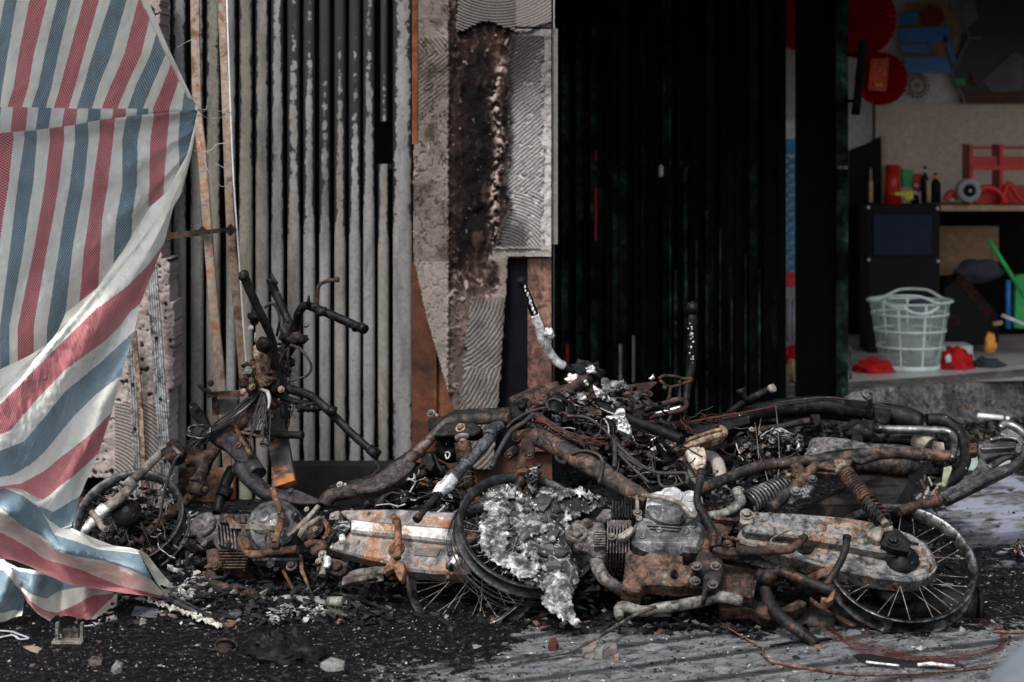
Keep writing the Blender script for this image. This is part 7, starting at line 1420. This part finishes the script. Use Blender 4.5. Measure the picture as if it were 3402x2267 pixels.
# tangle in the middle of the pile
tub = [([(750, 1045), (860, 1050), (920, 1075), (1000, 1140), (1100, 1250), (1200, 1340), (1300, 1400), (1380, 1418), (1500, 1415), (1535, 1430), (1530, 1490)], .0065), ([(1085, 1270), (1160, 1330), (1250, 1390)], .005), ([(1090, 1290), (1200, 1400), (1290, 1480)], .005), ([(1350, 1420), (1355, 1480), (1400, 1508), (1520, 1480)], .005), ([(1060, 1190), (1065, 1300), (1060, 1380)], .008), ([(780, 1290), (870, 1270), (960, 1300), (985, 1360), (960, 1480)], .006), ([(640, 1010), (620, 960), (660, 930), (720, 950)], .005)]
for pts, r_ in tub:
    p = pb(); p.t(4, [(x, y, .1) for x, y in pts], r_, seg=8, k=4); p.done('brake_pipe', M_wire)
p = pb(); p.t(4, [(530, 1030, .13), (480, 1080, .13), (400, 1130, .13), (350, 1200, .13), (300, 1290, .12), (260, 1380, .12)], .0085, seg=8); p.t(4, [(640, 990, .1), (560, 1000, .12), (480, 1030, .12), (400, 1080, .12), (360, 1120, .12)], .005); p.done('wrapped_cable', M_wire)
rg = random.Random(8)
for i in range(46):
    o = rg.gauss(0, 14); pts = [(520 + o, 1010 + rg.gauss(0, 8)), (580 + o, 1060 + rg.gauss(0, 10)), (660 + o * .8, 1110 + rg.gauss(0, 12)), (760 + o, 1170 + rg.gauss(0, 12)), (860 + o, 1215 + rg.gauss(0, 14)), (980 + o, 1220 + rg.gauss(0, 18))]
    mb = MB(); mb.tube(PB.path(4, [(x, y, .1 + rg.uniform(-.01, .02)) for x, y in pts[:rg.choice([3, 4, 6])]]), rg.uniform(.001, .0022), 5, 4, 0); mb.build('wire_strand', M_wirer if i % 3 else M_wire, B)
wires(B, PB, 4, (450, 900, 1000, 1200), 34, [M_wire, M_wire, M_wire, M_wire, M_wirer, M_wire, M_wireg], 'loose_wire', (.03, .13), (60, 240), 5, (.0012, .0036), (1, .3))
wires(B, PB, 4, (900, 1050, 1550, 1480), 40, [M_wire, M_wire, M_spoke, M_wire], 'loose_wire', (-.02, .08), (60, 240), 6, (.0012, .0036), (1, .8))
wires(Cb, PC, 6, (420, 420, 900, 780), 40, [M_wire, M_wire, M_wireg, M_wire], 'loose_wire', (.0, .08), (50, 160), 7, (.001, .003), (.3, 1))
wires(Cb, PC, 4, (1250, 1000, 1700, 1250), 26, [M_wirer, M_wire, M_wirer], 'wire_strand', (.0, .1), (80, 240), 9, (.001, .002), (1, -.3))
clutter(B, PB, 4, [(450, 900, 1000, 1200), (800, 950, 1400, 1350), (700, 1100, 1500, 1500), (1000, 1150, 1500, 1480)], 560, M_black, 'charred_bits', (-.14, -.01), (.01, .034), 14)
clutter(B, PB, 4, [(550, 900, 1000, 1100), (900, 850, 1400, 1250), (1000, 1100, 1500, 1500)], 90, M_greym, 'charred_metal_bits', (-.07, .0), (.006, .02), 15)
clutter(B, PB, 4, [(600, 900, 1000, 1080), (900, 1150, 1500, 1500), (560, 1050, 700, 1180)], 90, M_ash, 'ash_flakes', (-.03, .03), (.004, .011), 16)
clutter(B, PB, 4, [(500, 880, 1300, 1300)], 130, M_rustd, 'rusty_bits', (-.04, .05), (.008, .026), 17)
clutter(B, PB, 5, [(450, 700, 780, 1050), (700, 980, 1350, 1150), (1200, 560, 1480, 760), (1250, 900, 1350, 1120), (300, 900, 560, 1150)], 380, M_black, 'charred_bits', (-.22, -.03), (.012, .034), 18)
clutter(B, PB, 5, [(1240, 400, 1500, 540), (1300, 560, 1480, 700), (560, 780, 720, 1000)], 90, M_rustd, 'rusty_bits', (-.06, .02), (.006, .018), 19)
clutter(Cb, PC, 6, [(0, 430, 500, 900), (400, 480, 900, 920), (500, 440, 940, 660), (950, 420, 1700, 520), (1750, 480, 1900, 800)], 520, M_black, 'charred_bits', (-.2, .01), (.01, .034), 20)
clutter(Cb, PC, 6, [(560, 450, 900, 800), (300, 700, 560, 900)], 110, M_greym, 'charred_metal_bits', (-.03, .05), (.006, .018), 21)
clutter(Cb, PC, 6, [(500, 450, 940, 800)], 60, M_ash, 'ash_flakes', (.0, .06), (.003, .009), 22)
#@DEBRIS
# ---------------------------------------------------------------- things and litter on the ground
def G(px, py, z=0): return P(px, py, GY(py, z))
def G2(x, y, z=0): a, b = src(2, x, y); return G(a, b, z)
def G5(x, y, z=0): a, b = src(5, x, y); return G(a, b, z)
def G7(x, y, z=0): a, b = src(7, x, y); return G(a, b, z)
D_bk = plain('debris_black', (.004, .004, .005), .7, .5, 40); D_dk = plain('debris_dark', (.018, .017, .016), .8, .5, 40); D_gr = plain('debris_grey', (.13, .126, .122), .85, .4, 40)
D_wh = plain('debris_white', (.3, .29, .275), .85, .25, 40); D_br = plain('debris_brown', (.1, .06, .045), .85, .4, 40); D_bl = plain('debris_navy', (.025, .03, .05), .6, .4, 40)
mats = [D_bk, D_dk, D_gr, D_wh, D_br, D_bl]
mb = MB(); rg = random.Random(55); cnt = 0
while cnt < 19000:
    Y = rg.uniform(5.3, 8.0); px = rg.uniform(-60, 3460); py = HOR + CH / Y * F; c = charmask(px, py)
    if rg.random() > c * .85 + .15: continue
    cnt += 1
    g_ = P(px, py, Y); h = max(0, c * (.012 * fbm(Vector((g_.x * 6, g_.y * 6, 0)), 3) + .011 * max(0, fbm(Vector((g_.x * 28 + 9, g_.y * 28, 0)), 3)) + .004))
    sz = rg.choice([.0015, .002, .002, .003, .004, .006]) * rg.uniform(.7, 1.5)
    if rg.random() < .025: sz *= rg.uniform(2, 4)
    ash = .5 + .5 * noise.noise(Vector((px * .006, py * .02, 17)))
    w = [.56 - .2 * ash, .2, .09 + .26 * ash ** 2, .03 + .15 * ash ** 2, .04, .05]
    if sz > .007: w[3] *= .35; w[4] *= .5; w[0] += .2
    r_ = rg.random() * sum(w); k = 0
    while r_ > w[k]: r_ -= w[k]; k += 1
    mb.cm = k; mb.chip(Vector((g_.x, g_.y, h + sz * .2)), sz, .45, rg)
for i in range(2600):
    px = rg.uniform(1200, 3450); Y = rg.uniform(5.4, 6.4); g_ = P(px, HOR, Y); mb.cm = rg.choice([0, 0, 0, 1, 1, 2, 3, 4]); mb.chip(Vector((g_.x, Y, .002)), rg.choice([.0015, .002, .003, .004, .007]), .4, rg)
mb.build('charred_litter', mats, None, kind='stuff')
# heaps of char and ash hugging the pile
mb = MB(); rg = random.Random(56)
for i in range(5200):
    px = rg.gauss(1500, 700); Y = rg.uniform(6.1, 7.9) if px < 1800 else rg.uniform(6.0, 7.4)
    if px < 250 or px > 3150 or (1300 < px < 1620 and Y < 6.5 and rg.random() < .85): continue
    g_ = P(px, HOR, Y); hh = .11 * math.exp(-((Y - 6.8) / .45) ** 2) * rg.random() ** 2
    r_ = rg.random(); mb.cm = 0 if r_ < .72 else (1 if r_ < .88 else (2 if r_ < .97 else 4))
    if px < 700 and rg.random() < .3: mb.cm = rg.choice([2, 3, 1])
    mb.chip(Vector((g_.x, Y, .004 + hh)), rg.uniform(.006, .028), .4, rg)
mb.build('char_heap', mats, None, kind='stuff')
def ashpile(name, pts, n, sz, seed, label, mt=None):
    rg = random.Random(seed); mb = MB()
    for i in range(n):
        x, y = pts[rg.randrange(len(pts))]; p = G2(x + rg.gauss(0, 32), y + rg.gauss(0, 16)); r_ = rg.random(); mb.cm = 2 if r_ < .55 else (3 if r_ < .75 else 0)
        mb.chip(p + Z * rg.uniform(.0, .035), rg.uniform(sz * .4, sz), .35, rg)
    o = mb.build(name, mats, None, kind='stuff')
ashpile('ash_pile', [(880, 870), (900, 960), (840, 1010), (780, 1050), (880, 1060)], 420, .016, 3, '')
ashpile('ash_pile', [(1480, 1170), (1600, 1190), (1400, 1220), (1700, 1190)], 260, .014, 4, '')
def rug(name, mat, pts, h, label, cat, seed=1, f=G2, amp=.3):
    mb = MB(); P3 = [f(*q) for q in pts]; c_ = sum(P3, Vector()) / len(P3); n = len(P3); rg = random.Random(seed)
    b0 = 0
    for q in P3: mb.v.append(q + Z * .002)
    for q in P3: mb.v.append(c_.lerp(q, .92) + Z * (h * rg.uniform(.7, 1.1)))
    for q in P3: mb.v.append(c_.lerp(q, .45) + Z * (h * rg.uniform(.8, 1.5)))
    mb.v.append(c_ + Z * h * rg.uniform(.8, 1.4))
    for i in range(n):
        j = (i + 1) % n
        mb.face((i, j, n + j, n + i)); mb.face((n + i, n + j, 2 * n + j, 2 * n + i)); mb.face((2 * n + i, 2 * n + j, 3 * n))
    return tag(mb.build(name, mat), label, cat)
# metal post foot under the sheet
def Gk(x, y, z=0): a, b = k5([(x, y)])[0]; return G(a, b, z)
ft = thing('post_foot', 'small rusty metal post foot with two upright prongs under the sheet', 'post foot', Gk(315, 1390))
y_ = Gk(315, 1392).y
mb = MB(); mb.box(P(228, 2132, y_) + Z * .004, X, YV, Z, .045, .03, .004); mb.build('base_plate', M_pale, ft)
for x in (191, 273):
    mb = MB(); a = P(x, 2134, y_ - .01); mb.beam(a, a + Z * .06, .009, .02); mb.build('prong', M_pipe, ft)
mb = MB(); mb.box(P(236, 2112, y_ + .02), X, YV, Z, .024, .01, .02); mb.build('socket', M_engr, ft)
# corroded aluminium strip
mb = MB(); a = G2(575, 1075, .02); b_ = G2(1050, 1252, .01); n = 60; side = Vector((.0, 1, 0))
for i in range(n + 1):
    q = a.lerp(b_, i / n)
    for k in range(7):
        o = (k / 6 - .5) * .05; mb.v.append(q + side * o + Z * (.008 + .014 * noise.noise(q * 60 + Vector((0, k, 0))) + .006 * noise.noise(q * 160 + Vector((0, k * 3, 0)))))
for i in range(n):
    for k in range(6): mb.face((i * 7 + k, i * 7 + k + 1, (i + 1) * 7 + k + 1, (i + 1) * 7 + k), True)
al = tag(mb.build('melted_strip', burnt('white_corroded_strip', [(.34, (.05, .045, .04)), (.46, (.3, .27, .23)), (.6, (.5, .48, .45))], 30, None, rough=.8, bump=.8, grit=.7)), 'long pale melted metal strip lying beyond the tip of the striped sheet', 'metal strip')
mb = MB(); mb.beam(G2(660, 1055, .03) + YV * .03, G2(1055, 1250, .012) + YV * .03, .012, .008, Z); mb.beam(G2(690, 1050, .03) + YV * .05, G2(1050, 1240, .012) + YV * .05, .005, .006, Z); mb.build('rail', M_greym, al)
# perforated plate
gp = [G2(460, 1165, .01), G2(490, 1105, .01), G2(640, 1120, .012), G2(625, 1185, .01)]
mb = MB(); nu, nv = 18, 8
def gq(i, j): a = gp[1].lerp(gp[2], i / nu); b = gp[0].lerp(gp[3], i / nu); return b.lerp(a, j / nv)
for i in range(nu):
    for j in range(nv):
        q = [gq(i, j), gq(i + 1, j), gq(i + 1, j + 1), gq(i, j + 1)]; c_ = sum(q, Vector()) / 4; b0 = len(mb.v); mb.v += q
        if i < 4 and j > 4: mb.face((b0, b0 + 1, b0 + 2, b0 + 3)); continue
        mb.v += [c_ + (v_ - c_) * .55 for v_ in q]
        for a in range(4): mb.face((b0 + a, b0 + (a + 1) % 4, b0 + 4 + (a + 1) % 4, b0 + 4 + a))
tag(mb.build('perforated_plate', plain('dull_blue_grey_metal', (.1, .11, .13), .6)), 'small grey perforated metal plate lying near the striped sheet', 'grille')
rug('pink_scrap', plain('pinkish_scrap', (.16, .09, .08), .8), [(630, 1150), (700, 1145), (770, 1175), (735, 1190), (650, 1185)], .008, 'dull pink flat scrap beside the perforated plate', 'scrap', 2)
rug('brown_scrap', D_br, [(1035, 1235), (1090, 1215), (1160, 1225), (1130, 1250), (1070, 1255)], .012, 'flat brown scrap at the end of the pale melted strip', 'scrap', 3)
rug('brown_scrap', M_engr, [(1080, 1175), (1130, 1158), (1190, 1165), (1180, 1185), (1110, 1190)], .014, 'grey brown plate scrap behind the long melted strip', 'scrap', 4)
mb = MB(); c_ = G2(1490, 1440); mb.blob(c_, 1, 4, (.115, .10, .04), .5, 2.2, 22); mb.blob(c_ + Vector((-.06, .05, .02)), 1, 8, (.06, .05, .04), .6, 2.6, 14)
for i, v in enumerate(mb.v): v += Vector((0, 0, .012 * noise.noise(v * 60) + .006 * noise.noise(v * 150)))
tag(mb.build('black_lump', burnt('shiny_char', [(.3, (.002, .002, .003)), (.7, (.008, .008, .011))], 30, None, rough=.55, bump=.4, spec=.12)), 'large glossy black charred lump on the ground in front of the left motorcycle', 'charred lump')
rug('pale_stone', D_gr, [(1690, 1520), (1760, 1480), (1860, 1500), (1850, 1535), (1740, 1545)], .02, 'flat pale grey stone right of the glossy black lump', 'stone', 6)
rug('brown_stone', M_engr, [(180, 1490), (215, 1460), (285, 1480), (270, 1505), (200, 1515)], .02, 'brown stone at the bottom edge below the striped sheet', 'stone', 7)
rug('grey_stone', D_gr, [(330, 1540), (370, 1510), (415, 1505), (400, 1545), (350, 1560)], .02, 'grey flake standing at the bottom edge near the brown stone', 'stone', 8)
rug('tan_scrap', plain('pale_tan', (.2, .16, .13), .9, .3, 30), [(-20, 1330), (40, 1325), (95, 1345), (70, 1380), (0, 1372)], .006, 'pale tan flat scrap left of the rusty post foot', 'scrap', 9, lambda x, y, z=0: Gk(120 + x * .8, 1420 + (y - 1350) * .6))
# casting and ring
mb = MB(); VG = Vert(6.18)
mb.plate(VG, [src(2, *q) for q in [(1725, 1150), (1770, 1135), (1870, 1165), (1955, 1235), (1930, 1260), (1740, 1232)]], -.02, .012, .004, [[src(2, 1800, 1165), src(2, 1850, 1190), src(2, 1830, 1205), src(2, 1785, 1215)], [src(2, 1865, 1190), src(2, 1920, 1228), src(2, 1850, 1222)]])
tag(mb.build('peg_casting', M_engr), 'triangular grey brown metal casting with openings lying on the char', 'casting')
mb = MB(); a = P(*src(2, 1880, 1180), 6.3); mb.tube([a, P(*src(2, 1930, 1185), 6.3), P(*src(2, 1990, 1195), 6.3)], [.02, .017, .006], 10, 3, .2); mb.tube([P(*src(2, 1860, 1160), 6.3), P(*src(2, 1875, 1150), 6.3)], .012, 8, 1); tag(mb.build('rusty_lump', M_rust), 'rusty orange lump behind the triangular casting', 'cap')
mb = MB(); c_ = G2(1080, 1378, .012); mb.lathe([(.033, 0), (.036, .004), (.034, .012), (.03, .006)], c_, Vector((.15, -.35, 1)), 28, True); mb.lathe([(.03, .002), (.001, .003)], c_, Vector((.15, -.35, 1)), 24); tag(mb.build('round_tin', M_rustd), 'round rusty lid with a raised rim lying in the char', 'lid')
rug('red_scrap', plain('red_crumple', (.05, .015, .012), .8, .5, 40), [(235, 1385), (250, 1355), (285, 1350), (305, 1380), (290, 1400), (250, 1402)], .02, 'small crumpled red scrap on the pavement below the melted crust', 'scrap', 11, G5)
for q, sd_, lab in (([(500, 1342), (550, 1350), (552, 1370), (500, 1362)], 12, 'small square pinkish brick chip behind the pale flat stone'), ([(665, 1445), (695, 1440), (698, 1465), (670, 1468)], 14, 'tiny square brick chip just right of the white edged slab')):
    rug('brick_chip', plain('brick_pink_%d' % sd_, (.2, .13, .11), .9), q, .014, lab, 'brick chip', sd_, G5)
rug('stone_slab', plain('dusty_stone', (.14, .12, .115), .9, .3, 30), [(455, 1430), (560, 1395), (690, 1385), (695, 1410), (600, 1450), (480, 1448)], .02, 'broken dusty slab on the pavement in front of the pile', 'stone', 15, G5)
rug('white_flake', D_gr, [(530, 1440), (600, 1420), (640, 1425), (590, 1455), (540, 1455)], .03, 'white broken flake leaning on the dusty slab', 'flake', 16, G5)
rug('white_flake', D_gr, [(840, 1385), (900, 1362), (985, 1370), (1000, 1385), (930, 1405), (860, 1400)], .008, 'flat whitish flake on the pavement left of the fallen stand leg', 'flake', 17, G5)
rug('white_flake', D_gr, [(330, 1495), (380, 1480), (455, 1500), (430, 1520), (360, 1520)], .012, 'white flake near the bottom edge beside the orange wire', 'flake', 18, G7)
# rods and wires on the pavement
mb = MB(); mb.tube([G5(0, 1485, .008), G5(200, 1440, .01), G5(370, 1400, .02), G5(540, 1320, .06) , PB.c(5, 700, 1225, .04), PB.c(5, 800, 1165, .08), PB.c(5, 940, 1110, .09)], [.0045, .005, .0055, .006, .0055, .006, .006], 8, 4, .1); tag(mb.build('bent_rod', M_engr), 'long thin rusty rod running from the pavement up into the right motorcycle', 'rod')
mb = MB(); mb.tube([G7(345, 1155, .02), G7(450, 1230, .01), G7(590, 1310, .008), G7(650, 1350, .006), G7(660, 1400, .005), G7(720, 1435, .005), G7(900, 1470, .005), G7(1150, 1508, .005), G7(1400, 1520, .005), G7(1800, 1500, .005), G7(2150, 1460, .005), G7(2352, 1370, .005)], [.0015, .002, .003, .003, .003, .0045, .005, .0045, .003, .0025, .002, .002], 8, 4, .15); tag(mb.build('orange_wire', M_orange), 'long orange rusty wire curving along the pavement at lower right', 'wire')
wb = thing('wire_bundle', 'loose bundle of fine red brown tyre wires sweeping under the right wheel', 'wires', G7(1600, 1380))
rg = random.Random(12)
for i in range(26):
    d = rg.gauss(0, 1); e = rg.gauss(0, 1)
    pts = [(1000 + 30 * d, 1120 + 22 * e), (1090 + 32 * d, 1230 + 30 * e), (1250 + 35 * e, 1320 + 26 * d), (1500 + 30 * e, 1385 + 20 * d), (1800 + 40 * d, 1425 + 18 * e), (2060 + 30 * d, 1400 + 26 * e), (2200 + 16 * d, 1340 + 16 * e), (2215 + 14 * e, 1240 + 22 * d), (2060 + 30 * d, 1150 + 20 * e)]
    n0 = rg.randrange(0, 3); n1 = rg.randrange(5, 10); mb = MB(); mb.tube([G7(x, y, .004 + abs(rg.gauss(0, .006))) for x, y in pts[n0:n1]], rg.uniform(.0004, .0009), 4, 5, 0); mb.build('wire_strand', M_wirer if i % 4 else M_wire, wb)
mb = MB(); mb.tube([G7(2150, 1240, .006), G7(2300, 1245, .006), G7(2420, 1242, .006)], .004, 6, 3, .2); tag(mb.build('rusty_rod', M_orange), 'short rusty orange rod at the right edge', 'rod')
mb = MB(); mb.tube([G7(700, 1330, .006), G7(900, 1300, .006), G7(1100, 1285, .006)], .004, 6, 3, .2); tag(mb.build('charred_stick', M_black), 'thin charred stick on the pavement behind the fallen stand foot', 'stick')
rug('black_strip', D_bk, [(1240, 1400), (1330, 1405), (1600, 1450), (1800, 1460), (1980, 1470), (1700, 1478), (1400, 1470), (1280, 1440)], .012, 'long black strip with a white edge lying at lower right', 'strip', 21, G7)
mb = MB(); mb.tube([G7(1325, 1436, .014), G7(1420, 1448, .014), G7(1540, 1460, .012)], .0035, 6, 3, .2); mb.tube([G7(1660, 1456, .016), G7(1750, 1450, .016), G7(1900, 1466, .01)], .006, 6, 3, .5)
tag(mb.build('white_edge', M_silver), 'bright white torn edge lying along the long black strip', 'strip')
rg = random.Random(13); kn = thing('wire_knot', 'small tangle of thin wires on the black rubble at the right edge', 'wires', G7(2300, 720))
for i in range(9):
    mb = MB(); mb.tube([G7(2300 + rg.gauss(0, 30), 700 + rg.gauss(0, 25), rg.uniform(.0, .05)) for _ in range(5)], .0016, 5, 4, 0); mb.build('wire_strand', M_wireg if i % 2 else M_wirer, kn)
mb = MB(); mb.tube([Gk(-20, 1330, .01), Gk(50, 1335, .012), Gk(80, 1345, .012), Gk(130, 1365, .01), Gk(90, 1370, .01), Gk(60, 1352, .01), Gk(0, 1362, .01)], .005, 7, 4, .1, flat=.5); tag(mb.build('grey_strap', P_grey), 'thin looped grey strap on the ground at the far left', 'strap')
for i, q in enumerate(((2060, 860), (2265, 850))):
    mb = MB(); mb.chip(P(*src(6, *q), 8.2) , .016, .8, R); mb.cm = 0; x_, y_ = src(6, *q); c2 = G(x_, y_)
    mb = MB(); mb.chip(c2 + Z * .01, .016, .8, R); tag(mb.build('pebble', D_br), ['brown pebble in the wet patch near the tail rack', 'flat dark pebble in the wet patch at the right'][i], 'pebble')
mb = MB(); mb.tube([P(*src(6, 2050, 355), 9.4), P(*src(6, 2215, 372), 9.4)], .012, 8, 1, 0); mb.tube([P(*src(6, 2235, 374), 9.4), P(*src(6, 2255, 376), 9.4)], .01, 8, 1, 0); tag(mb.build('white_stick', P_wht), 'white plastic stick lying on the rubble below the shop step', 'stick')
mb = MB(); mb.beam(P(*src(6, 1985, 655), 8.3), P(*src(6, 2260, 660), 8.3), .07, .02); tag(mb.build('pale_plate', plain('pale_green_plate', (.25, .3, .28), .6)), 'pale greenish plate lying behind the pointed tail rack', 'plate')
# near object at the bottom right corner, well out of focus
mb = MB(); c_ = Vector((.98, 2.6, 0)); mb.lathe([(.36, 0), (.36, .5), (.355, .72), (.33, .82), (.27, .885), (.15, .925), (.0, .94)], c_, Z, 48)
tag(mb.build('grey_drum', plain('pale_blue_grey', (.13, .15, .17), .6, .1)), 'smooth pale grey rounded drum close to the camera in the bottom right corner', 'drum')
